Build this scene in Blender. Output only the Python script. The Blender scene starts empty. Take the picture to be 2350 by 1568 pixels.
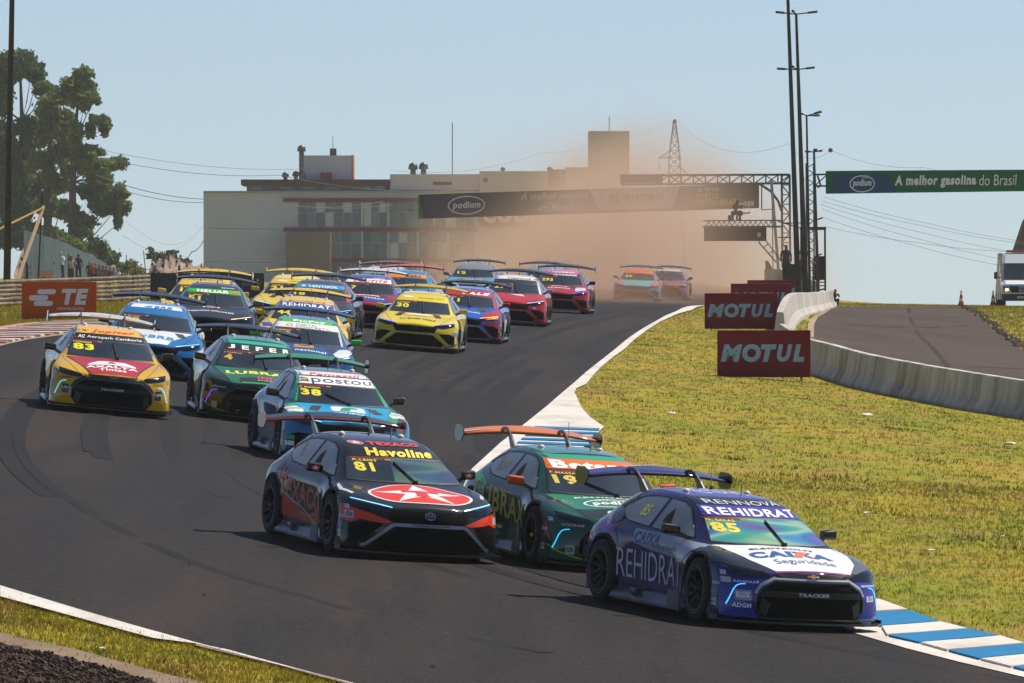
import bpy, bmesh, math, random
import numpy as np
from mathutils import Vector, Matrix, Euler, Quaternion
from mathutils.bvhtree import BVHTree
from mathutils.geometry import tessellate_polygon

sc = bpy.context.scene
COL = sc.collection
rnd = random.Random(7)
R = math.radians

# ------------------------------------------------------------------ camera
FD = 300 / 36 * 2350           # focal length in units of a 2350 px wide picture
HZ = 700.2                     # height of the horizon in that picture
TH = math.atan((784 - HZ) / FD)
ZC = 6.0
cd = bpy.data.cameras.new('camera'); cam = bpy.data.objects.new('camera', cd); COL.objects.link(cam)
cd.lens = 300; cd.sensor_width = 36; cd.clip_start = 5; cd.clip_end = 20000
cam.location = (0, 0, ZC); cam.rotation_euler = (R(90) - TH, 0, 0)
sc.camera = cam
# ------------------------------------------------------------------ light
SUN = Vector((.73, .50, 1.30)).normalized()
w = bpy.data.worlds.new('World'); sc.world = w; w.use_nodes = True
nt = w.node_tree; bg = nt.nodes['Background']
sky = nt.nodes.new('ShaderNodeTexSky'); sky.sky_type = 'NISHITA'; sky.sun_disc = False
sky.sun_elevation = math.asin(SUN.z); sky.sun_rotation = math.atan2(SUN.x, SUN.y)
sky.air_density = 1.0; sky.dust_density = .16; sky.ozone_density = 10.0; sky.altitude = 2900
hs = nt.nodes.new('ShaderNodeHueSaturation'); hs.inputs['Saturation'].default_value = .76; nt.links.new(sky.outputs[0], hs.inputs['Color']); nt.links.new(hs.outputs[0], bg.inputs[0]); bg.inputs[1].default_value = .087
sl = bpy.data.lights.new('sun', 'SUN'); sun = bpy.data.objects.new('sun', sl); COL.objects.link(sun)
sl.energy = 5.0; sl.angle = R(.53); sl.color = (1, .92, .80)
sun.rotation_euler = SUN.to_track_quat('Z', 'Y').to_euler()
vs = sc.view_settings
vs.view_transform = 'Standard'; vs.look = 'None'; vs.gamma = 1; vs.use_curve_mapping = False; vs.exposure = 0.22
sc.cycles.max_bounces = 6; sc.cycles.volume_bounces = 1; sc.cycles.transparent_max_bounces = 8
sc.cycles.use_denoising = True

# ------------------------------------------------------------------ materials
MC = {}
def lin(h):
    h = h.lstrip('#'); v = [int(h[i:i+2], 16) / 255 for i in (0, 2, 4)]
    return tuple(c / 12.92 if c <= .04045 else ((c + .055) / 1.055) ** 2.4 for c in v) + (1,)
def mat(key, h=None, rough=.5, metal=0, coat=0, emit=0, noise=None, bump=0, nscale=20, spec=.5):
    """noise: (second colour, scale, contrast) mixed in by object-space noise"""
    k = (key, h, rough, metal, coat, emit, noise, bump, nscale, spec)
    if k in MC: return MC[k]
    m = bpy.data.materials.new(key); m.use_nodes = True; n = m.node_tree; b = n.nodes['Principled BSDF']
    c = lin(h); b.inputs['Base Color'].default_value = c
    b.inputs['Roughness'].default_value = rough; b.inputs['Metallic'].default_value = metal
    b.inputs['Coat Weight'].default_value = coat; b.inputs['Coat Roughness'].default_value = .04
    b.inputs['Specular IOR Level'].default_value = spec
    if emit:
        b.inputs['Emission Color'].default_value = c; b.inputs['Emission Strength'].default_value = emit
    if noise or bump:
        tc = n.nodes.new('ShaderNodeTexCoord')
    if noise:
        nz = n.nodes.new('ShaderNodeTexNoise'); nz.inputs['Scale'].default_value = noise[1]; nz.inputs['Detail'].default_value = 5
        n.links.new(tc.outputs['Object'], nz.inputs['Vector'])
        mr = n.nodes.new('ShaderNodeMapRange'); mr.inputs['From Min'].default_value = .5 - noise[2]; mr.inputs['From Max'].default_value = .5 + noise[2]
        n.links.new(nz.outputs['Fac'], mr.inputs['Value'])
        mx = n.nodes.new('ShaderNodeMix'); mx.data_type = 'RGBA'
        mx.inputs['A'].default_value = c; mx.inputs['B'].default_value = lin(noise[0])
        n.links.new(mr.outputs[0], mx.inputs['Factor']); n.links.new(mx.outputs['Result'], b.inputs['Base Color'])
    if bump:
        nz = n.nodes.new('ShaderNodeTexNoise'); nz.inputs['Scale'].default_value = nscale; nz.inputs['Detail'].default_value = 6
        n.links.new(tc.outputs['Object'], nz.inputs['Vector'])
        bp = n.nodes.new('ShaderNodeBump'); bp.inputs['Strength'].default_value = bump; bp.inputs['Distance'].default_value = .02
        n.links.new(nz.outputs['Fac'], bp.inputs['Height']); n.links.new(bp.outputs[0], b.inputs['Normal'])
    MC[k] = m; return m
def paint(h, h2=None, sc_=1.3, k=.04): return mat('car_paint', h, .5, .0, 1.0, spec=.08, noise=(h2, sc_, k) if h2 else None)
def vinyl(h): return mat('vinyl', h, .5, 0, .85, spec=.08)
def dull(h, n=None): return mat('dull', h, .75, noise=n)
CARBON = mat('carbon_fibre', '101214', .4, 0, .4, noise=('24272b', 60, .1))
RUBBER = mat('tyre_rubber', '17171a', .85, noise=('2b2826', 9, .2))
RIMM = mat('rim_metal', '1b1c1f', .35, .7)
GLASSM = mat('tinted_glass', '222a31', .14, 0, .6, noise=('37414b', 2.2, .25))
def sheen_paint(strength, base):  # rainbow sheen of the glass, painted into the base colour
    m = mat('painted_iridescence', base, .16, 0, .8).copy(); n = m.node_tree; b = n.nodes['Principled BSDF']
    tc = n.nodes.new('ShaderNodeTexCoord'); mp = n.nodes.new('ShaderNodeMapping'); mp.inputs['Scale'].default_value = (.9, 1, 3.0); mp.inputs['Rotation'].default_value = (0, R(25), 0)
    nz = n.nodes.new('ShaderNodeTexNoise'); nz.inputs['Scale'].default_value = 1.3; nz.inputs['Detail'].default_value = 1; nz.inputs['Distortion'].default_value = .3
    n.links.new(tc.outputs['Object'], mp.inputs[0]); n.links.new(mp.outputs[0], nz.inputs['Vector']); cr = n.nodes.new('ShaderNodeValToRGB'); e = cr.color_ramp.elements
    cols = ('8a5aa8', '3f9ac0', '4fb89a', 'b9d8b0', '58b0d8', '3f7ac0', '9a6ab8', 'd0c8e0'); e[0].position = .30; e[0].color = lin(cols[0]); e[1].position = .72; e[1].color = lin(cols[-1])
    for i, c in enumerate(cols[1:-1]): q = e.new(.36 + .06 * i); q.color = lin(c)
    n.links.new(nz.outputs['Fac'], cr.inputs[0]); mx = n.nodes.new('ShaderNodeMix'); mx.data_type = 'RGBA'; mx.inputs['Factor'].default_value = strength; mx.inputs['A'].default_value = lin(base)
    n.links.new(cr.outputs[0], mx.inputs['B']); n.links.new(mx.outputs['Result'], b.inputs['Base Color']); return m
LENS = mat('lamp_lens', '14171b', .08, .2, 1)
MESHM = mat('grille_mesh', '07080a', .8, spec=.12)
CONC = mat('concrete', 'a3a09a', .85, noise=('77746f', 1.6, .25), bump=.5, nscale=14)
STEEL = mat('galvanised_steel', '6f7274', .45, .7, noise=('4b4a48', 3, .2))
DARKST = mat('dark_steel', '2a2c2e', .6, .4, noise=('45413c', 2, .2))
WOOD = mat('pole_timber', '3c352d', .9, noise=('241f1b', 4, .2), bump=.6, nscale=9)

# ------------------------------------------------------------------ object helpers
def tag(o, label=None, cat=None, group=None, kind=None):
    if label: o['label'] = label
    if cat: o['category'] = cat
    if group: o['group'] = group
    if kind: o['kind'] = kind
    return o
def new_obj(name, me, m=None, parent=None, smooth=False):
    o = bpy.data.objects.new(name, me); COL.objects.link(o)
    if m is not None and not me.materials:
        for x in (m if isinstance(m, (list, tuple)) else [m]): me.materials.append(x)
    if parent is not None: o.parent = parent
    if smooth: me.polygons.foreach_set('use_smooth', [True] * len(me.polygons))
    return o
def empty(name, loc=(0, 0, 0), rz=0, parent=None):
    o = bpy.data.objects.new(name, None); COL.objects.link(o); o.location = loc; o.rotation_euler = (0, 0, rz)
    o.empty_display_size = .2
    if parent: o.parent = parent
    return o
def obj(name, bm, m, parent=None, smooth=False):
    me = bpy.data.meshes.new(name); bm.to_mesh(me); bm.free()
    return new_obj(name, me, m, parent, smooth)
def box(bm, c, s, rot=None, mi=0, bev=0):
    r = bmesh.ops.create_cube(bm, size=1); vs_ = r['verts']
    bmesh.ops.scale(bm, vec=s, verts=vs_)
    if rot is not None: bmesh.ops.rotate(bm, cent=(0, 0, 0), matrix=rot, verts=vs_)
    bmesh.ops.translate(bm, vec=c, verts=vs_)
    fs = {f for v in vs_ for f in v.link_faces}
    for f in fs: f.material_index = mi
    if bev:
        bmesh.ops.bevel(bm, geom=list({e for v in vs_ for e in v.link_edges}), offset=bev, segments=2, affect='EDGES', profile=.6)
    return vs_
def bar(bm, a, b, t, t2=None, mi=0):
    """square bar from a to b"""
    a = Vector(a); b = Vector(b); d = b - a; L = d.length
    if L < 1e-6: return
    q = d.to_track_quat('Z', 'Y').to_matrix().to_4x4()
    r = bmesh.ops.create_cube(bm, size=1, matrix=Matrix.Translation((a + b) / 2) @ q @ Matrix.Diagonal((t, t2 or t, L, 1)))
    for v in r['verts']:
        for f in v.link_faces: f.material_index = mi
def tube(bm, pts, r, n=8, r2=None, mi=0, cap=True):
    pts = [Vector(p) for p in pts]; rings = []
    N = len(pts)
    for i, p in enumerate(pts):
        d = (pts[min(i + 1, N - 1)] - pts[max(i - 1, 0)]).normalized()
        up = Vector((0, 0, 1)) if abs(d.z) < .95 else Vector((1, 0, 0))
        a = d.cross(up).normalized(); b = d.cross(a)
        rr = r if r2 is None else r + (r2 - r) * i / (N - 1)
        rings.append([bm.verts.new(p + (a * math.cos(t) + b * math.sin(t)) * rr) for t in [2 * math.pi * k / n for k in range(n)]])
    for i in range(N - 1):
        for k in range(n):
            f = bm.faces.new((rings[i][k], rings[i][(k + 1) % n], rings[i + 1][(k + 1) % n], rings[i + 1][k])); f.material_index = mi; f.smooth = True
    if cap:
        for rg in (rings[0], rings[-1]):
            f = bm.faces.new(rg); f.material_index = mi
def lathe(bm, prof, n=24, axis='x', c=(0, 0, 0), mi=0, smooth=True):
    """prof: (offset along the axis, radius)"""
    rings = []
    for (a, r) in prof:
        rg = []
        for k in range(n):
            t = 2 * math.pi * k / n; u, v = r * math.cos(t), r * math.sin(t)
            p = (a, u, v) if axis == 'x' else (u, v, a) if axis == 'z' else (u, a, v)
            rg.append(bm.verts.new(Vector(p) + Vector(c)))
        rings.append(rg)
    for i in range(len(rings) - 1):
        for k in range(n):
            f = bm.faces.new((rings[i][k], rings[i][(k + 1) % n], rings[i + 1][(k + 1) % n], rings[i + 1][k])); f.material_index = mi; f.smooth = smooth
    return rings

# flat artwork: polygons and lettering in (u, v)
def poly_bm(loops, holes=False):
    """loops: list of outlines; with holes=True the later ones are cut out of the first"""
    bm = bmesh.new()
    if holes:
        tri = tessellate_polygon([[Vector((u, v, 0)) for u, v in l] for l in loops]); vs_ = [bm.verts.new((u, v, 0)) for l in loops for u, v in l]
        for t in tri:
            try: bm.faces.new([vs_[i] for i in t])
            except ValueError: pass
    else:
        for l in loops:
            tri = tessellate_polygon([[Vector((u, v, 0)) for u, v in l]]); vs_ = [bm.verts.new((u, v, 0)) for u, v in l]
            for t in tri:
                try: bm.faces.new([vs_[i] for i in t])
                except ValueError: pass
    return bm
TXT = {}
def text_bm(s, bx_, bold=0, shear=0, fit=True, serif=0):
    """lettering fitted into the box (u0, v0, u1, v1)"""
    key = (s, bold, shear)
    if key not in TXT:
        cu = bpy.data.curves.new('t', 'FONT'); cu.body = s; cu.offset = bold; cu.resolution_u = 3; cu.fill_mode = 'FRONT'
        cu.space_character = 1 + bold * 3
        o = bpy.data.objects.new('t', cu); me = o.to_mesh()
        v = np.array([(p.co.x, p.co.y) for p in me.vertices]); f = [tuple(p.vertices) for p in me.polygons]
        o.to_mesh_clear(); bpy.data.objects.remove(o); bpy.data.curves.remove(cu)
        v[:, 0] += v[:, 1] * shear
        v -= v.min(0); v /= v.max(0); TXT[key] = (v, f)
    v, f = TXT[key]; u0, v0, u1, v1 = bx_
    bm = bmesh.new(); vs_ = [bm.verts.new((u0 + a * (u1 - u0), v0 + b * (v1 - v0), 0)) for a, b in v]
    for t in f:
        try: bm.faces.new([vs_[i] for i in t])
        except ValueError: pass
    return bm
def ell(cu, cv, ru, rv, n=28, a0=0, a1=360):
    return [(cu + ru * math.cos(R(a0 + (a1 - a0) * k / n)), cv + rv * math.sin(R(a0 + (a1 - a0) * k / n))) for k in range(n if a1 - a0 == 360 else n + 1)]
def rrect(u0, v0, u1, v1, r):
    o = []
    for cx, cy, a in ((u1 - r, v1 - r, 0), (u0 + r, v1 - r, 90), (u0 + r, v0 + r, 180), (u1 - r, v0 + r, 270)):
        o += ell(cx, cy, r, r, 4, a, a + 90)
    return o
def star(cu, cv, ru, rv, ri=.4, rot=90, n=5):
    return [(cu + ru * (1 if k % 2 == 0 else ri) * math.cos(R(rot + k * 180 / n)), cv + rv * (1 if k % 2 == 0 else ri) * math.sin(R(rot + k * 180 / n))) for k in range(2 * n)]
def strip(pts, wd):
    """an even band along a polyline, as quads"""
    L = []; n = len(pts)
    nr = []
    for i in range(n):
        a = Vector(pts[max(i - 1, 0)]); b = Vector(pts[min(i + 1, n - 1)]); d = (b - a).normalized(); nr.append(Vector((-d.y, d.x)))
    for i in range(n - 1):
        p, q = Vector(pts[i]), Vector(pts[i + 1]); h = wd / 2
        L.append([tuple(p - nr[i] * h), tuple(q - nr[i + 1] * h), tuple(q + nr[i + 1] * h), tuple(p + nr[i] * h)])
    return L
def gridcut(bm, du, dv=None):
    dv = dv or du
    for ax, st in ((0, du), (1, dv)):
        if not bm.verts: return
        lo = min(v.co[ax] for v in bm.verts); hi = max(v.co[ax] for v in bm.verts)
        k = math.ceil(lo / st + 1e-6)
        while k * st < hi - 1e-6:
            p = [0, 0, 0]; p[ax] = k * st; nn = [0, 0, 0]; nn[ax] = 1
            bmesh.ops.bisect_plane(bm, geom=bm.verts[:] + bm.edges[:] + bm.faces[:], dist=1e-6, plane_co=p, plane_no=nn)
            k += 1

# ------------------------------------------------------------------ the lie of the land
CARPOS = {'85': (2.40, 97.29, 23.5), '81': (-1.73, 105.54, 17.6), '83': (-6.87, 142.79, 6.4), '19': (.74, 105.81, 17.5), '38': (-2.90, 132.03, 10.6),
 '4': (-4.51, 146.06, 6.5), '00': (-4.11, 166.37, 1.1), '73': (-6.94, 163.81, 1.6), '51': (-6.77, 191.7, .9), '1': (-7.34, 203.03, -3.4), '30': (-2.18, 202.87, -3.5),
 '11': (-1.16, 218.14, -3.9), '29': (.05, 240.91, -3.0), '293': (1.56, 272.36, -3.8), '12': (-1.32, 299.6, -3.7), '27': (5.36, 362.5, -3.0), 'last': (7.05, 385, -3.4),
 'vent': (-4.74, 209.04, -3.0), '21': (-5.54, 216.47, -2.4), 'reh': (-4.55, 185.16, -.1), 'loc': (-3.83, 225.74, -1.8), 'ora': (-3.01, 240.5, -3.5), 'whi': (-3.75, 250.6, -3.4), 'bh': (1.18, 301.2, 1.3)}
CZ = {'85': 2.47, '81': 3.01, '83': 4.25, '19': 2.80, '38': 3.59, '4': 4.04, '00': 4.36, '73': 4.65, '51': 5.09, '1': 5.30, '30': 4.93, '11': 5.05, '29': 5.46, '293': 5.73,
 '12': 6.08, '27': 6.14, 'last': 6.22, 'vent': 5.23, '21': 5.35, 'reh': 4.74, 'loc': 5.42, 'ora': 5.57, 'whi': 5.75, 'bh': 5.97}
CSL = {'85': (3.1, 3.6), '81': (3.1, 4.1), '83': (2.1, 4.2), '19': (2.7, 4.3), '38': (2.5, 3.8), '4': (2.4, 4.6), '00': (1.4, 4.8), '73': (1.9, 4.8), '51': (.9, 4.), '30': (.8, 4.4), '11': (.6, 4.6), '29': (.4, 4.1)}
ctrl = []
for k_, (x_, y_, yaw_) in CARPOS.items():
    z_ = CZ[k_] + .015
    p_, r_ = CSL.get(k_, (0, 0))
    if k_ in CSL:
        c_, s_ = math.cos(R(yaw_)), math.sin(R(yaw_))
        for dx, dy in ((-1.6, 0), (1.6, 0), (0, -2.5), (0, 2.5)):
            ctrl.append((x_ + c_ * dx - s_ * dy, y_ + s_ * dx + c_ * dy, z_ - math.tan(R(r_)) * dx + math.tan(R(p_)) * dy, 1))
    ctrl.append((x_, y_, z_, 1))
def cpx(u, v, d):
    ctrl.append(((u - 1175) / FD * d, d, ZC - (v - HZ) / FD * d, 1))
for a in ((2350, 958, 178), (2100, 915, 190), (1900, 872, 203), (1790, 800, 235), (1700, 757, 257), (1616, 757, 257), (1930, 703, 400), (2200, 703, 400), (2350, 704, 400), (2350, 800, 290), (2100, 767, 300),
          (1897, 703, 400), (1620, 706, 300), (1600, 692, 380), (1640, 668, 440), (1700, 675, 440), (1850, 700, 400), (0, 788, 186), (140, 748, 212), (50, 735, 250), (222, 733, 250), (0, 704, 318), (250, 695, 322), (360, 684, 345),
          (-300, 795, 190), (-300, 705, 318), (2700, 704, 400), (2700, 900, 230), (0, 1360, 92), (440, 1480, 89.5), (800, 1570, 86.5), (0, 1460, 88), (0, 1568, 84.5), (2350, 1565, 90.5), (2350, 1490, 94), (2350, 1250, 115), (1500, 640, 520), (1100, 655, 480), (700, 650, 470)):
    cpx(*a)
for a in ((-22, 474, 7.3), (-30, 400, 7.0), (-34, 750, 7.3), (-50, 500, 7.5), (5, 600, 6.8), (25, 600, 4), (45, 600, 2.5), (0, 850, 5), (-60, 850, 6), (60, 850, 0), (30, 480, 5.0), (50, 400, 5.8), (-50, 320, 6.3), (-30, 100, 4.6), (-20, 60, 2.9), (0, 60, 1.2), (25, 60, -.2), (30, 150, 2.2), (45, 250, 4.2)):
    ctrl.append(a + (1,))
CT = np.array(ctrl); SY = 9.0
def _phi(r2): return np.where(r2 > 1e-12, r2 * np.log(np.maximum(r2, 1e-12)), 0) * .5
_P = np.c_[CT[:, 0], CT[:, 1] / SY]; _n = len(_P)
_K = _phi(((_P[:, None] - _P[None]) ** 2).sum(-1)) + np.eye(_n) * 6.0
_Q = np.c_[np.ones(_n), _P]
_A = np.block([[_K, _Q], [_Q.T, np.zeros((3, 3))]])
_W = np.linalg.solve(_A, np.r_[CT[:, 2], 0, 0, 0])
def Gv(X, Y):
    X = np.asarray(X, float); Y = np.asarray(Y, float); sh = X.shape
    Xc = np.clip(X.ravel(), -60, 60); Yc = np.clip(Y.ravel(), 55, 850)
    q = np.c_[Xc, Yc / SY]
    z = _phi(((q[:, None] - _P[None]) ** 2).sum(-1)) @ _W[:_n] + _W[_n] + q @ _W[_n + 1:]
    z = z - np.maximum(Y.ravel() - 850, 0) * .02
    return z.reshape(sh)
def G(x, y): return float(Gv([x], [y])[0])
def nrm(x, y, h=.8):
    dx = (G(x + h, y) - G(x - h, y)) / (2 * h); dy = (G(x, y + h) - G(x, y - h)) / (2 * h)
    return Vector((-dx, -dy, 1)).normalized(), dx, dy
def ray(u, v, d):
    """the point d metres ahead seen at (u, v)"""
    return Vector(((u - 1175) / FD * d, d, ZC - (v - HZ) / FD * d))
_D = np.geomspace(70, 1200, 1500)
def px(u, v):
    """the point of the ground at (u, v)"""
    X = (u - 1175) / FD * _D; Z = ZC - (v - HZ) / FD * _D; g = Gv(X, _D) - Z
    i = np.argmax(g > 0)
    if g[i] <= 0: i = np.argmax(g)
    if i == 0: return (X[0], _D[0])
    t = g[i] / (g[i] - g[i - 1]) if g[i] != g[i - 1] else 0
    d = _D[i] * (1 - t) + _D[i - 1] * t
    return ((u - 1175) / FD * d, d)
# ------------------------------------------------------------------ the racing car: body shell
U = [  # upper surface, front to rear: six columns from the shoulder to the centre line (x, y, z)
 [(.955,-1.88,.655),(.84,-2.08,.655),(.52,-2.215,.635),(.35,-2.26,.64),(.18,-2.29,.65),(0,-2.30,.655)],
 [(.985,-1.74,.70),(.86,-1.82,.765),(.60,-1.90,.745),(.40,-1.93,.735),(.2,-1.95,.755),(0,-1.95,.76)],
 [(1.005,-1.38,.745),(.90,-1.40,.82),(.68,-1.42,.82),(.46,-1.50,.805),(.22,-1.55,.83),(0,-1.57,.835)],
 [(.975,-1.00,.765),(.87,-1.06,.84),(.738,-1.133,.876),(.5,-1.24,.874),(.25,-1.30,.876),(0,-1.32,.877)],
 [(.905,-.62,.79),(.815,-.64,.90),(.622,-.655,1.143),(.42,-.75,1.150),(.21,-.79,1.156),(0,-.80,1.158)],
 [(.905,-.32,.79),(.835,-.33,.905),(.575,-.38,1.262),(.4,-.45,1.276),(.2,-.49,1.284),(0,-.50,1.286)],
 [(.905,0,.80),(.845,0,.912),(.556,-.02,1.318),(.4,-.08,1.338),(.2,-.10,1.350),(0,-.11,1.353)],
 [(.91,.5,.81),(.845,.5,.93),(.548,.5,1.338),(.4,.5,1.364),(.2,.5,1.377),(0,.5,1.380)],
 [(.93,1.0,.84),(.825,1.0,.965),(.535,1.0,1.322),(.39,1.0,1.352),(.2,1.0,1.366),(0,1.0,1.369)],
 [(.965,1.4,.85),(.79,1.45,.99),(.515,1.45,1.275),(.37,1.45,1.308),(.2,1.46,1.322),(0,1.46,1.326)],
 [(.935,1.72,.84),(.74,1.75,.965),(.5,1.75,1.17),(.36,1.78,1.20),(.2,1.79,1.21),(0,1.8,1.213)],
 [(.865,1.95,.80),(.70,2.02,.91),(.52,2.07,.98),(.36,2.11,.99),(.2,2.13,.99),(0,2.14,.99)],
 [(.77,2.07,.75),(.67,2.14,.79),(.55,2.2,.80),(.36,2.23,.80),(.2,2.245,.8),(0,2.25,.8)]]
SIDE_X = [(.975,.985,.995,.998),(.99,.998,1.0,1.0),(1.012,1.015,1.012,1.005),(.985,.985,.985,.985),(.90,.895,.895,.90),(.905,.895,.89,.895),(.905,.895,.89,.895),
          (.91,.90,.89,.895),(.945,.935,.925,.92),(.985,.99,.985,.975),(.95,.955,.95,.945),(.875,.88,.875,.87),(.785,.79,.785,.78)]
SZ = (.54, .40, .25, .12)
def side_pt(i, k):
    ux, uy, uz = U[i][0]; z = SZ[k] if i else (.52, .39, .24, .12)[k]
    dy = (-.03, -.05, -.06, -.07)[k] if i == 0 else 0
    return (SIDE_X[i][k], uy + dy, z)
FASC = [  # nose, by level: columns 1..5
 [(.85,-2.12,.52),(.58,-2.285,.515),(.39,-2.335,.515),(.2,-2.36,.515),(0,-2.365,.515)],
 [(.89,-2.13,.39),(.61,-2.30,.39),(.40,-2.35,.39),(.2,-2.372,.39),(0,-2.378,.39)],
 [(.91,-2.13,.24),(.63,-2.29,.24),(.42,-2.34,.24),(.2,-2.365,.24),(0,-2.37,.24)],
 [(.91,-2.11,.12),(.63,-2.27,.12),(.42,-2.32,.12),(.2,-2.34,.12),(0,-2.345,.12)]]
REAR = [[(.67,2.19,.6),(.55,2.26,.6),(.36,2.29,.6),(.2,2.3,.6),(0,2.3,.6)],[(.67,2.19,.4),(.55,2.26,.4),(.36,2.29,.4),(.2,2.3,.4),(0,2.3,.4)],
        [(.67,2.16,.26),(.55,2.22,.26),(.36,2.25,.26),(.2,2.26,.26),(0,2.26,.26)],[(.67,2.11,.2),(.55,2.18,.2),(.36,2.2,.2),(.2,2.21,.2),(0,2.21,.2)]]
AXF, AXR, ARCH = -1.36, 1.336, .405
def build_shell():
    bm = bmesh.new(); V = {}
    def v(key, p, s):
        if abs(p[0]) < 1e-6: key = key[:1] + (0,) + key[1:]
        else: key = key[:1] + (s,) + key[1:]
        if key not in V: V[key] = bm.verts.new((p[0] * s, p[1], p[2]))
        return V[key]
    n = len(U); cr = bm.edges.layers.float.get('crease_edge') or bm.edges.layers.float.new('crease_edge')
    for s in (-1, 1):
        def q(a, b, c, d):
            try: bm.faces.new((a, b, c, d) if s > 0 else (d, c, b, a))
            except ValueError: pass
        up = lambda i, j: v(('u', i, j), U[i][j], s)
        sd = lambda i, k: up(i, 0) if k < 0 else v(('s', i, k), side_pt(i, k), s)
        fa = lambda k, j: up(0, j) if k < 0 else (sd(0, k) if j == 0 else v(('f', k, j), FASC[k][j - 1], s))
        re = lambda k, j: up(n - 1, j) if k < 0 else (sd(n - 1, k) if j == 0 else v(('r', k, j), REAR[k][j - 1], s))
        for i in range(n - 1):
            for j in range(5): q(up(i, j), up(i + 1, j), up(i + 1, j + 1), up(i, j + 1))
            for k in range(-1, 3): q(sd(i, k + 1), sd(i + 1, k + 1), sd(i + 1, k), sd(i, k))
        for k in range(-1, 3):
            for j in range(5):
                q(fa(k + 1, j), fa(k, j), fa(k, j + 1), fa(k + 1, j + 1))
                q(re(k, j), re(k + 1, j), re(k + 1, j + 1), re(k, j + 1))
        def crease(a, b, c):
            e = bm.edges.get((a, b))
            if e: e[cr] = c
        for j in range(1, 5): crease(up(0, j), up(0, j + 1), .75); crease(up(12, j), up(12, j + 1), .6); crease(up(11, j), up(11, j + 1), .5); crease(up(3, j), up(3, j + 1), .6)
        for i in range(4, 9): crease(up(i, 0), up(i + 1, 0), .45); crease(up(i, 1), up(i + 1, 1), .5)
        for i in range(3, 9): crease(up(i, 2), up(i + 1, 2), .35)
        crease(sd(0, -1), sd(0, 0), .3); crease(up(0, 0), up(0, 1), .6)
        for i in range(12): crease(sd(i, 2), sd(i + 1, 2), 0)
    bmesh.ops.recalc_face_normals(bm, faces=bm.faces)
    me = bpy.data.meshes.new('body'); bm.to_mesh(me); bm.free()
    o = bpy.data.objects.new('body', me); COL.objects.link(o)
    md = o.modifiers.new('s', 'SUBSURF'); md.levels = 3; md.render_levels = 3
    dg = bpy.context.evaluated_depsgraph_get(); me2 = bpy.data.meshes.new_from_object(o.evaluated_get(dg), depsgraph=dg)
    bpy.data.objects.remove(o); bpy.data.meshes.remove(me)
    full = bmesh.new(); full.from_mesh(me2); full.normal_update()
    if full.faces[:][0].normal.length and sum(f.normal.z * f.calc_area() for f in full.faces if f.calc_center_median().z > 1.2) < 0:
        bmesh.ops.reverse_faces(full, faces=full.faces[:])
    bvh = BVHTree.FromBMesh(full)
    # wheel arches
    dead = []
    for f in full.faces:
        c = f.calc_center_median()
        if abs(c.x) < .6: continue
        for ay in (AXF, AXR):
            if math.hypot(c.y - ay, c.z - .36) < ARCH: dead.append(f); break
    bmesh.ops.delete(full, geom=dead, context='FACES')
    full.verts.ensure_lookup_table()
    lips = []
    for vv in full.verts:
        if vv.is_boundary and abs(vv.co.x) > .6 and vv.co.z > .14:
            for ay in (AXF, AXR):
                d = math.hypot(vv.co.y - ay, vv.co.z - .36)
                if abs(d - ARCH) < .07:
                    k = ARCH / d; vv.co.y = ay + (vv.co.y - ay) * k; vv.co.z = .36 + (vv.co.z - .36) * k
    be = [e for e in full.edges if e.is_boundary and all(abs(x.co.x) > .6 for x in e.verts)]
    r = bmesh.ops.extrude_edge_only(full, edges=be); ev = [g for g in r['geom'] if isinstance(g, bmesh.types.BMVert)]
    for vv in ev: vv.co.x -= math.copysign(.12, vv.co.x)
    for f in full.faces: f.smooth = True
    m = bpy.data.meshes.new('body'); full.to_mesh(m); full.free()
    m.materials.append(None)
    return m, bvh
SHELL, BVH = build_shell()
DIRS = {'top': Vector((0, 0, -1)), 'front': Vector((0, 1, 0)), 'left': Vector((1, 0, 0)), 'right': Vector((-1, 0, 0)), 'rear': Vector((0, -1, 0))}
def lay(bm, mode, off, cut=.05):
    """lay flat artwork onto the body shell"""
    gridcut(bm, cut)
    d = DIRS[mode]; dead = []
    for v in bm.verts:
        a, b = v.co.x, v.co.y
        o = {'top': (a, b, 3), 'front': (a, -5, b), 'left': (-3, -a, b), 'right': (3, a, b), 'rear': (a, 5, b)}[mode]
        h = BVH.ray_cast(Vector(o), d)
        kk = 1.0
        while h[0] is None and kk > .5:
            kk -= .015; h = BVH.ray_cast({'top': Vector((a * kk, b * kk, 3)), 'front': Vector((a * kk, -5, b - (1 - kk) * .4)), 'left': Vector((-3, -a * kk, b * kk)), 'right': Vector((3, a * kk, b * kk)), 'rear': Vector((a * kk, 5, b * kk))}[mode], d)
        if h[0] is None: h = BVH.find_nearest(Vector(o) + d * 1.9)
        nn = h[1] if h[1].dot(d) < 0 else -h[1]
        v.co = h[0] + nn * off
    bmesh.ops.recalc_face_normals(bm, faces=bm.faces)
    # face outwards
    bm.normal_update()
    sm = sum(f.normal.dot(d) * f.calc_area() for f in bm.faces)
    if sm > 0: bmesh.ops.reverse_faces(bm, faces=bm.faces[:])
    for f in bm.faces: f.smooth = True
ART = {}
def art(name, key, maker, mode, off, m, parent):
    """shared mesh data for alike pieces"""
    k = (name, key, mode, off, m.name)
    if key is None or k not in ART:
        bm = maker(); lay(bm, mode, off)
        me = bpy.data.meshes.new(name); bm.to_mesh(me); bm.free(); me.materials.append(m)
        if key is None: return new_obj(name, me, None, parent)
        ART[k] = me
    return new_obj(name, ART[k], None, parent)

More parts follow.
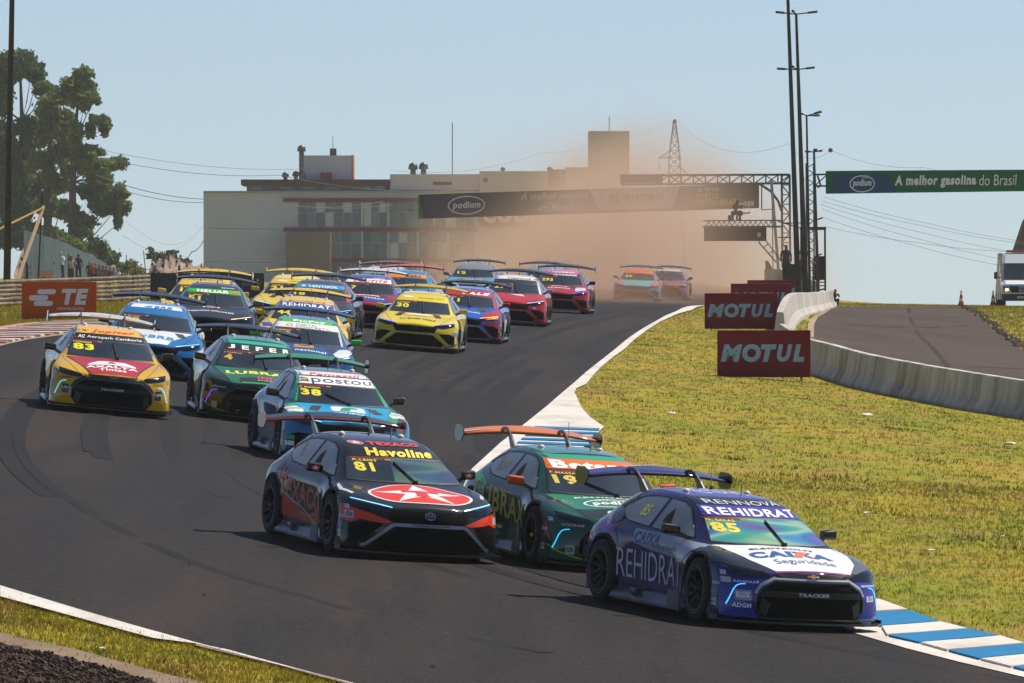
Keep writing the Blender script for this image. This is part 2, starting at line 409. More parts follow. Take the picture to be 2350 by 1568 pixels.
# ---- shared parts
def m_tyre():
    bm = bmesh.new()
    lathe(bm, [(-.145,.235),(-.15,.25),(-.152,.30),(-.135,.345),(-.11,.358),(0,.36),(.11,.358),(.135,.345),(.152,.30),(.15,.25),(.145,.235)], 36, 'x')
    me = bpy.data.meshes.new('wheel'); bm.to_mesh(me); bm.free(); me.materials.append(RUBBER); return me
def m_rim():
    bm = bmesh.new()
    lathe(bm, [(.13,.245),(.148,.243),(.148,.225),(.10,.222),(-.13,.22)], 36, 'x')
    for k in range(12):
        a = 2 * math.pi * k / 12
        for da in (-.07, .07):
            p0 = Vector((.075, .05 * math.cos(a), .05 * math.sin(a))); p1 = Vector((.135, .226 * math.cos(a + da), .226 * math.sin(a + da)))
            bar(bm, p0, p1, .014, .02)
    lathe(bm, [(.02,.09),(.09,.075),(.105,.04),(.12,.035),(.12,0.001)], 16, 'x')
    lathe(bm, [(.0,.001),(.0,.19)], 20, 'x')
    me = bpy.data.meshes.new('rim'); bm.to_mesh(me); bm.free(); me.materials.append(RIMM); return me
TYRE, RIM = m_tyre(), m_rim()
def m_nut():
    bm = bmesh.new(); lathe(bm, [(.10,.03),(.145,.028),(.15,.001)], 10, 'x'); me = bpy.data.meshes.new('wheel_nut'); bm.to_mesh(me); bm.free(); me.materials.append(None); return me
NUT = m_nut()
def m_ring():
    bm = bmesh.new(); lathe(bm, [(.150,.262),(.1535,.262),(.1535,.270),(.150,.270)], 32, 'x'); me = bpy.data.meshes.new('tyre_stripe'); bm.to_mesh(me); bm.free(); me.materials.append(mat('tyre_print', '6d7072', .7)); return me
RING = m_ring()
def wing_z(x): return 1.462 - .075 * (abs(x) / .9) ** 2.2
def m_wing():
    bm = bmesh.new(); prof = [(-.15,-.002),(-.13,.022),(-.05,.034),(.05,.03),(.15,.055),(.152,.05),(.05,.004),(-.05,-.012),(-.13,-.016)]; rows = []
    for i in range(25):
        x = -.905 + 1.81 * i / 24
        z0 = wing_z(x); y0 = 2.10 + .03 * (abs(x) / .9) ** 2; k = 1.0 - .12 * (abs(x) / .9) ** 2
        tw = .10 * (1 - abs(x) / .9)
        rows.append([bm.verts.new((x, y0 + a * k, z0 + b * k + a * tw)) for a, b in prof])
    P = len(prof)
    for i in range(24):
        for k in range(P):
            f = bm.faces.new((rows[i][k], rows[i][(k + 1) % P], rows[i + 1][(k + 1) % P], rows[i + 1][k])); f.smooth = True
            f.material_index = 0 if k in (1, 2, 3) else 1
    bm.faces.new(rows[0]); bm.faces.new(rows[-1][::-1])
    bmesh.ops.recalc_face_normals(bm, faces=bm.faces)
    me = bpy.data.meshes.new('rear_wing'); bm.to_mesh(me); bm.free(); me.materials.append(None); me.materials.append(None); return me
WING = m_wing()
def plate(pts, x0, t, axis='x'):
    """a thick plate with outline pts=(y,z)"""
    bm = bmesh.new(); a = [bm.verts.new((x0 - t / 2, y, z)) for y, z in pts]; b = [bm.verts.new((x0 + t / 2, y, z)) for y, z in pts]
    bm.faces.new(a); bm.faces.new(b[::-1]); n = len(pts)
    for i in range(n): bm.faces.new((a[i], b[i], b[(i + 1) % n], a[(i + 1) % n]))
    bmesh.ops.recalc_face_normals(bm, faces=bm.faces); return bm
def m_of(name, bm, *ms):
    me = bpy.data.meshes.new(name); bm.to_mesh(me); bm.free()
    for m in ms: me.materials.append(m)
    return me
ENDP = {s: m_of('wing_endplate', plate([(1.93,1.40),(1.96,1.47),(2.06,1.50),(2.26,1.50),(2.31,1.44),(2.29,1.33),(2.20,1.30),(2.02,1.31)], .915 * s, .014), None) for s in (-1, 1)}
STRUT = {s: m_of('wing_strut', plate([(1.42,1.27),(1.62,1.41),(1.78,1.492),(1.90,1.525),(2.02,1.515),(2.11,1.475),(2.05,1.462),(1.93,1.482),(1.84,1.465),(1.74,1.40),(1.62,1.24)], .372 * s, .022), CARBON) for s in (-1, 1)}
def m_mirror(s):
    bm = bmesh.new(); box(bm, (.985 * s, -.60, .975), (.20, .10, .115), bev=.028)
    for v in bm.verts:
        if v.co.x * s > .98: v.co.y += .03; v.co.z += .012
        if v.co.y < -.6: v.co.z = .975 + (v.co.z - .975) * .8
    return m_of('mirror', bm, None)
def m_marm(s):
    bm = bmesh.new(); bar(bm, (.80 * s, -.70, .885), (.93 * s, -.61, .955), .022, .05); return m_of('mirror_arm', bm, CARBON)
MIRR = {s: m_mirror(s) for s in (-1, 1)}; MARM = {s: m_marm(s) for s in (-1, 1)}
def m_splitter():
    bm = bmesh.new(); pts = [(-1.025,-1.80),(-1.03,-2.0),(-.99,-2.10),(-.9,-2.19),(-.66,-2.33),(-.4,-2.40),(-.15,-2.425),(.15,-2.425),(.4,-2.40),(.66,-2.33),(.9,-2.19),(.99,-2.10),(1.03,-2.0),(1.025,-1.80)]
    a = [bm.verts.new((x, y, .075)) for x, y in pts]; b = [bm.verts.new((x, y, .10)) for x, y in pts]
    bm.faces.new(a[::-1]); bm.faces.new(b); n = len(pts)
    for i in range(n): bm.faces.new((a[i], a[(i + 1) % n], b[(i + 1) % n], b[i]))
    for s in (-1, 1): box(bm, (1.015 * s, -1.92, .115), (.02, .22, .04))
    bmesh.ops.recalc_face_normals(bm, faces=bm.faces); return m_of('front_splitter', bm, mat('splitter_composite', '121316', .35, 0, .3))
SPLIT = m_splitter()
def m_skirt(s):
    bm = bmesh.new(); a = [(.84,.215),(.90,.215),(1.0,.115),(1.0,.085),(.84,.085)]
    r0 = [bm.verts.new((x * s, AXF + .40, z)) for x, z in a]; r1 = [bm.verts.new((x * s, AXR - .38, z)) for x, z in a]
    n = 5
    bm.faces.new(r0); bm.faces.new(r1[::-1])
    for i in range(n): bm.faces.new((r0[i], r1[i], r1[(i + 1) % n], r0[(i + 1) % n]))
    box(bm, (.99 * s, -.78, .20), (.012, .30, .20)); box(bm, (.93 * s, .35, .20), (.12, .16, .07), bev=.02)
    bmesh.ops.recalc_face_normals(bm, faces=bm.faces); return m_of('side_skirt', bm, mat('skirt_composite', '4b535a', .4, 0, .4, noise=('2a2f35', 3, .1)))
SKIRT = {s: m_skirt(s) for s in (-1, 1)}
def m_under():
    bm = bmesh.new(); box(bm, (0, 0, .31), (1.36, 4.2, .38)); box(bm, (0, -.1, .36), (1.70, 1.7, .44)); box(bm, (0, -1.9, .3), (1.7, .3, .3)); box(bm, (0, 1.95, .33), (1.4, .2, .3)); return m_of('underbody', bm, mat('underbody_black', '0a0a0b', .9))
UNDER = m_under()
def m_dome():
    bm = bmesh.new()
    lathe(bm, [(0,.045),(.018,.042),(.034,.028),(.042,.001)], 14, 'z'); return m_of('roof_dome', bm, mat('dome_plastic', 'cfc8bb', .35))
DOME = m_dome()
def m_ant():
    bm = bmesh.new(); lathe(bm, [(0,.022),(.02,.016),(.05,.005)], 8, 'z'); tube(bm, [(0,0,.04),(0,.01,.30)], .0045, 5); return m_of('antenna', bm, mat('antenna_black', '15161a', .5))
def m_ant2():
    bm = bmesh.new(); tube(bm, [(0,0,0),(0,.0,.13)], .008, 6); return m_of('antenna', bm, mat('antenna_black', '15161a', .5))
ANT, ANT2 = m_ant(), m_ant2()
def m_wiper(a):
    bm = bmesh.new(); sgn = math.sin(R(a)); cs = math.cos(R(a))
    def P(x, z):
        h = BVH.ray_cast(Vector((x, -5, z)), Vector((0, 1, 0))); return h[0] + Vector((0, -.02, .012))
    b = Vector((.10, .885)); e = b + Vector((-sgn * .2, cs * .11)); f = b + Vector((-sgn * .42, cs * .235))
    if f.y > 1.15: f.y = 1.15
    p = [P(*b), P(*e), P(*f)]
    tube(bm, [p[0], p[1]], .011, 6); mid = b.lerp(f, .45); tube(bm, [P(*mid), P(*(mid.lerp(f, .5))), p[2]], .013, 6); lathe(bm, [(-.02,.03),(.02,.03)], 8, 'z', c=p[0])
    return m_of('wiper', bm, mat('wiper_rubber', '0d0e10', .5))
WIPES = {a: m_wiper(a) for a in (8, 25, 55)}
def m_lines():
    L = []
    bm = bmesh.new()
    def add(mode, pts, wd=.008):
        b = poly_bm(strip(pts, wd)); lay(b, mode, .0025, .08); me = bpy.data.meshes.new('x'); b.to_mesh(me); b.free(); bm.from_mesh(me); bpy.data.meshes.remove(me)
    for s in (-1, 1):
        add('top', [(.80 * s, -1.16), (.76 * s, -1.5), (.68 * s, -1.85), (.56 * s, -2.19)])
        md = 'left' if s < 0 else 'right'; q = (lambda y: -y) if s < 0 else (lambda y: y)
        add(md, [(q(-.70), .26), (q(-.74), .55), (q(-.70), .87)]); add(md, [(q(.31), .24), (q(.31), .90)]); add(md, [(q(1.0), .45), (q(.90), .62), (q(1.0), .80), (q(1.12), .93)]); add(md, [(q(-.72), .25), (q(.86), .25)])
        add('top', [(.50 * s, -.3), (.49 * s, .5), (.475 * s, 1.3)], .012)
    return m_of('panel_gaps', bm, mat('gap_shadow', '08090a', .9))
GAPS = m_lines()

SG_F = [(-.86,.905),(-.60,1.045),(-.33,1.205),(-.10,1.262),(.265,1.28),(.265,.935),(-.2,.915)]
SG_R = [(.335,1.28),(.70,1.276),(1.02,1.245),(1.30,1.12),(1.22,1.035),(.95,.965),(.335,.938)]
SG_Q = [(1.06,1.242),(1.30,1.19),(1.52,1.10),(1.36,1.09)]
HOLE = [(-.14,.985),(.02,1.18),(.10,1.10),(.11,1.02),(.02,.985)]
def flip(P, s): return [(-u, v) for u, v in P][::-1] if s < 0 else P
HOODP = [(-.78,-1.17),(-.5,-1.262),(-.25,-1.318),(0,-1.335),(.25,-1.318),(.5,-1.262),(.78,-1.17),(.70,-1.6),(.60,-1.95),(.53,-2.19),(.35,-2.262),(0,-2.295),(-.35,-2.262),(-.53,-2.19),(-.60,-1.95),(-.70,-1.6)]
SCREEN = [(-.722,.89),(-.4,.884),(0,.883),(.4,.884),(.722,.89),(.612,1.138),(.3,1.146),(0,1.148),(-.3,1.146),(-.612,1.138)]
def band(z0, z1, x0=None, x1=None):
    """a band across windscreen or roof front between heights z0 and z1"""
    hw = lambda z: np.interp(z, [.88, 1.143, 1.262, 1.31, 1.34], [.725, .612, .562, .545, .52])
    a, b = (x0 or hw(z0)), (x1 or hw(z1)); sag = .008
    return [(-a, z0), (-a / 2, z0 + sag), (0, z0 + sag * 1.3), (a / 2, z0 + sag), (a, z0), (b, z1), (b / 2, z1 + sag), (0, z1 + sag * 1.3), (-b / 2, z1 + sag), (-b, z1)]
DISP = [0]
class Car:
    def __init__(s, key, label, base, kit, wing=('16181b', '16181b'), endp='1c1f22', mirror='15171a', base2=None, drl='6fd0ff', wipe=8, detail=2, nut='8a2a2a', sidebase=None, nk=.04, ns=1.3):
        x, y, yaw = CARPOS[key]; n, dx, dy = nrm(x, y, 1.3)
        f = Vector((-math.sin(R(yaw)), math.cos(R(yaw)), 0)); f = (f - n * f.dot(n)).normalized(); rt = f.cross(n)
        root = empty('race_car'); root.matrix_world = Matrix(((rt.x, f.x, n.x, x), (rt.y, f.y, n.y, y), (rt.z, f.z, n.z, G(x, y) + .012), (0, 0, 0, 1)))
        s.r = root; tag(root, label, 'race car', 'racing cars coming down through the corner')
        s.k = kit; s.d = detail
        b = new_obj('body', SHELL, None, root); b.material_slots[0].link = 'OBJECT'; b.material_slots[0].material = paint(base, base2, ns, nk) if base2 else paint(base)
        s.body = b; m = lambda *a: new_obj(*a)
        m('underbody', UNDER, None, root); m('front_splitter', SPLIT, None, root)
        if detail > 0: m('panel_gaps', GAPS, None, root)['kind'] = 'stuff'
        for sx in (-1, 1):
            m('side_skirt', SKIRT[sx], None, root)
            for ay in (AXF, AXR):
                wq = m('wheel', TYRE, None, root); wq.location = (.845 * sx if ay < 0 else .83 * sx, ay, .36); wq.rotation_euler = (rnd.uniform(0, 1), 0, math.pi if sx < 0 else 0)
                if ay < 0: wq.rotation_euler.z += R(-3)
                m('rim', RIM, None, wq); m('tyre_stripe', RING, None, wq)
                if detail > 1: o = m('wheel_nut', NUT, None, wq); o.material_slots[0].link = 'OBJECT'; o.material_slots[0].material = mat('nut_metal', nut, .4, .6)
            o = m('mirror', MIRR[sx], None, root); o.material_slots[0].link = 'OBJECT'; o.material_slots[0].material = paint(mirror); m('mirror_arm', MARM[sx], None, o)
            h = BVH.ray_cast(Vector((.382 * sx, .37, 3)), Vector((0, 0, -1)))[0]; o = m('roof_dome', DOME, None, root); o.location = h
        wg = m('rear_wing', WING, None, root)
        for i in (0, 1): wg.material_slots[i].link = 'OBJECT'; wg.material_slots[i].material = paint(wing[i])
        for sx in (-1, 1):
            e = m('wing_endplate', ENDP[sx], None, wg); e.material_slots[0].link = 'OBJECT'; e.material_slots[0].material = paint(endp); m('wing_strut', STRUT[sx], None, wg)
        s.wing = wg
        o = m('antenna', ANT, None, root); o.location = (.04, .62, 1.38); o = m('antenna', ANT2, None, root); o.location = (.16, .05, 1.355)
        m('wiper', WIPES[wipe], None, root)
        s.A('windscreen', 'scr', lambda: poly_bm([SCREEN]), 'front', .004, GLASSM)
        s.A('screen_edge', 'scre', lambda: poly_bm(strip(SCREEN + SCREEN[:1], .012)), 'front', .0055, mat('screen_seal', '0c0d0f', .5))
        gw = mat('side_window_film', '75808a', .3, 0, .5, noise=('5b6873', 2, .3))
        for sx in (-1, 1):
            md = 'left' if sx < 0 else 'right'
            f_ = s.A('side_window', ('sgf', sx), lambda: poly_bm([flip(SG_F, sx)]), md, .004, gw)
            s.A('side_window', ('sgr', sx), lambda: poly_bm([flip(SG_R, sx)]), md, .004, gw)
            for ay in (AXF, AXR):
                s.A('arch_trim', ('arch', sx, ay), lambda: poly_bm(strip([((ay + .418 * math.cos(R(t))) * (1 if sx > 0 else -1), .36 + .418 * math.sin(R(t))) for t in range(-14, 195, 9)][::sx], .026)), md, .006, mat('trim_black', '0c0d0f', .6, spec=.2))
            if detail > 0:
                s.A('quarter_vent', ('sgq', sx), lambda: poly_bm([flip(SG_Q, sx)]), md, .0055, mat('opening_black', '050506', .9))
                s.A('window_opening', ('hole', sx), lambda: poly_bm([flip(HOLE, sx)]), md, .006, mat('opening_black', '050506', .9))
                s.A('window_seal', ('seal', sx), lambda: poly_bm(strip(flip(SG_F, sx) + flip(SG_F, sx)[:1], .012) + strip(flip(SG_R, sx) + flip(SG_R, sx)[:1], .012)), md, .0065, mat('screen_seal', '0c0d0f', .5))
        blk = mat('front_black', '0b0c0e', .5, 0, .15, spec=.3); em = mat('daytime_light', drl, .3, emit=.85)
        if kit == 'tracker':
            og = [(-.45,.548),(.45,.548),(.60,.46),(.66,.36),(.66,.24),(.58,.135),(-.58,.135),(-.66,.24),(-.66,.36),(-.60,.46)]
            s.A('grille', 'tg', lambda: poly_bm([og]), 'front', .004, MESHM)
            s.A('grille_bar', 'tgb', lambda: poly_bm([[(-.62,.37),(.62,.37),(.60,.44),(-.60,.44)]]), 'front', .008, blk)
            s.A('grille', 'tg2', lambda: poly_bm([[(-.42,.632),(.42,.632),(.36,.585),(-.36,.585)]]), 'front', .005, blk)
            s.A('grille_frame', 'tgf', lambda: poly_bm(strip(og + og[:1], .022)), 'front', .016, mat('frame_grey', '2b3036', .35, 0, .5))
            for sx in (-1, 1):
                P = lambda L: [(u * sx, v) for u, v in L][::sx]
                s.A('headlight', ('th', sx), lambda: poly_bm([P([(.885,.70),(.72,.668),(.53,.628),(.48,.58),(.60,.565),(.80,.595),(.87,.62)])]), 'front', .006, LENS)
                if s.d > 0: s.A('air_duct', ('td', sx), lambda: poly_bm([P([(.50,.30),(.60,.36),(.62,.2),(.54,.15)])]), 'front', .010, mat('duct_grey', '22262a', .5))
                s.A('running_light', ('tr', sx, drl), lambda: poly_bm(strip(P([(.755,.497),(.80,.492),(.835,.475),(.865,.43),(.925,.262)]), .011)), 'front', .011, em)
        else:
            s.A('grille', 'cg', lambda: poly_bm([[(-.48,.60),(.48,.60),(.52,.56),(.46,.455),(-.46,.455),(-.52,.56)]]), 'front', .004, MESHM)
            s.A('grille', 'cg2', lambda: poly_bm([[(-.43,.405),(.43,.405),(.70,.20),(.66,.135),(-.66,.135),(-.70,.20)]]), 'front', .004, MESHM)
            s.cg = [(-.80,.155),(-.74,.185),(-.47,.415),(-.43,.43),(.43,.43),(.47,.415),(.74,.185),(.80,.155)]
            for sx in (-1, 1):
                P = lambda L: [(u * sx, v) for u, v in L][::sx]
                s.A('headlight', ('ch', sx), lambda: poly_bm([P([(.905,.695),(.76,.672),(.44,.625),(.47,.575),(.66,.565),(.90,.63)])]), 'front', .006, LENS)
                s.A('air_duct', ('cd', sx), lambda: poly_bm([P([(.93,.40),(.80,.45),(.56,.435),(.80,.215),(.93,.20)])]), 'front', .004, MESHM)
                s.A('running_light', ('cr', sx, drl), lambda: poly_bm(strip(P([(.452,.625),(.66,.66),(.885,.70)]), .010)), 'front', .011, em)
        s.A('rear_window', 'rw', lambda: poly_bm([[(-.46,1.02),(.46,1.02),(.44,1.22),(-.44,1.22)]]), 'rear', .005, GLASSM)
        for sx in (-1, 1): s.A('tail_light', ('tl', sx), lambda: poly_bm([[(.35*sx,.72),(.84*sx,.73),(.84*sx,.80),(.5*sx,.78)][::sx]]), 'rear', .006, mat('tail_lens', '7a1014', .2, 0, 1))
        s.A('rear_diffuser', 'rd', lambda: poly_bm([[(-.7,.21),(.7,.21),(.6,.42),(-.6,.42)]]), 'rear', .006, blk)
        if detail > 0:  # partner stickers up the corners of the nose
            for sx in (-1, 1):
                for i, c in enumerate(('8fa0ae', '39424b', '2f4f74', '33404c', '6fae7a', 'a9b2bb')):
                    z = .50 - .047 * i; ya, yb = 1.80 + .02 * i * (i > 2) * .3, 1.93
                    s.A('sticker', ('st', sx, i), lambda: poly_bm([[(u * -sx if sx > 0 else u, v) for u, v in [(ya, z), (yb, z), (yb, z - .036), (ya, z - .036)]]]), 'right' if sx > 0 else 'left', .007, vinyl(c))
    def A(s, name, key, mk, mode, off, m): return art(name, key, mk, mode, off, m, s.r)
    def bracket(s, c):
        s.A('grille_frame', 'cbr', lambda: poly_bm(strip(s.cg, .04)), 'front', .018, paint(c))
    def P(s, name, loops, mode, c, off=.004, holes=False, m=None, mirror=False):
        L = loops if isinstance(loops[0], list) else [loops]
        DISP[0] += 1
        s.A(name, None, lambda: poly_bm(L, holes), mode, off, m or vinyl(c))
        if mirror: s.A(name, None, lambda: poly_bm([[(-u, v) for u, v in l][::-1] for l in L], holes), {'left': 'right', 'right': 'left'}.get(mode, mode), off, m or vinyl(c))
    def T(s, t, mode, bx_, c, bold=.02, shear=0, off=.0075, name='lettering', rot=0, emit=0):
        def mk():
            bm = text_bm(t, bx_, bold, shear)
            if rot:
                cx, cy = (bx_[0] + bx_[2]) / 2, (bx_[1] + bx_[3]) / 2; bmesh.ops.rotate(bm, cent=(cx, cy, 0), matrix=Matrix.Rotation(R(rot), 3, 'Z'), verts=bm.verts)
            return bm
        return s.A(name, None, mk, mode, off, mat('lettering_vinyl', c, .45, 0, .2))
    def number(s, num, nm, c='ead72a', x0=-.60, w_=.28, z0=.985, z1=1.075):
        s.T(num, 'front', (x0, z0, x0 + w_, z1), c, .045, name='race_number')
        if nm: s.T(nm, 'front', (x0 + .0, z1 + .012, x0 + .30, z1 + .034), c, .03, name='driver_name')
        s.P('sponsor_strip', [(x0 - .01, 1.118), (x0 + .38, 1.118), (x0 + .38, 1.136), (x0 - .01, 1.136)], 'front', '8e2f38', .0065)
        s.P('sponsor_strip', [(x0 + .40, 1.118), (x0 + .47, 1.118), (x0 + .47, 1.136), (x0 + .40, 1.136)], 'front', 'c07a2c', .0065)
    def sunstrip(s, c, z0=1.15, z1=1.255): s.P('sunstrip', band(z0, z1), 'front', c, .005)
    def roofband(s, c, z0=1.26, z1=1.325): s.P('roof_band', band(z0, z1), 'front', c, .005)
    def roof(s, c): s.P('roof', [(-.5,-.18),(.5,-.18),(.50,.5),(.47,1.3),(-.47,1.3),(-.50,.5)], 'top', c, .004)
    def hood(s, c, loops=None): s.P('bonnet', loops or HOODP, 'top', c, .004)
    def vents(s, c='14161a', x=.42, y=-1.42):
        for sx in (-1, 1): s.A('bonnet_vent', ('hv', sx, x, y), lambda: poly_bm([[((x - .1) * sx, y + .1), ((x + .06) * sx, y + .12), ((x + .14) * sx, y - .16), ((x - .0) * sx, y - .2)][::sx]]), 'top', .007, mat('vent_mesh', c, .6))
    def pins(s):
        for sx in (-1, 1): s.A('tow_eye', ('pin', sx), lambda: poly_bm([rrect(.93 * sx - .02, .58, .93 * sx + .02, .63, .006)]), 'front', .008, mat('chrome_pin', 'b9bcc0', .2, .8))
def bowtie(cx, cz, w_, h):
    a, b = w_ / 2, h / 2; return [(cx-a,cz-b*.45),(cx-a*.92,cz+b*.45),(cx-a*.3,cz+b*.45),(cx-a*.3,cz+b),(cx+a*.36,cz+b),(cx+a*.36,cz+b*.45),(cx+a,cz+b*.45),(cx+a*.92,cz-b*.45),(cx+a*.3,cz-b*.45),(cx+a*.3,cz-b),(cx-a*.36,cz-b),(cx-a*.36,cz-b*.45)]
def tbadge(car, c='9aa0a6', w_=.062, h=.042, z=.545):
    L = strip(ell(0, z, w_, h, 24) + [(w_, z)], .009) + strip(ell(0, z, w_ * .36, h * .9, 16) + [(w_ * .36, z)], .007) + strip(ell(0, z + h * .42, w_ * .8, h * .42, 18) + [(w_ * .8, z + h * .42)], .007)
    car.P('badge', L, 'front', c, .02, m=mat('badge_chrome', c, .2, .8))
def cbadge(car, c='c8a35a', z=.607):
    car.P('badge', bowtie(0, z, .15, .05), 'front', 'c3c7cb', .012, m=mat('badge_chrome', 'c3c7cb', .2, .8)); car.P('badge', bowtie(0, z, .125, .034), 'front', c, .016)
def tracker(car):
    car.T('TRACKER', 'front', (-.19,.388,.19,.425), 'b8bdc2', .04, .2, off=.014)
# ------------------------------------------------------------------ the field, nearest first
W = 'f4f4f2'
def mir(P): return [(-u, v) for u, v in P][::-1]
NOSE_L = [(-.96,.56),(-.60,.50),(-.60,.11),(-.96,.11)]
def arc(car, t, mode, u0, v0, u1, v1, c, bold=.02, **k): return car.T(t, mode, (u0, v0, u1, v1), c, bold, **k)

c = Car('85', 'purple and white race car with white bonnet and number 85, leading at the front', '221c66', 'tracker', ('26236a', '1c1a4c'), '17181c', '0f1012', base2='15161c', nk=.09, ns=1.1, drl='58c8ff', nut='2e2f33')
c.P('bonnet', [(-.80,-1.19),(-.5,-1.275),(0,-1.34),(.5,-1.275),(.80,-1.19),(.80,-1.5),(.70,-1.9),(.52,-2.2),(0,-2.29),(-.40,-2.23),(-.56,-1.9),(-.72,-1.5)], 'top', 'eceef0')
c.P('bonnet_edge', strip([(-.42,-2.225),(-.2,-2.262),(0,-2.272),(.2,-2.262),(.42,-2.225)], .035), 'top', '8a2f8e', .006)
c.P('wing_panel', [(-.92,-1.35),(-.80,-1.2),(-.70,-1.3),(-.60,-1.75),(-.52,-2.18),(-.60,-2.17),(-.86,-1.95),(-.97,-1.7)], 'top', '1b1e24', .0055); c.P('wing_panel', [(.86,-1.3),(.80,-1.2),(.80,-1.5),(.70,-1.9),(.53,-2.18),(.60,-2.17),(.86,-1.95),(.95,-1.6)], 'top', '5a616a', .0055)
for s_ in (-1, 1):
    q_ = lambda L: L if s_ < 0 else mir(L)
    c.P('nose_panel', q_([(-.97,.55),(-.62,.565),(-.46,.555),(-.62,.47),(-.68,.36),(-.68,.24),(-.62,.13),(-.97,.13)]), 'front', '363a9c', .0045)
    c.P('nose_panel', strip(q_([(-.44,.58),(-.60,.50),(-.665,.40)]), .035), 'front', 'a9b0b8', .006)
c.P('nose_panel', strip([(-.45,.572),(.45,.572)], .022), 'front', 'b9c0c8', .006)
c.T('CAIXA', 'top', (-.50,-1.79,.50,-1.56), '1c4f96', .06, .12); c.P('emblem', [(-.02,-1.80),(.10,-1.80),(.27,-1.56),(.15,-1.56)], 'top', 'ef7b2d', .009)
c.T('Seguridade', 'top', (-.30,-2.06,.44,-1.87), '24528f', -.005); c.T('ELECTROLIT', 'top', (-.40,-1.475,.40,-1.42), '2a2c33', .04)
c.number('85', 'G. SALAS', x0=-.62, w_=.30, z0=.99, z1=1.085)
c.sunstrip('433fa6'); c.T('REHIDRAT', 'front', (-.555,1.165,.555,1.238), W, .025); c.roofband('1c2026', 1.258, 1.325); c.T('RENNOVA', 'front', (-.46,1.272,.46,1.308), 'dfe3e6', -.005)
c.roof('4a46a0'); c.T('REHIDRAT', 'top', (-.3,.1,.3,.7), 'c9cbe6', .0)
c.P('painted_iridescence', [(-.715,.893),(-.2,.889),(.3,.889),(.715,.893),(.61,1.132),(.2,1.142),(-.2,1.142),(-.61,1.132)], 'front', 'ffffff', .0048, m=sheen_paint(.75, '2c343c'))  # rainbow reflection painted over the windscreen, not a separate film
c.P('door_panel', [(-.62,.90),(-.55,.74),(-.1,.69),(.5,.66),(.86,.62),(.95,.70),(1.15,.80),(1.28,.845),(1.1,.86),(.5,.885)], 'left', '8f9cab', .0045, mirror=True)
c.T('CAIXA', 'left', (-.55,.745,.12,.875), '244f83', .05, .12); c.T('Seguridade', 'left', (-.02,.705,.60,.785), '2b4d79', -.005)
c.T('REHIDRAT', 'left', (-.93,.335,.86,.66), 'b9bdcc', -.004); c.T('REHIDRAT', 'right', (-.86,.335,.93,.66), 'b9bdcc', -.004)
c.T('85', 'left', (-.78,1.04,-.58,1.17), 'd8cf3a', .02); c.T('RENNOVA', 'left', (-1.62,.93,-1.30,.99), 'b8bfc8', 0, rot=-28)
c.P('fender_panel', [(-1.75,.86),(-1.2,.90),(-1.0,.80),(-1.35,.80)], 'left', '7a2f96', .0045)
c.T('REHIDRAT', 'front', (-.86,.508,-.62,.532), W, .02); c.T('REHIDRAT', 'front', (.64,.508,.88,.532), W, .02)
c.P('sticker', rrect(-.86,.32,-.70,.43,.012), 'front', '8d96ad', .006); c.T('BLUX', 'front', (-.845,.345,-.715,.41), W, .04); c.T('ADGM', 'front', (-.88,.235,-.70,.285), W, .03)
c.T('BLUX', 'front', (.72,.345,.84,.41), W, .04); c.P('sticker', [(-.95,.56),(-.88,.56),(-.88,.50),(-.95,.50)], 'front', 'b7bdc6', .006)
cbadge(c, 'c98f3f'); tracker(c); c.pins()
bm = text_bm('REHIDRAT', (-.42, .0, .36, .085), .03); gridcut(bm, .05)
for v in bm.verts: x_, y_ = v.co.x, v.co.y; v.co = (x_, 2.03 + y_, wing_z(x_) + .044 + .0 * y_ + .05 * (1 - abs(x_)))
obj('lettering', bm, vinyl(W), c.wing)

c = Car('81', 'black and red race car with a round white star on its bonnet and number 81', '15181d', 'corolla', ('16181c', '8e2418'), 'b5452e', '101114', drl='7cd0ff', wipe=25, nut='8f3a2c')
c.P('bonnet_emblem', ell(0.03,-1.78,.66,.395,40), 'top', 'f2f2f0', .005); c.P('bonnet_emblem', ell(0.03,-1.78,.625,.37,40), 'top', 'e23a1a', .0065)
c.P('star', [(0.03 + (u - .0) , v) for u, v in star(0,-1.79,.60,.36,.36)], 'top', 'f4f3f0', .008)
c.P('star', [(-.20,-1.69),(.27,-1.69),(.27,-1.77),(.11,-1.77),(.11,-1.89),(.16,-1.93),(-.10,-1.93),(-.04,-1.89),(-.04,-1.77),(-.20,-1.77)], 'top', 'e23a1a', .0095)
c.P('emblem', ell(-.40,1.292,.085,.018,24), 'front', 'f2f2f0', .006); c.P('emblem', ell(-.40,1.292,.078,.0155,24), 'front', 'e23a1a', .0075); c.P('emblem', star(-.40,1.292,.07,.0145), 'front', 'f2f2f0', .009)
c.T('TEXACO', 'front', (-.27,1.278,.40,1.312), 'd3392c', .07); c.T('Havoline', 'front', (-.36,1.162,.50,1.25), 'f0d21c', .05, .08)
c.P('painted_iridescence', [(-.15,.889),(.3,.889),(.715,.893),(.61,1.132),(.2,1.142),(-.1,1.142)], 'front', 'ffffff', .0048, m=sheen_paint(.20, '2c343c')); c.number('81', 'A.LEIST', x0=-.57, w_=.23, z0=.985, z1=1.085)  # weaker painted rainbow sheen on part of this windscreen
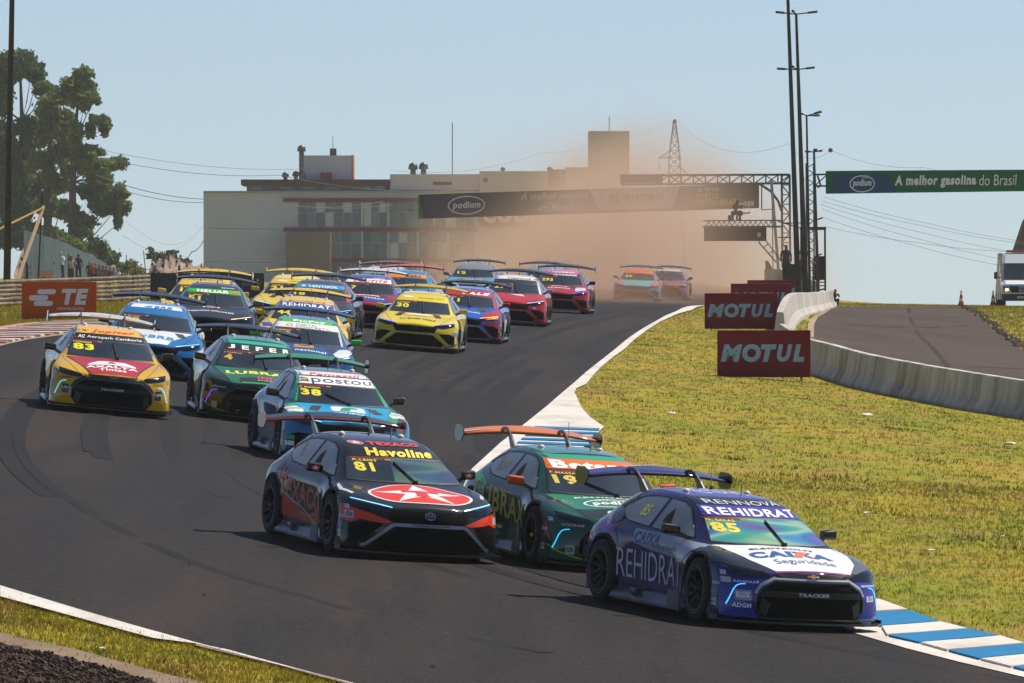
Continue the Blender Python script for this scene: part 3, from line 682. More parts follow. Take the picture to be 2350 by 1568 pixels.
for s_ in (-1, 1):
    q_ = lambda L: L if s_ < 0 else mir(L)
    c.P('nose_panel', q_([(-.98,.63),(-.90,.60),(-.70,.545),(-.45,.455),(-.52,.44),(-.70,.45),(-.82,.47),(-.90,.43),(-.98,.44)]), 'front', 'ea4018', .0048)
    c.P('mirror_emblem', ell(.93 * s_, .72, .001, .001, 4), 'front', 'e23a1a', .004) if False else None
    c.P('sticker', q_(rrect(-.955,.47,-.875,.56,.01)), 'front', 'b9bdc2', .0065)
    c.P('fender_stripe', q_([(-.88,-1.25),(-.84,-1.2),(-.87,-1.5),(-.80,-1.75),(-.84,-1.78),(-.92,-1.5)]), 'top', 'ccd2d6', .005)
c.T('GR', 'front', (-.945,.49,-.885,.54), '23262a', .03); c.T('Havoline', 'front', (-.83,.205,-.60,.235), 'c9b321', .02, .1, rot=33)
c.bracket('8d959d'); tbadge(c); c.T('COROLLA CROSS', 'front', (-.22,.424,.24,.438), '15171a', .04, off=.021); c.pins()
c.P('door_panel', [(-.9,.30),(.80,.28),(.80,.50),(.1,.36),(-.9,.56)], 'left', 'c8381c', .0045); c.P('door_panel', [(-.9,.56),(.1,.36),(.80,.50),(.72,.74),(.3,.62),(-.2,.70),(-.9,.72)], 'left', '241f1e', .005)
c.T('TEXACO', 'left', (-1.05,.47,.74,.74), 'b2392a', .03, rot=-4); c.P('side_star', star(-.95,.80,.22,.10), 'left', 'c22c25', .006)
c.P('side_swoosh', strip([(-.95,.60),(-.5,.50),(0,.42),(.4,.30),(.75,.27)], .03), 'left', '9aa1a8', .0095); c.P('side_swoosh', strip(ell(.12,.45,.42,.09,20,180,420), .02), 'left', 'b48f4e', .0098)
c.P('window_stripe', [(-.42,.95),(-.30,.95),(.02,1.22),(-.06,1.24)], 'left', '8b3a5c', .0075) if False else None
c.P('fender_panel', [(-1.95,.80),(-1.5,.92),(-1.35,.98),(-1.6,.86)], 'left', 'c9bd74', .005); c.P('fender_panel', [(-1.55,1.16),(-1.2,1.27),(-1.15,1.29),(-1.6,1.22)], 'left', 'b7281f', .005)
for s_ in (-1, 1):
    b_ = poly_bm([star(0,0,.05,.03)]); 
    for v in b_.verts: v.co = (.985 * s_ + v.co.x, -.667 + (.03 if s_*s_ else 0) - .012, .978 + v.co.y)
    bmesh.ops.create_circle(b_, cap_ends=True, segments=18, radius=.045, matrix=Matrix.Translation((.985 * s_, -.6455, .978)) @ Matrix.Rotation(R(90), 4, 'X') @ Matrix.Diagonal((1.3, .85, 1, 1)))
    for f in b_.faces: f.material_index = 0 if len(f.verts) < 10 else 1
    obj('mirror_emblem', b_, [vinyl('f2f0ee'), vinyl('cf2f22')], c.r)

c = Car('19', 'dark green race car with an orange rear wing and number 19', '14533f', 'tracker', ('d97818', 'a8520e'), '1c3a30', 'd4591f', base2='12241f', nk=.14, ns=.9, drl='35c8f5', wipe=55, nut='c9b32a')
c.hood('1c7a5c'); c.P('bonnet_front', [(-.62,-1.9),(.62,-1.9),(.53,-2.19),(0,-2.295),(-.53,-2.19)], 'top', '1e2b2c', .0055)
c.sunstrip('e87222', 1.15, 1.262); c.T('Betano', 'front', (-.54,1.16,.54,1.25), W, .05); c.roofband('23a377', 1.263, 1.305); c.roof('3a7f7a')
c.number('19', 'F.MASSA', 'dfc24a', x0=-.60, w_=.28, z0=.985, z1=1.085)
c.P('emblem', [ell(-.02,-1.66,.42,.19,30), ell(-.02,-1.66,.39,.165,30)], 'top', W, .0065, holes=True); c.T('podium', 'top', (-.32,-1.76,.30,-1.58), W, .05); c.T('PETROBRAS', 'top', (-.25,-1.57,.16,-1.53), W, .03)
c.P('emblem', ell(-.10,-2.04,.15,.07,20), 'top', W, .0075); c.T('REHIDRAT', 'top', (-.48,-1.42,.40,-1.37), 'd4dcd8', .04)
c.T('VOCKAN', 'front', (-.84,.535,-.60,.565), 'e4e8ea', .0); c.P('sticker', rrect(-.80,.20,-.70,.31,.014), 'front', 'a9b4b4', .006); c.T('GR', 'front', (-.79,.225,-.71,.285), '1d2b2c', .03)
c.P('nose_line', strip([(-.97,.30),(-.86,.22),(-.70,.17),(-.45,.125)], .012), 'front', 'b7c22d', .006)
c.T('LUBRAX', 'left', (-1.22,.50,.92,.80), 'c7c32e', .03, rot=-5); c.P('rear_panel', [(-1.75,.88),(-1.45,.98),(-1.1,.92),(-.8,.84),(-.95,.70),(-1.3,.85)], 'left', '1f8a68', .0045)
c.T('19', 'left', (-.78,1.04,-.60,1.17), '9aa86a', .02); c.T('DELTA', 'left', (-1.55,.94,-1.25,1.0), '8ba59c', .0, rot=-28); cbadge(c, '20302c'); c.pins()
bm = poly_bm([[(-.90,.03),(-.55,.05),(-.42,.07),(-.55,.09),(-.90,.10)]]); gridcut(bm, .05)
for v in bm.verts: v.co = (v.co.x, 2.0 + v.co.y, wing_z(v.co.x) + .038)
obj('wing_panel', bm, vinyl(W), c.wing)

c = Car('38', 'teal blue and green race car with a white sunstrip and number 38', '2d7aa6', 'corolla', ('1c8a4f', '101315'), '2a2d2e', '15171a', base2='1d3a52', nk=.10, ns=1.5, wipe=55, nut='444')if False else Car('38', 'teal blue and green race car with a white sunstrip and number 38', '2d7aa6', 'corolla', ('1c8a4f', '101315'), '2a2d2e', '15171a', base2='1d3a52', nk=.10, ns=1.5, wipe=55, nut='444444')
c.hood('1aa0d4'); c.sunstrip('f0f0ee'); c.T('apostou', 'front', (-.56,1.158,.54,1.245), '24406e', .0); c.P('emblem', ell(-.49,1.213,.025,.018,14), 'front', 'ef9b2c', .009)
c.roofband('f0efec', 1.27, 1.322); c.T('Famastil', 'front', (-.40,1.278,.40,1.314), 'ea6a30', .03, .2); c.roof('53667a')
c.number('38', 'Z. MUGGIATI', 'f2e01c', x0=-.60, w_=.30)
c.P('emblem', rrect(-.22,-1.74,.30,-1.44,.05), 'top', 'f2f4f2', .006); c.P('emblem', [(-.10,-1.72),(.06,-1.72),(.06,-1.60),(.20,-1.56),(.20,-1.50),(.10,-1.47),(-.02,-1.50),(-.08,-1.60)], 'top', '2aa05a', .008)
c.T('GRUPO', 'top', (-.25,-1.90,.25,-1.82), 'e8f0f4', .02); c.vents('1a1d22', .44, -1.5)
for s_ in (-1, 1):
    q_ = lambda L: L if s_ < 0 else mir(L)
    c.P('wing_panel', q_([(-.80,-1.17),(-.73,-1.2),(-.62,-1.9),(-.55,-2.2),(-.72,-2.12),(-.93,-1.85),(-.90,-1.3)]), 'top', '2a9e55', .0055)
    c.P('wing_panel', q_([(-.93,-1.45),(-.74,-1.42),(-.66,-1.7),(-.70,-1.85),(-.90,-1.75)]), 'top', 'eceeec', .0075)
    c.T('Citrio', 'top', (-.91 if s_ < 0 else .70,-1.66,-.71 if s_ < 0 else .90,-1.54), '1b1d20', 0, .1, off=.0095)
    c.P('pillar_panel', q_([(-.735,.88),(-.69,.88),(-.595,1.145),(-.55,1.26),(-.575,1.27),(-.63,1.145)]), 'front', '2fae60', .0055)
c.P('door_panel', [(-.95,.52),(-.2,.60),(.80,.42),(.80,.28),(-.95,.30)], 'left', '56697c', .0045); c.T('Ori', 'left', (-.9,.36,-.4,.52), '20262c', .05); c.P('door_panel', [(.35,.60),(.78,.60),(.86,.36),(.70,.30),(.40,.42)], 'left', 'b55a34', .006)
c.P('rear_panel', [(-1.9,.86),(-1.5,.96),(-1.25,.92),(-1.4,.82)], 'left', 'dfe6e2', .005); c.bracket('39434c')
for i_, col_ in enumerate(('2a9e55', 'd9dee2', '25436b')): c.P('nose_panel', [(-.96,.40-.09*i_),(-.84,.40-.09*i_),(-.84,.33-.09*i_),(-.96,.33-.09*i_)], 'front', col_, .006)

c = Car('83', 'yellow race car with a red bonnet and number 83, leftmost of the nearer cars', 'd2a50e', 'tracker', ('c9ccd0', '9a7a1c'), '303236', '14161a', drl='6fd0ff', wipe=8)
c.P('bonnet', [(-.72,-1.18),(-.4,-1.285),(0,-1.335),(.4,-1.285),(.72,-1.18),(.46,-1.95),(.36,-2.25),(0,-2.29),(-.36,-2.25),(-.46,-1.95)], 'top', 'b3202f')
c.P('bonnet_emblem', [(-.42,-1.78),(.40,-1.78),(.38,-1.66),(.22,-1.53),(-.22,-1.53),(-.36,-1.66)], 'top', 'f1efee', .006); c.P('bonnet_emblem', [(-.075,-1.68),(.065,-1.68),(.03,-1.57),(-.04,-1.57)], 'top', 'b3202f', .008)
c.T('AXALTA', 'top', (-.44,-1.96,.42,-1.83), 'f4f2f0', .05); c.T('Tintas', 'top', (-.23,-2.12,.22,-1.99), 'f4f2f0', .03)
c.sunstrip('14181e', 1.145, 1.245); c.T('Aeropark Camboriu', 'front', (-.39,1.17,.52,1.218), 'eef0f2', .01); c.T('AC', 'front', (-.54,1.17,-.42,1.218), 'eef0f2', .04, .2)
c.roofband('f2b61e', 1.246, 1.33); c.T('Jupiter', 'front', (-.32,1.262,.42,1.315), 'c43a1e', .05, .25); c.roof('f0b93a'); c.P('emblem', star(-.42,1.29,.07,.02,.3,0,6), 'front', 'c43a1e', .007)
c.number('83', 'G.CASAGRANDE', 'f3ea1e', x0=-.62, w_=.34, z0=.985, z1=1.08)
for s_ in (-1, 1):
    q_ = lambda L: L if s_ < 0 else mir(L)
    c.P('pillar_panel', q_([(-.80,1.10),(-.60,1.26),(-.56,1.33),(-.50,1.34),(-.555,1.262),(-.62,1.14),(-.70,.95)]), 'front', '1b2430', .0055)
    c.P('nose_panel', strip(q_([(-.44,.59),(-.60,.50),(-.67,.40)]), .05), 'front', '20262e', .006)
    c.P('sticker', q_(rrect(-.82,.29,-.71,.44,.02)), 'front', '2c2a44', .0065); x0_ = -.81 if s_ < 0 else .72
    c.T('UFI', 'front', (x0_,.36,x0_+.09,.40), 'e9e9ee', .03, off=.009); c.T('Jupiter', 'front', (-.85 if s_ < 0 else .66,.535,-.66 if s_ < 0 else .85,.565), '6a2414', .04, .2)
    c.P('wing_seam', strip(q_([(-.38,-2.25),(-.47,-1.95),(-.735,-1.2)]), .02), 'top', '2a2420', .0055)
c.P('nose_panel', strip([(-.46,.572),(.46,.572)], .03), 'front', '20262e', .006)
c.P('sticker', rrect(-.955,.62,-.905,.67,.006), 'front', '14161a', .007); c.T('b', 'front', (-.945,.628,-.92,.66), W, .04, off=.009)
c.P('door_panel', [(-.95,.30),(.80,.28),(.85,.62),(.3,.80),(-.9,.75)], 'left', '2a2b2c', .0045); c.P('door_panel', [(-.6,.30),(.3,.45),(.8,.40),(.8,.60),(0,.62)], 'left', 'b58a1c', .006)
cbadge(c, '22252a'); tracker(c); c.pins()
for x_, w2 in ((-.68, .20), (-.10, .22), (.5, .2)):
    bm = text_bm('ONIXPETRO' if x_ == -.10 else 'PETRO', (x_, .0, x_ + w2 * 1.25, .05), .03); gridcut(bm, .05)
    for v in bm.verts: q_ = v.co.copy(); v.co = (q_.x, 2.03 + q_.y, wing_z(q_.x) + .036 + .05 * (1 - abs(q_.x)))
    obj('lettering', bm, vinyl('30343a'), c.wing)
    bm = poly_bm([[(x_ - .07, 0), (x_ - .01, 0), (x_ - .01, .05), (x_ - .07, .05)]])
    for v in bm.verts: q_ = v.co.copy(); v.co = (q_.x, 2.03 + q_.y, wing_z(q_.x) + .036 + .05 * (1 - abs(q_.x)))
    obj('wing_panel', bm, vinyl('b5442c'), c.wing)

c = Car('4', 'dark green race car with a spaced white sunstrip lettering and number 4', '12402f', 'tracker', ('14171a', '0e1012'), '2a2d2c', '101214', base2='0f1f1b', nk=.12, ns=1.2, drl='7a3cff', wipe=8)
c.hood('1a6b50'); c.P('bonnet_front', [(-.38,-1.95),(.60,-1.85),(.53,-2.19),(0,-2.295),(-.40,-2.25)], 'top', '222e30', .0055)
c.sunstrip('1d2c30', 1.145, 1.255)
for i_, ch_ in enumerate('JEFER'): x_ = -.53 + .235 * i_; c.T(ch_, 'front', (x_, 1.168, x_ + .12, 1.232), W, .03)
c.roofband('20b184', 1.256, 1.30); c.roof('3c8a78')
c.T('LUBRAX', 'top', (-.60,-1.72,.62,-1.50), 'e6e238', .05); c.T('INDY', 'top', (-.08,-2.02,.38,-1.87), 'd8343c', .05); c.T('EXTREME ENERGY', 'top', (-.08,-2.10,.38,-2.06), W, .0)
c.P('bonnet_edge', strip([(-.36,-2.20),(-.1,-2.235),(.2,-2.235),(.45,-2.18)], .05), 'top', '3fae33', .0065)
c.number('4', 'J.CAMPOS', 'd9b13c', x0=-.60, w_=.14)
c.T('eleven', 'front', (-.84,.535,-.62,.575), 'c4ccd0', 0); c.P('nose_line', strip([(-.97,.30),(-.86,.22),(-.70,.17),(-.45,.125)], .014), 'front', 'a8b52c', .006)
c.P('nose_panel', [(-.97,.46),(-.86,.44),(-.84,.38),(-.92,.32),(-.97,.34)], 'front', '8a7a30', .0045); c.P('sticker', rrect(-.83,.20,-.74,.30,.014), 'front', 'b9a98a', .0065)
c.P('side_emblem', [ell(-.35,.50,.42,.17,20), ell(-.35,.50,.39,.145,20)], 'left', '8d7a66', .005, holes=True); c.T('BOLD', 'left', (-.58,.43,-.12,.56), '7c6a58', .02); cbadge(c, '2b3236')

c = Car('73', 'blue race car with a white bonnet and number 73', '1a6fb0', 'corolla', ('14171a', '0e1012'), '3a3c3e', '14161a', drl='6fc4ff', wipe=55)
c.hood('e3e5e6', [[(-.75,-1.18),(-.4,-1.285),(0,-1.335),(.4,-1.285),(.75,-1.18),(.50,-1.75),(.36,-2.0),(.30,-2.26),(0,-2.295),(-.30,-2.26),(-.36,-2.0),(-.50,-1.75)]])
c.T('BRB', 'top', (-.10,-1.98,.40,-1.74), '2a86bd', .05, .15); c.P('emblem', [(-.42,-1.95),(-.14,-1.95),(-.10,-1.76),(-.30,-1.82)], 'top', '4fb6d8', .007)
c.P('roof_band', band(1.262, 1.325, .50, .46), 'front', 'f2f2f0', .005); c.T('BRB', 'front', (-.05,1.272,.30,1.314), '2a6fae', .04, .15); c.P('emblem', [(-.24,1.278),(-.10,1.276),(-.07,1.31),(-.20,1.30)], 'front', '35a2cf', .008)
c.sunstrip('1a6fb0'); c.roof('4f8ec4'); c.number('73', 'E.ELIAS', 'd8b94a', x0=-.60, w_=.30); c.vents('20242a', .50, -1.45)
for s_ in (-1, 1):
    q_ = lambda L: L if s_ < 0 else mir(L)
    c.P('nose_panel', q_([(-.98,.66),(-.92,.60),(-.84,.56),(-.80,.44),(-.98,.30)]), 'front', 'dfe2e4', .0048)
    c.P('rear_panel', q_([(-1.2,.90),(-.70,.86),(.2,.88),(.9,.80),(.86,.62),(-1,.72)]) if False else [(-1.9,.9),(-1.2,.93),(.2,.88),(.9,.80),(.86,.62),(-1,.72)] if s_ < 0 else [(1.9,.9),(1,.72),(-.86,.62),(-.9,.80),(-.2,.88),(1.2,.93)], 'left' if s_ < 0 else 'right', 'd9dcde', .0048)
c.bracket('39434c')

c = Car('00', 'blue race car with green and white bands above its windscreen', '27508f', 'corolla', ('16365e', '0d1d33'), '3a3a3a', '2fae3c', drl='d8e4ee', wipe=8)
c.hood('244a82'); c.sunstrip('efefed', 1.15, 1.25); c.T('CAPITAL', 'front', (-.22,1.203,.20,1.236), '34383e', -.005); c.T('CONCRETO', 'front', (-.22,1.162,.46,1.195), '34383e', -.005)
c.P('emblem', [ell(-.34,1.2,.07,.026,16), ell(-.34,1.2,.05,.018,16)], 'front', 'c96a6c', .007, holes=True)
c.roofband('3fbf3a', 1.252, 1.318); c.T('PicPay', 'front', (-.28,1.264,.36,1.308), W, .05); c.roof('5f7ea6')
c.P('emblem', ell(-.02,-1.48,.20,.11,24), 'top', 'e8a52c', .006); c.P('emblem', ell(-.02,-1.46,.13,.05,20), 'top', '244a82', .0075); c.P('emblem', [(-.22,-1.66),(.18,-1.62),(.18,-1.58),(-.22,-1.61)], 'top', 'e8a52c', .006)
c.T('nacional', 'top', (-.18,-1.92,.42,-1.78), 'e6eaf0', .02); c.number('00', 'C.BUENO', 'ecdf1e', x0=-.60, w_=.30); c.vents('12161c', .48, -1.5)
for s_ in (-1, 1):
    q_ = lambda L: L if s_ < 0 else mir(L)
    c.P('wing_panel', q_([(-.86,-1.2),(-.66,-1.42),(-.56,-1.85),(-.62,-2.1),(-.85,-1.9),(-.92,-1.5)]), 'top', 'dfe3e6', .0065)
    c.P('pillar_panel', q_([(-.735,.88),(-.70,.88),(-.60,1.145),(-.57,1.25),(-.59,1.25),(-.64,1.145)]), 'front', 'd7dade', .0055)
c.bracket('3a4450')

c = Car('reh', 'yellow and blue race car with white letters on its blue sunstrip', 'e6c02c', 'corolla', ('e0b81e', '15171a'), '3c3c3a', 'd9b21c', drl='a8c8ff', detail=1)
c.sunstrip('2a4f9a', 1.145, 1.25); c.T('REHIDRAT', 'front', (-.52,1.165,.52,1.235), W, .02); c.roofband('f0c22c', 1.252, 1.335); c.T('eurofarma', 'front', (-.40,1.268,.40,1.305), '3c4a8c', .0)
c.roof('ecc95c'); c.hood('ecc93a'); c.P('wing_panel', [(-.90,-1.5),(-.70,-1.6),(-.66,-1.9),(-.86,-1.9)], 'top', '2b4f9c', .0065); c.number('44', '', 'ecdf1e'); c.bracket('2b4f9c')
c.P('side_panel', [(-1.2,.8),(-.2,.7),(.8,.75),(.6,.5),(-1,.55)], 'right', '2b4f9c', .005)

c = Car('51', 'black race car with a bright green sunstrip and number 51', '202428', 'corolla', ('16181b', '101214'), '6b6f73', '16181b', drl='ffdfa0', detail=1)
c.sunstrip('35b83c', 1.15, 1.235); c.T('HELIAR', 'front', (-.38,1.165,.34,1.222), W, .06); c.P('emblem', [(.38,1.165),(.50,1.175),(.55,1.22),(.43,1.215)], 'front', 'e0622c', .008)
c.T('BRASIL', 'front', (.16,1.27,.46,1.29), 'cfd4d8', .03); c.roof('3b4249'); c.number('51', 'A. ABREU', 'dcca4e', x0=-.56, w_=.28)
c.P('bonnet_emblem', [(-.20,-1.5),(.16,-1.5),(.18,-1.40),(.10,-1.33),(-.14,-1.33),(-.22,-1.40)], 'top', 'c8ccd6', .006); c.P('bonnet_emblem', [(-.17,-1.44),(.13,-1.44),(.10,-1.36),(-.13,-1.36)], 'top', 'b3384a', .0075); c.T('SHERWIN-WILLIAMS', 'top', (-.56,-1.88,.50,-1.77), 'e4e8ea', .03)
for s_ in (-1, 1): c.P('door_panel', [(-1.3,.5),(1,.4),(.9,.8),(-1.2,.85)], 'left' if s_ < 0 else 'right', '5b6167', .0045)

c = Car('vent', 'grey, black and red race car with a cyan sunstrip', '30363c', 'corolla', ('121416', '101214'), '8b8078', '202428', base2='6a3434', nk=.06, ns=1.6, detail=1)
c.sunstrip('1f9ccc', 1.17, 1.255); c.T('VENTISOL', 'front', (-.28,1.185,.44,1.235), W, .02, .1); c.P('emblem', ell(-.40,1.21,.05,.018,16), 'front', W, .007); c.roof('4c555c'); c.number('18', '', 'e3cf2a')
for s_ in (-1, 1): c.P('pillar_panel', [(s_ * u, v) for u, v in [(.72,.88),(.80,.88),(.68,1.145),(.60,1.25),(.57,1.25),(.62,1.145)]][::s_], 'front', 'b83238' if s_ > 0 else 'b38a94', .0055)
c.P('bonnet', [(.2,-1.3),(.75,-1.18),(.7,-1.6),(.5,-2.1)], 'top', '4a2a2c')

c = Car('21', 'yellow race car with number 21 and a plain yellow rear wing', 'e3c534', 'corolla', ('d9b822', 'a8901c'), 'c9b23c', 'cfae22', drl='6fc0ff', detail=1)
c.number('21', 'T.CAMILO', 'eee21e', x0=-.56, w_=.30); c.P('emblem', ell(-.30,1.21,.15,.022,20), 'front', 'e8e4d0', .006); c.T('mercado livre', 'front', (-.08,1.195,.46,1.225), '4a4a3c', .0); c.roof('ecd66a'); c.vents(); c.roofband('ecd04a')
c = Car('1', 'yellow race car mostly hidden behind the black car with the green sunstrip', 'e6c22c', 'tracker', ('e0bb1c', '1a1a18'), 'c8bba8', 'd9b21c', detail=1)
c.number('11', 'DI MAURO', 'ecdf1e', x0=-.52, w_=.26); c.roof('efd05a'); c.roofband('efca3c'); c.T('STOCK SEMPRE LIVRE', 'front', (-.40,1.272,.42,1.30), '3f5a9c', .03); c.P('wing_panel', [(-.6,-1.5),(-.2,-1.55),(-.2,-1.7),(-.6,-1.65)], 'top', '2b4f9c', .0065)
c = Car('loc', 'red and blue race car with a white and red lettered sunstrip', 'a3161f', 'corolla', ('d9d3d0', '2b2f34'), 'c9b8a8', '2a3f9c', detail=1)
c.sunstrip('f0eeec', 1.16, 1.26); c.T('LOCTITE', 'front', (-.40,1.175,.50,1.24), 'cf3328', .05, .15); c.roofband('33479c', 1.262, 1.32); c.roof('4a62ae'); c.T('ACDELCO', 'front', (.1,1.275,.40,1.30), 'dfe3f0', .03)
c.number('7', '', 'e9df2a', x0=-.44, w_=.14); c.T('BARDONA', 'top', (-.40,-1.54,.36,-1.42), 'f4e9e6', .05); c.P('bonnet', [(-.66,-1.60),(.66,-1.60),(.53,-2.15),(-.53,-2.15)], 'top', '3a3f8c', .0055); c.T('ITHASA', 'top', (-.10,-1.84,.50,-1.70), 'e6e8f2', .03, .1); c.vents()
for s_ in (-1, 1): c.P('pillar_panel', [(s_ * u, v) for u, v in [(.725,.88),(.78,.88),(.67,1.145),(.60,1.25),(.57,1.25),(.62,1.145)]][::s_], 'front', '3d4fd0', .0055)
c = Car('ora', 'blue race car with a black and orange wing, behind the red and blue car', '2b7fae', 'tracker', ('c9562a', '1c1816'), '6b4a3a', '2a2c2e', detail=1)
c.sunstrip('e38a1e', 1.16, 1.25); c.T('VIBRA', 'front', (.0,1.175,.46,1.235), '3a3420', .05); c.roof('5b8cb4'); c.P('pillar_panel', [(.725,.88),(.80,.88),(.68,1.145),(.60,1.25),(.57,1.25),(.62,1.145)], 'front', '22a0c4', .0055); c.P('side_panel', [(-.8,.5),(1,.5),(1,.85),(-.8,.85)], 'right', 'b5a8a4', .005); c.number('95', '', 'd9a52a')
c = Car('whi', 'race car with a pale silver roof, barely showing at the back', '8a979e', 'tracker', ('7a4a34', '3a2c26'), 'd9c8a8', '2a2c2e', detail=0); c.roof('c9ced0'); c.roofband('b9c2c6')
c = Car('30', 'bright yellow race car with number 30 alone at the middle of the track', 'e3cc1e', 'corolla', ('c9ac14', 'a08a12'), 'c9b02a', 'd0b41e', drl='3a4cff', detail=1)
c.number('30', 'C.RAMOS', 'eee21e', x0=-.58, w_=.30); c.P('emblem', ell(-.34,1.235,.13,.022,20), 'front', 'f2efdc', .006); c.T('mercado livre', 'front', (-.10,1.215,.50,1.248), '5a5636', .0); c.roof('eed962')
c.P('bonnet_emblem', ell(.02,-1.52,.36,.12,28), 'top', 'dd9c1c', .006); c.P('bonnet_emblem', ell(.02,-1.49,.33,.085,28), 'top', 'f4f2ea', .0075); c.T('BLACK TOOLS', 'top', (-.22,-1.98,.44,-1.87), '1c1c1a', .05); c.P('emblem', [rrect(-.40,-1.98,-.26,-1.87,.015), rrect(-.385,-1.965,-.275,-1.885,.01)], 'top', '1c1c1a', .0075, holes=True)
c.vents(); c.bracket('cfbb1c'); tbadge(c, '5d6a6c'); c.T('COROLLA CROSS', 'front', (-.34,.415,.34,.442), '24261c', .03, off=.022)
for s_ in (-1, 1):
    q_ = lambda L: L if s_ < 0 else mir(L)
    c.P('nose_panel', q_([(-.98,.20),(-.72,.12),(-.72,.155),(-.98,.235)]), 'front', '2a5fc0', .006); c.P('sticker', q_([(-.96,.50),(-.86,.49),(-.86,.42),(-.96,.42)]), 'front', '7d93a0', .007)
    c.P('roof_rail_opening', q_([(-.58,-.1),(-.52,-.16),(-.50,.10),(-.54,.16)]), 'top', '2b3a42', .006)
    c.P('side_panel', [(u * (-s_), v) for u, v in [(-.3,.28),(-.85,.32),(-.85,.52),(-.2,.50)]][::-s_], 'left' if s_ < 0 else 'right', '9fb2d6', .0055)
c = Car('11', 'blue and red race car with a red mirror, right behind the bright yellow car', '1f55b5', 'corolla', ('15171c', '101214'), 'c9a884', 'a31c2a', drl='ffc04a', detail=1)
c.sunstrip('c22a34', 1.15, 1.285); c.T('VALE', 'front', (-.18,1.185,.54,1.245), W, .06, .2); c.P('roof', [(-.5,-.2),(.5,-.2),(.50,.5),(.47,1.3),(-.47,1.3),(-.50,.5)], 'top', '6b92d4', .004)
c.number('111', 'BARRICHELLO', 'e3cf2a', x0=-.58, w_=.40); c.T('SHERWIN-WILLIAMS', 'top', (-.40,-1.92,.42,-1.82), 'dfe6f2', .04); c.vents()
for s_ in (-1, 1):
    q_ = lambda L: L if s_ < 0 else mir(L)
    c.P('wing_panel', q_([(-.84,-1.2),(-.66,-1.5),(-.50,-2.05),(-.56,-2.2),(-.80,-2.02),(-.97,-1.7),(-.95,-1.3)]), 'top', 'b3242e', .0065); c.P('pillar_panel', q_([(-.73,.88),(-.84,.86),(-.70,1.145),(-.61,1.25),(-.57,1.25),(-.62,1.145)]), 'front', 'c02a30', .0055)
    c.P('nose_panel', q_([(-.98,.62),(-.56,.50),(-.56,.44),(-.80,.13),(-.98,.13)]), 'front', '8e1f28', .003)
    c.P('side_panel', [(u * (-s_), v) for u, v in [(-.8,.28),(.9,.28),(.9,.55),(-.8,.6)]][::-s_], 'left' if s_ < 0 else 'right', 'd5dae0', .0055)
    c.P('headlight_film', q_([(-.905,.69),(-.60,.65),(-.60,.60),(-.88,.63)]), 'front', 'dba31c', .0085)
c.bracket('8a8f96')
c = Car('29', 'red race car with a white roof front, behind the blue and red one', 'b8140f', 'corolla', ('15171a', '101214'), 'b89c84', '8fa0ac', drl='6fd0ff', detail=1)
c.sunstrip('2a2f36', 1.15, 1.24); c.roofband('eceae6', 1.242, 1.325); c.T('Lideranca', 'front', (-.22,1.26,.42,1.30), '23282e', .03); c.roof('d4d6d6'); c.number('29', 'A.IBIAPINA', 'ecdf1e', x0=-.56, w_=.28)
c.P('bonnet_panel', [(-.10,-1.5),(.25,-1.42),(.35,-1.6),(.1,-1.62)], 'top', 'efe6e2', .006); c.T('IPIRANGA', 'front', (.56,.47,.66,.53), 'a9b2c0', .03) if False else c.T('R', 'front', (.62,.47,.74,.53), '9aa6b8', .04)
for s_ in (-1, 1): c.P('pillar_panel', [(s_ * u, v) for u, v in [(.725,.88),(.78,.88),(.67,1.145),(.60,1.25),(.57,1.25),(.62,1.145)]][::s_], 'front', 'e2e2e0', .0055)
c = Car('293', 'red race car with a pink roof front and number 293', 'a5181a', 'corolla', ('15171a', '101214'), '3a3230', '26221f', drl='7a3cff', detail=1)
c.sunstrip('26262a', 1.15, 1.235); c.T('MOTORPIX', 'front', (-.34,1.17,.50,1.222), 'e9e6e6', .05); c.roofband('d0559c', 1.237, 1.32); c.T('UVERO', 'front', (-.30,1.255,.40,1.298), 'f6e4ee', .03); c.number('293', '', 'e9df1e', x0=-.60, w_=.36); c.roof('b78a96')
c.T('radesco', 'top', (-.34,-1.82,.36,-1.68), 'f0e4e2', .03); c.P('bonnet_emblem', [ell(.0,-1.52,.26,.10,20), ell(.0,-1.54,.22,.07,20)], 'top', 'f0e4e2', .006, holes=True); c.P('wing_panel', [(.5,-1.5),(.82,-1.4),(.86,-1.8),(.55,-2.05)], 'top', 'd9d6d6', .0065); c.vents()
c = Car('12', 'grey and teal race car with number 12, hazy behind the blue and red car', '7c8488', 'corolla', ('3a3634', '2a2826'), '8a8078', '6a7074', drl='cfe0e8', detail=1)
c.number('12', '', 'e3dc2a', x0=-.56, w_=.30); c.P('bonnet_panel', [(-.86,-1.25),(-.45,-1.3),(-.6,-1.9),(-.85,-1.9)], 'top', '3fa3bc', .0055); c.P('bonnet_panel', [(.45,-1.3),(.86,-1.25),(.85,-1.9),(.6,-1.9)], 'top', '3fa3bc', .0055); c.T('ZAPALLA', 'top', (-.36,-1.8,.36,-1.66), 'd8dcdc', .03)
c = Car('bh', 'grey race car barely showing behind the red number 293 car', '86898a', 'tracker', ('4a423c', '3a342f'), '6a5a50', '3a3634', detail=0)
c = Car('27', 'orange and teal race car with number 27 driving out of the dust', 'c45a24', 'corolla', ('4a3a2e', '3a2e26'), '5a4638', '2f6a70', drl='5a5cff', detail=1, base2='2d7f86', nk=.05, ns=1.2)
c.hood('4fa6a6'); c.sunstrip('d8682c'); c.roofband('d8682c'); c.number('27', '', 'ecdf1e', x0=-.56, w_=.32)
for s_ in (-1, 1): c.P('wing_panel', [(s_ * u, v) for u, v in [(.84,-1.2),(.66,-1.5),(.52,-2.05),(.70,-2.1),(.95,-1.7)]][::s_], 'top', 'd2612a', .0065)
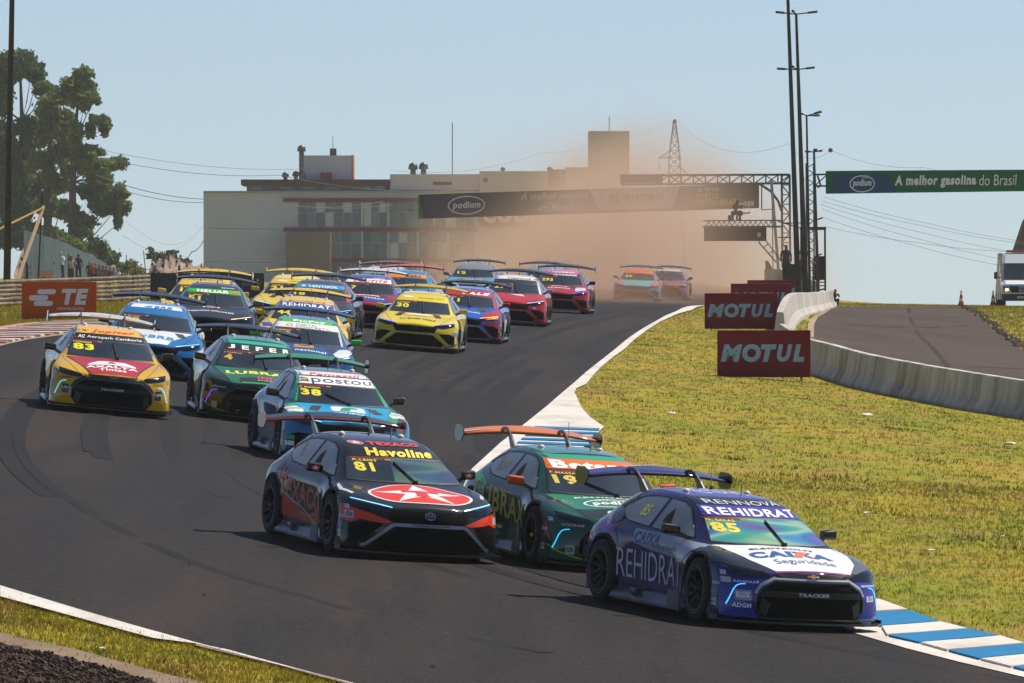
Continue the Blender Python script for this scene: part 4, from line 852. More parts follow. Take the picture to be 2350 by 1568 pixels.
c = Car('last', 'dark race car with a pale roof, furthest back in the dust beside the orange one', '2f2f32', 'tracker', ('3a302a', '2e2622'), '4a3e36', '26221f', drl='5a5cff', detail=0, base2='8a4a4a', nk=.05); c.roof('b9b2ae'); c.roofband('c4bcb6')
# ------------------------------------------------------------------ ground materials
def nodemat(name, rough=.9):
    m = bpy.data.materials.new(name); m.use_nodes = True; n = m.node_tree; b = n.nodes['Principled BSDF']; b.inputs['Roughness'].default_value = rough; b.inputs['Specular IOR Level'].default_value = .12
    tc = n.nodes.new('ShaderNodeTexCoord')
    def noise(scale, vec=(1, 1, 1), detail=6, rough_=.55):
        mp = n.nodes.new('ShaderNodeMapping'); mp.inputs['Scale'].default_value = vec; n.links.new(tc.outputs['Object'], mp.inputs['Vector'])
        z = n.nodes.new('ShaderNodeTexNoise'); z.inputs['Scale'].default_value = scale; z.inputs['Detail'].default_value = detail; z.inputs['Roughness'].default_value = rough_
        n.links.new(mp.outputs[0], z.inputs['Vector']); return z.outputs['Fac']
    def rng(f, a, b_):
        r = n.nodes.new('ShaderNodeMapRange'); r.inputs['From Min'].default_value = a; r.inputs['From Max'].default_value = b_; n.links.new(f, r.inputs['Value']); return r.outputs[0]
    def mix(f, a, b_):
        x = n.nodes.new('ShaderNodeMix'); x.data_type = 'RGBA'
        if isinstance(f, float): x.inputs['Factor'].default_value = f
        else: n.links.new(f, x.inputs['Factor'])
        for s, q in (('A', a), ('B', b_)):
            if isinstance(q, str): x.inputs[s].default_value = lin(q)
            else: n.links.new(q, x.inputs[s])
        return x.outputs['Result']
    def bump(f, st, dist):
        x = n.nodes.new('ShaderNodeBump'); x.inputs['Strength'].default_value = st; x.inputs['Distance'].default_value = dist; n.links.new(f, x.inputs['Height']); n.links.new(x.outputs[0], b.inputs['Normal'])
    return m, n, b, noise, rng, mix, bump
def translucent(m, f=.35):
    n = m.node_tree; b = n.nodes['Principled BSDF']; o = n.nodes['Material Output']; t = n.nodes.new('ShaderNodeBsdfTranslucent'); x = n.nodes.new('ShaderNodeMixShader'); x.inputs[0].default_value = f
    for l in list(b.inputs['Base Color'].links): n.links.new(l.from_socket, t.inputs['Color'])
    n.links.new(b.outputs[0], x.inputs[1]); n.links.new(t.outputs[0], x.inputs[2]); n.links.new(x.outputs[0], o.inputs['Surface'])
def grass_mat():
    m, n, b, noise, rng, mix, bump = nodemat('dry_grass')
    c = mix(rng(noise(.30, (1, .35, 1)), .36, .66), '9a882a', '7a801e')
    c = mix(rng(noise(.8, (1, .4, 1)), .48, .70), c, '93793c')
    c = mix(rng(noise(2.0, (1, .35, 1), 8, .65), .50, .70), c, '585f1c')
    c = mix(rng(noise(6, (1, .3, 1), 6, .7), .55, .85), c, '5c5c20')
    n.links.new(c, b.inputs['Base Color']); bump(noise(12, (1, .7, 1)), .5, .04); return m
def blade_mat():
    m, n, b, noise, rng, mix, bump = nodemat('grass_blades', .8)
    c = mix(rng(noise(.30, (1, .35, 1)), .36, .66), '9c8c2c', '7c8022')
    c = mix(rng(noise(.8, (1, .4, 1)), .48, .70), c, '957c40')
    c = mix(rng(noise(2.0, (1, .35, 1), 8, .65), .50, .70), c, '5c641e')
    n.links.new(c, b.inputs['Base Color'])
    translucent(m); return m
def asphalt_mat(name, base, warm, dark, streak=(1, .06, 1)):
    m, n, b, noise, rng, mix, bump = nodemat(name, .82)
    c = mix(rng(noise(.45, streak, 5), .42, .60), base, warm)
    c = mix(rng(noise(1.1, (streak[0], streak[1] * 1.2, 1), 5, .6), .50, .68), c, dark)
    c = mix(rng(noise(.12, (1, .25, 1), 4), .45, .7), c, dark)
    c = mix(rng(noise(55, (1, 1, 1), 3, .8), .25, .85), c, dark); 
    c = mix(rng(noise(9, (1, .35, 1), 4, .85), .55, 1.1), c, '5a5552'); c = mix(rng(noise(11, (1, .35, 1), 4, .85), .58, 1.0), c, '161618')
    f = noise(38, (1, .8, 1), 2, .9); c = mix(rng(f, .58, .85), c, '6a6461')
    n.links.new(c, b.inputs['Base Color']); bump(noise(90, (1, 1, 1), 3, .8), .5, .01); return m
GRASS = grass_mat(); BLADE = blade_mat()
ASPH = asphalt_mat('asphalt', '2a2829', '3e322d', '1f1e20'); ASPH2 = asphalt_mat('old_asphalt', '52463f', '5c4d43', '3e3632', (.6, .5, 1))
def worn(name, c1, c2, c3='6b5f52'):
    m, n, b, noise, rng, mix, bump = nodemat(name, .7)
    c = mix(rng(noise(1.4, (1, .4, 1)), .45, .72), c1, c2); c = mix(rng(noise(9, (1, .5, 1), 8, .7), .60, .72), c, c3)
    n.links.new(c, b.inputs['Base Color']); bump(noise(25), .4, .01); return m
KWHITE = worn('worn_white_paint', 'd0cbc4', 'b5aea6'); KBLUE = worn('worn_blue_paint', '2277a8', '2b6a90', '3b4a50'); KPINK = worn('worn_salmon_paint', 'b98a76', 'a5745f')
SOIL = worn('brown_soil', '3a2c25', '2a201a', '1a1411'); TANC = worn('tan_concrete', '9d8a75', '87745f')

# ------------------------------------------------------------------ ground, track and paint
def inpoly(X, Y, P):
    P = np.array([tuple(p) for p in P]); ins = np.zeros(len(X), bool); j = len(P) - 1
    for i in range(len(P)):
        c1 = (P[i, 1] > Y) != (P[j, 1] > Y)
        with np.errstate(divide='ignore', invalid='ignore'): xi = (P[j, 0] - P[i, 0]) * (Y - P[i, 1]) / (P[j, 1] - P[i, 1]) + P[i, 0]
        ins ^= c1 & (X < xi); j = i
    return ins
def bez(P, n):
    o = []
    for i in range(len(P) - 1):
        p0, p1, p2, p3 = [Vector(P[max(0, min(len(P) - 1, j))]) for j in (i - 1, i, i + 1, i + 2)]
        for k in range(n):
            t = k / n; o.append(.5 * ((2 * p1) + (-p0 + p2) * t + (2 * p0 - 5 * p1 + 4 * p2 - p3) * t * t + (-p0 + 3 * p1 - 3 * p2 + p3) * t ** 3))
    return o + [Vector(P[-1])]
def drape(bm, off, cx=2.0, cy=4.0):
    gridcut(bm, cx, cy)
    X = np.array([v.co.x for v in bm.verts]); Y = np.array([v.co.y for v in bm.verts])
    if len(X) == 0: return
    Z = Gv(X, Y) + off
    for v, z in zip(bm.verts, Z): v.co.z = z
    bm.normal_update()
    dn = [f for f in bm.faces if f.normal.z < 0]
    if dn: bmesh.ops.reverse_faces(bm, faces=dn)
    for f in bm.faces: f.smooth = True
def sheet(name, pts, off, m, parent=None, kind='structure', loops=None, label=None):
    bm = poly_bm(loops or [pts]); drape(bm, off); o = obj(name, bm, m, parent)
    if kind and not parent: o['kind'] = kind
    if label: o['label'] = label
    return o
def pl(L): return [px(u, v) for u, v in L]
xs = [-3000, -800, -300, -150, -100] + list(range(-60, 62, 2)) + [100, 150, 300, 800, 3000]
ys = [5, 30, 45] + list(range(52, 520, 4)) + list(range(520, 860, 20)) + [900, 1000, 1300, 2000, 3500, 8000]
XX, YY = np.meshgrid(xs, ys); ZZ = Gv(XX.ravel(), YY.ravel()).reshape(XX.shape)
ZZ = ZZ - .022; nx, ny = len(xs), len(ys)
gm = bpy.data.meshes.new('ground')
gm.from_pydata(np.c_[XX.ravel(), YY.ravel(), ZZ.ravel()].tolist(), [], [(j * nx + i, j * nx + i + 1, (j + 1) * nx + i + 1, (j + 1) * nx + i) for j in range(ny - 1) for i in range(nx - 1)])
g = new_obj('ground', gm, GRASS, None, True); g['kind'] = 'structure'

RE = pl([(1640,696),(1614,702),(1548,717),(1526,726),(1480,752),(1440,779),(1412,802),(1378,829),(1344,856),(1322,876),(1252,936),(1212,968),(1178,995),(1147,1019),(1083,1078)])
RN = pl([(1965,1458),(2080,1491.5),(2198,1522),(2350,1558),(2700,1650)])
mid = [(-.72, 124), (-.35, 120.5)]
BE = pl([(-700,1180),(0,1347),(195,1406),(449,1478),(797,1568),(1100,1640)])
LE = pl([(142,769),(65,778),(0,793),(-300,850)])
LF = [(8.5, 520), (3.5, 460), (0, 400), (-3, 350), (-6, 300), (-8, 262), (-9.4, 232)]
TRACK = [(17, 520), (12.5, 460), (9.3, 400)] + RE + mid + RN + [(12, 84), (2, 80)] + BE[::-1] + [(-22, 110), (-20, 150)] + LE[::-1] + LF[::-1]
sheet('track', TRACK, .010, ASPH)
RUB = []
for nm_, c_ in (('a', '1a191b'), ('b', '1d1c1e')):
    m, n, b, noise, rng, mix, bump = nodemat('rubbered_asphalt', .75); c2 = mix(rng(noise(.35, (1, .2, 1), 5, .6), .40, .62), c_, '242122'); n.links.new(c2, b.inputs['Base Color']); RUB.append(m)
path = bez([(2.5, 300), (-2.6, 215), (-4.9, 160), (-4.3, 128), (-1.6, 106), (1.8, 95), (6, 87)], 14)
mk = []
for i in range(34):
    o_ = rnd.uniform(-4.6, 3.0); k0 = rnd.randint(0, 40); k1 = min(len(path) - 1, k0 + rnd.randint(25, 50)); P_ = []
    for k in range(k0, k1):
        d_ = (path[min(k + 1, len(path) - 1)] - path[k - 1 if k else 0]).normalized(); P_.append(tuple(path[k] + Vector((-d_.y, d_.x)) * -o_ * (1 + .004 * k)))
    ok_ = inpoly(np.array([p[0] for p in P_]), np.array([p[1] for p in P_]), TRACK); P_ = [p for p, q in zip(P_, ok_) if q]
    if len(P_) > 4: mk.append((P_, rnd.choice((.18, .22, .26, .3))))
for i, (P_, w_) in enumerate(mk): sheet('rubber_mark', None, .0112 + .00012 * i, RUB[i % 2], loops=strip(P_, w_))
# white line along the inside, widening into the apron at the apex
RO = pl([(1616,703),(1589,712),(1553,722),(1514,740),(1489,756),(1458,779),(1431,804),(1408,820),(1378,845),(1363,861),(1345,883),(1322,893),(1319,903),(1334,936),(1353,958),(1386,981),(1372,995),(1350,1020)])
out_mid = [(.75, 134), (1.2, 127), (2.0, 118), (3.4, 106)]
kb = sheet('edge_line', RE[1:] + mid + [(.85, 113.5)] + [(1.6,113.2)] + out_mid[1::-1] + RO[::-1], .016, KWHITE)
kr = empty('painted_kerb', (0, 0, 0)); kr['kind'] = 'structure'
def kblock(q, m, h=.03, par=kr):
    """a slab on the ground: q = four plan corners"""
    bm = poly_bm([q]); gridcut(bm, 1.0, 1.0)
    r = bmesh.ops.extrude_face_region(bm, geom=bm.faces[:]); top = {v for v in r['geom'] if isinstance(v, bmesh.types.BMVert)}
    for v in bm.verts: v.co.z = G(v.co.x, v.co.y) + (h + rnd.uniform(-.002, .002) if v in top else -.06)
    bmesh.ops.recalc_face_normals(bm, faces=bm.faces); return obj('kerb_block', bm, m, par)
for i in range(6):   # the blue ribs beside the apron
    v0 = 982 + 8.8 * i; uL = 1228 - 9.5 * i; uR = [1376, 1371, 1366, 1360, 1356, 1350][i]
    kblock(pl([(uL, v0), (uR, v0 + 5.5), (uR - 2, v0 + 9.6), (uL - 4, v0 + 3.8)]), KBLUE, .035)
LI = [(1961,1452.8),(2024,1444.6),(2036,1465)]
Bn = [((2024,1444.6),(2155.6,1434)),((2036,1465),(2221,1450.5)),((2111,1482),(2292.7,1466.9)),((2174,1499.7),(2352,1484.4)),((2248,1519.6),(2418,1502)),((2322,1538),(2491,1521)),((2396,1556),(2565,1539)),((2470,1574),(2640,1557))]
Bw = [(px(*a), px(*b)) for a, b in Bn]
# continue the blocks back towards the apex behind the cars
dL = (Vector(Bw[0][0]) - Vector(Bw[2][0])) / 2
back = []
a0, b0 = Vector(Bw[0][0]), Vector(Bw[0][1])
endL, endR = Vector((.85, 113.2)), Vector((2.4, 113.8))
for i in range(9, 0, -1):
    t = i / 9; back.append((tuple(a0.lerp(endL, t)), tuple(b0.lerp(endR, t))))
ALL = back + Bw
for i in range(len(ALL) - 1):
    (a, b), (c_, d) = ALL[i], ALL[i + 1]; k = .05
    l = lambda p, q: tuple(Vector(p).lerp(Vector(q), k)); l2 = lambda p, q: tuple(Vector(p).lerp(Vector(q), 1 - k * .4))
    kblock([l(a, c_), l(b, d), l2(b, d), l2(a, c_)], KBLUE if (i - len(back)) % 2 else KWHITE, .045)
sheet('kerb_bed', [a for a, b in ALL] + [b for a, b in ALL][::-1], .013, SOIL)
sheet('edge_line', [tuple(Vector(a).lerp(Vector(b), .055)) for a, b in ALL] + RN[:-1][::-1] + [tuple(Vector(a) - Vector((.34, .02))) for a, b in back[::-1]], .019, KWHITE)
# outer edge, bottom left
sheet('edge_line', BE[1:] + pl([(797,1569.5),(640,1527),(520,1494),(449,1480.5),(352,1468),(168,1418),(0,1372)]), .018, KWHITE)
sheet('path_border', pl([(449,1478),(797,1568),(1100,1640),(1095,1643),(790,1570),(640,1530),(449,1484)]), .014, TANC)
sheet('soil_strip', pl([(-300,1400),(0,1455),(176,1493),(391,1552),(469,1569),(560,1600),(300,1640),(-300,1640)]), .012, worn('pale_soil', '84705c', '6c5a49', '4c4034'))
sheet('soil_patch', pl([(-300,1420),(0,1481),(120,1505),(352,1568),(420,1600),(300,1660),(-300,1660)]), .020, SOIL)
cl = bmesh.new(); cc = pl([(-60,1495),(0,1484),(120,1508),(345,1568),(300,1600),(-60,1600)])
for i in range(5000):
    x, y = rnd.uniform(-6.2, -3.2), rnd.uniform(82.5, 88.5)
    if not inpoly(np.array([x]), np.array([y]), cc)[0]: continue
    s_ = rnd.uniform(.012, .045); m_ = Matrix.Translation((x, y, G(x, y) + .02 + s_ * .2)) @ Euler((rnd.random() * 6, rnd.random() * 6, 0)).to_matrix().to_4x4() @ Matrix.Diagonal((s_ * 1.5, s_, s_ * .8, 1))
    bmesh.ops.create_cube(cl, size=1, matrix=m_)
o = obj('soil_clods', cl, mat('soil_clod', '5a4436', .95, noise=('382a22', 3, .2))); tag(o, 'crumbly dark brown soil in the bottom left corner', 'soil', None, 'stuff')
# left outside kerb: slanted salmon and white ribs
lk = empty('ribbed_kerb', (0, 0, 0)); lk['kind'] = 'structure'
lo = [Vector(p) for p in pl([(-60,806),(0,793),(65,778),(142,768),(215,757)])]; up = [Vector(p) for p in pl([(-60,757),(0,750),(47,743),(105,739),(175,742)])]
def along(P, t):
    n = len(P) - 1; i = min(int(t * n), n - 1); return P[i].lerp(P[i + 1], t * n - i)
NR = 26
sheet('kerb_bed', [tuple(p) for p in lo] + [tuple(p) for p in up[::-1]], .013, KPINK)
a_, b_ = Vector(px(-60, 806)), Vector(px(230, 741))
sheet('verge', pl([(-60,810),(0,796),(65,781),(142,771),(220,760),(215,757),(142,768),(65,778),(0,793),(-60,806)]), .02, TANC)
for i in range(NR):
    y0 = 185 + i * 1.7
    q = []
    for yy in (y0, y0 + .75):
        f = lambda P: next((P[j].x + (P[j + 1].x - P[j].x) * (yy - P[j].y) / (P[j + 1].y - P[j].y) for j in range(len(P) - 1) if min(P[j].y, P[j + 1].y) <= yy <= max(P[j].y, P[j + 1].y)), None)
        q.append(yy)
    xa = lambda yy: float(np.interp(yy, [p.y for p in lo], [p.x for p in lo])); xb = lambda yy: float(np.interp(yy, sorted(p.y for p in up), [p.x for p in sorted(up, key=lambda p: p.y)]))
    l0, l1 = xa(q[0]), xa(q[1]); u0, u1 = l0 - 2.3, l1 - 2.3
    kblock([(l0, q[0]), (l1, q[1]), (u1 - .0, q[1] + 2.0), (u0, q[0] + 2.0)], KWHITE if i % 3 else KPINK, .05 + .02 * (i % 2), lk)
# the access road beyond the barrier
sheet('access_road', pl([(1863,774),(1864.5,748),(1876,729),(1914,704.5),(1990,703.6),(2100,703.6),(2205,705),(2244,726),(2286,758),(2318,783.6),(2350,806),(2600,905),(2700,1000),(2350,957),(2100,914),(1990,891),(1915,866),(1870,845)]), .012, ASPH2)
sheet('road_seam', None, .017, mat('tar_seam', '3a3330', .9, spec=.1), loops=strip(pl([(2085,708),(2092,740),(2110,770),(2150,810),(2185,855)]), .16) + strip(pl([(1935,745),(2220,748)]), .5) + strip(pl([(2240,843),(2350,848)]), .3))
sheet('edging', pl([(1852,776),(1854,748),(1866,727),(1906,703.4),(1916,703.8),(1878,729),(1868,748),(1868,777)]), .03, TANC)
bm = bmesh.new()
for i in range(70):
    t = i / 69; p = along([Vector(q) for q in pl([(2208,706),(2244,725),(2286,757),(2318,782),(2350,803),(2420,835)])], t); s_ = rnd.uniform(.08, .3)
    box(bm, (p.x + rnd.uniform(-.1, .3), p.y, G(p.x, p.y) + .03), (s_, s_, .12), rot=Matrix.Rotation(rnd.uniform(0, 3), 3, 'Z'))
o = obj('edging_rubble', bm, TANC); tag(o, 'pale broken edging along the right side of the access road', 'rubble', None, 'stuff')

# ------------------------------------------------------------------ grass and litter
rg = np.random.RandomState(5)
ROAD = pl([(1850,774),(1864.5,748),(1876,729),(1914,703.5),(1990,703),(2205,704),(2244,726),(2286,758),(2318,783.6),(2350,806),(2600,905),(2900,1000),(2350,957),(2100,914),(1990,891),(1915,866),(1850,840)])
def tufts(name, x0, x1, y0, y1, n, h, wdt, label, keep=None):
    X = rg.uniform(x0, x1, n); Y = rg.uniform(y0, y1, n)
    ok = (np.abs(X / Y * FD) < 1300)
    for P in (TRACK, RE[1:] + mid + [(.85, 113.5), (1.6, 113.2)] + out_mid[1::-1] + RO[::-1], [a for a, b in ALL] + [b for a, b in ALL][::-1], ROAD, pl([(-300,1375),(0,1368),(168,1417),(449,1480),(800,1569),(0,1300),(-300,1200)]),
              pl([(-300,1400),(0,1457),(176,1495),(391,1554),(560,1600),(300,1640),(-300,1640)]), [tuple(p) for p in lo] + [tuple(p) for p in up[::-1]]): ok &= ~inpoly(X, Y, P)
    X, Y = X[ok], Y[ok]; n = len(X); Z = Gv(X, Y); V = []; F = []
    B = 3; a = rg.uniform(0, 6.28, (n, B)); hh = h * rg.uniform(.5, 1.3, (n, B)); cx = X[:, None] + rg.normal(0, wdt * 1.5, (n, B)); cy = Y[:, None] + rg.normal(0, wdt * 1.5, (n, B))
    dx, dy = np.cos(a) * wdt * .5, np.sin(a) * wdt * .5; lx, ly = rg.normal(0, h * .5, (n, B)), rg.normal(0, h * .5, (n, B)); z = Z[:, None] + np.zeros_like(a)
    v = np.stack([np.stack([cx - dx, cy - dy, z - .03], -1), np.stack([cx + dx, cy + dy, z - .03], -1), np.stack([cx + lx, cy + ly, z + hh], -1)], 2).reshape(-1, 3)
    f = np.arange(len(v)).reshape(-1, 3); me = bpy.data.meshes.new(name); me.vertices.add(len(v)); me.vertices.foreach_set('co', v.ravel()); me.loops.add(len(v)); me.loops.foreach_set('vertex_index', f.ravel()); me.polygons.add(len(f)); me.polygons.foreach_set('loop_start', np.arange(0, len(v), 3)); me.update()
    o = new_obj(name, me, BLADE); tag(o, label, 'grass', None, 'stuff'); return o
tufts('grass', -.5, 12, 84, 135, 48000, .019, .009, 'short dry grass inside the corner beside the painted kerb')
tufts('grass', -1, 18, 130, 300, 48000, .019, .016, 'short dry grass between the track and the concrete barrier')
tufts('grass', -7, -1, 80, 96, 26000, .035, .012, 'dry grass verge on the outside of the track, bottom left')
tufts('grass', -22, -8, 185, 330, 16000, .06, .05, 'dry grass in front of the steel guard rail')
tufts('grass', 11, 28, 230, 420, 26000, .05, .045, 'green grass bank right of the access road')
def clumps(name, n, x0, x1, y0, y1, label):
    V = []
    for _ in range(n):
        cx, cy = rg.uniform(x0, x1), rg.uniform(y0, y1)
        if abs(cx / cy * FD) > 1250 or any(inpoly(np.array([cx]), np.array([cy]), P)[0] for P in (TRACK, ROAD, [a for a, b in ALL] + [b for a, b in ALL][::-1], RE[1:] + mid + [(.85, 113.5), (1.6, 113.2)] + out_mid[1::-1] + RO[::-1])): continue
        k = rg.randint(12, 40); r = rg.uniform(.06, .28); X = cx + rg.normal(0, r, k) * 1.6; Y = cy + rg.normal(0, r, k); Z = Gv(X, Y); h = rg.uniform(.02, .055); a = rg.uniform(0, 6.28, k)
        V.append(np.stack([np.c_[X - np.cos(a) * .012, Y - np.sin(a) * .012, Z - .03], np.c_[X + np.cos(a) * .012, Y + np.sin(a) * .012, Z - .03], np.c_[X + rg.normal(0, .03, k), Y + rg.normal(0, .03, k), Z + h * rg.uniform(.5, 1.2, k)]], 1).reshape(-1, 3))
    v = np.concatenate(V); me = bpy.data.meshes.new(name); me.vertices.add(len(v)); me.vertices.foreach_set('co', v.ravel()); me.loops.add(len(v)); me.loops.foreach_set('vertex_index', np.arange(len(v))); me.polygons.add(len(v) // 3); me.polygons.foreach_set('loop_start', np.arange(0, len(v), 3)); me.update()
    m, n_, b, noise, rng, mix, bump = nodemat('clump_blades', .85); c_ = mix(rng(noise(.5), .4, .65), '4c561e', '6e6a2c'); n_.links.new(c_, b.inputs['Base Color']); translucent(m); tag(new_obj(name, me, m), label, 'grass', None, 'stuff')
clumps('grass_clumps', 420, .5, 17, 90, 255, 'darker scattered clumps of taller grass inside the corner')
clumps('grass_clumps', 160, -7, -1, 82, 96, 'darker clumps of grass on the bottom left verge')
m, n, b, noise, rng, mix, bump = nodemat('bare_earth'); c2 = mix(rng(noise(1.6, (1, .5, 1), 8, .7), .40, .60), '7a6434', '8c8030'); n.links.new(c2, b.inputs['Base Color'])
for i in range(22):
    x, y = (rnd.uniform(1, 14), rnd.uniform(100, 250)) if i > 8 else ([ (RO[3+i].x if hasattr(RO[3+i],'x') else RO[3+i][0]) + .5, RO[3+i][1] ])
    if abs(x / y * FD) > 1250 or inpoly(np.array([x]), np.array([y]), TRACK)[0]: continue
    rx, ry = rnd.uniform(.25, .8), rnd.uniform(.5, 2.4); sheet('bare_patch', [(x + rx * math.cos(t) * rnd.uniform(.6, 1.1), y + ry * math.sin(t) * rnd.uniform(.6, 1.1)) for t in [k * math.tau / 16 for k in range(16)]], -.015, m)
for i, (u, v, s_, c_) in enumerate(((1540,952,.14,'e6e4de'),(1895,872,.0,''),(1990,956,.20,'dcdad2'),(2318,1022,.16,'e8e8e4'),(1990,1182,.09,'efefec'),(1712,850,.1,'dedbd0'),(1585,858,.06,'e9e5da'),(1640,866,.08,'3a2c28'),(2138,1268,.07,'e8e8e0'),(2300,1236,.05,'e8e4dd'),(296,1582,.05,'ddd6c4'),(470,1372,.04,'16161a'),(438,1300,.05,'121214'),(995,1536,.06,'101012'),(1120,1110,.04,'17171a'),(235,1495,.05,'e0dccb'),(1700,760,.0,''))):
    if not s_: continue
    x, y = px(u, v); bm = bmesh.new(); bmesh.ops.create_icosphere(bm, subdivisions=1, radius=s_ * .5)
    for q in bm.verts: q.co.x *= 1.4; q.co.z *= .35 * rnd.uniform(.6, 1.4); q.co += Vector((rnd.uniform(-.2, .2), rnd.uniform(-.2, .2), 0)) * s_
    for q in bm.verts: q.co += Vector((x, y, G(x, y) + .035))
    o = obj('litter', bm, dull(c_)); dark = c_[0] in '13'
    where = ['on the grass above the apex kerb', '', 'on the grass below the concrete barrier', 'on the grass at the far right under the barrier', 'on the grass right of the purple car', 'on the grass left of the nearest red sign', 'on the grass between the white line and the red signs', 'near the white line left of the red signs', 'on the grass above the striped kerb', 'on the grass at the right edge beside the purple car', 'on the brown soil at the bottom left', 'on the asphalt left of the black and red car', 'on the asphalt at the left, upper of two', 'on the asphalt at the bottom middle', 'on the asphalt beside the apex', 'on the verge at the bottom left', ''][i]
    tag(o, ('small dark rubber crumb lying ' if dark else 'small white scrap of paper lying ') + where, 'litter', 'scraps of litter and rubber')

# ------------------------------------------------------------------ concrete barrier
def streak_conc():
    m, n, b, noise, rng, mix, bump = nodemat('weathered_concrete', .85)
    c = mix(rng(noise(1.2, (1, 1, .12)), .42, .66), 'c6c2ba', '98948c'); c = mix(rng(noise(1.7, (1, 1, .08), 8, .75), .60, .67), c, '4a4b48'); c = mix(rng(noise(.5), .5, .75), c, '8a8578')
    n.links.new(c, b.inputs['Base Color']); bump(noise(22), .6, .02); return m
WCON = streak_conc()
def barrier(name, label, path, h0, h1, seg=8.0, flip_=1):
    root = empty(name, (path[0][0], path[0][1], G(*path[0]))); tag(root, label, 'barrier', 'concrete barriers beside the access road')
    P = [Vector(p) for p in path]; D = [0]
    for a, b in zip(P, P[1:]): D.append(D[-1] + (b - a).length)
    def at(s): 
        return Vector((float(np.interp(s, D, [p.x for p in P])), float(np.interp(s, D, [p.y for p in P]))))
    n = max(1, int(D[-1] / seg)); L = D[-1] / n
    for i in range(n):
        s0, s1 = i * L + .02, (i + 1) * L - .02; bm = bmesh.new(); rings = []
        for k in range(7):
            s = s0 + (s1 - s0) * k / 6; p = at(s); d = (at(s + .3) - at(s - .3)).normalized(); nn = Vector((-d.y, d.x)); h = h0 + (h1 - h0) * s / D[-1]; z = G(p.x, p.y)
            rings.append([bm.verts.new((p.x + nn.x * a, p.y + nn.y * a, z + b * h)) for a, b in ((-.30, -.1), (-.30, .08), (-.17, .36), (-.10, .97), (-.085, 1), (.085, 1), (.10, .97), (.17, .36), (.30, .08), (.30, -.1))])
        for a, b in zip(rings, rings[1:]):
            for k in range(9): bm.faces.new((a[k], a[k + 1], b[k + 1], b[k]))
        bm.faces.new(rings[0]); bm.faces.new(rings[-1][::-1]); bmesh.ops.recalc_face_normals(bm, faces=bm.faces)
        for v in bm.verts: v.co -= root.location; v.co.z += rnd.uniform(-.004, .004)
        obj('barrier_section', bm, WCON, root)
    return root
barrier('concrete_barrier', 'long pale concrete barrier curving from behind the red signs to the right edge', bez(pl([(1796,812),(1850,848),(1911,866),(1990,890),(2100,914),(2240,940),(2350,958),(2560,992)]), 6), .80, .78)
vx, vy = px(1790, 800)
barrier('concrete_barrier', 'concrete barrier running away up the slope left of the access road to the skyline', bez([(vx, vy), (vx + .5, vy + 14), (vx + 1.9, vy + 50), (vx + 4.4, vy + 105), ((1908 - 1175) / FD * 398, 398)], 6), 1.0, .76)
bm = bmesh.new(); a = ray(1755, 618, 420); b = ray(1808, 645, 420); box(bm, ((a.x + b.x) / 2, 420, (a.z + b.z) / 2 - .6), (b.x - a.x, 1.2, a.z - b.z + 1.2)); bar(bm, (b.x, 419.9, a.z - .65), (b.x + .8, 412, a.z - 1.3), .9, 1.4)
tag(obj('concrete_block', bm, WCON), 'grey concrete block at the foot of the gantry behind the furthest red sign', 'concrete block')

# ------------------------------------------------------------------ advertising boards
def board(name, label, cat, u0, u1, v0, v1, d, colour, yaw=0, feet=True, group=None):
    wd = (u1 - u0) / FD * d; ht = (v1 - v0) / FD * d; cx = ((u0 + u1) / 2 - 1175) / FD * d; zb = ZC - (v1 - HZ) / FD * d; zg = G(cx, d)
    r = empty(name, (cx, d, zb), R(yaw)); tag(r, label, cat, group)
    bm = bmesh.new(); box(bm, (0, 0, ht / 2), (wd, .12, ht), bev=.02); obj('board_panel', bm, mat('board_foam', colour, .7, noise=(colour, 3, .2), spec=.2), r)
    if feet:
        for s in (-1, 1):
            bm = bmesh.new(); box(bm, (s * wd * .40, 0, (zg - zb) / 2 - .02), (.03, .03, abs(zg - zb) + .10)); box(bm, (s * wd * .40, 0, zg - zb + .01), (.05, .5, .03)); obj('stand_foot', bm, DARKST, r)
    return r, wd, ht
def flat_text(par, s, b, y, c, bold=.02, shear=0, name='lettering', m=None):
    bm = text_bm(s, b, bold, shear)
    for v in bm.verts: v.co = (v.co.x, y, v.co.y)
    bmesh.ops.recalc_face_normals(bm, faces=bm.faces); return obj(name, bm, m or mat('print', c, .6), par)
def flat_poly(par, loops, y, c, name='print_panel', holes=False, m=None):
    bm = poly_bm(loops, holes)
    for v in bm.verts: v.co = (v.co.x, y, v.co.y)
    bmesh.ops.recalc_face_normals(bm, faces=bm.faces); return obj(name, bm, m or mat('print', c, .6), par)
MB = ((1646,1860,758,866,199,'nearest and largest red board with pale blue lettering, in front of the concrete barrier'),(1617,1785,673,755,256,'red board with pale blue lettering, second of the row'),(1677,1815,651,719,312,'red board mostly hidden behind the second one of the row'),(1715,1837,643,703,353,'furthest red board of the row, only its top and right end showing'))
for u0, u1, v0, v1, d, lb in MB:
    r, wd, ht = board('advertising_board', lb, 'sign', u0, u1, v0, v1, d, '7a1a26', -1.0, True, 'red advertising boards along the grass')
    a, b = wd * .465, ht * .295; m0, m1 = ht * .5 - ht * .19 + .02, ht * .5 + ht * .20
    xx = -wd * .465
    for ch, wl, bo in (('M', .235, .06), ('O', .205, .06), ('T', .17, .075), ('U', .165, .06), ('L', .125, .075)):
        flat_text(r, ch, (xx, m0 - (.01 if ch == 'O' else 0), xx + wd * wl, m1 + (.01 if ch == 'O' else 0)), -.066, '93b4cc', bo, .22 if ch != 'O' else .05); xx += wd * (wl - (.005 if ch not in 'TU' else -.005))
r, wd, ht = board('advertising_board', 'orange board with white lettering standing before the guard rail on the left', 'sign', 50, 222, 647, 733, 250, 'b04a08', 0)
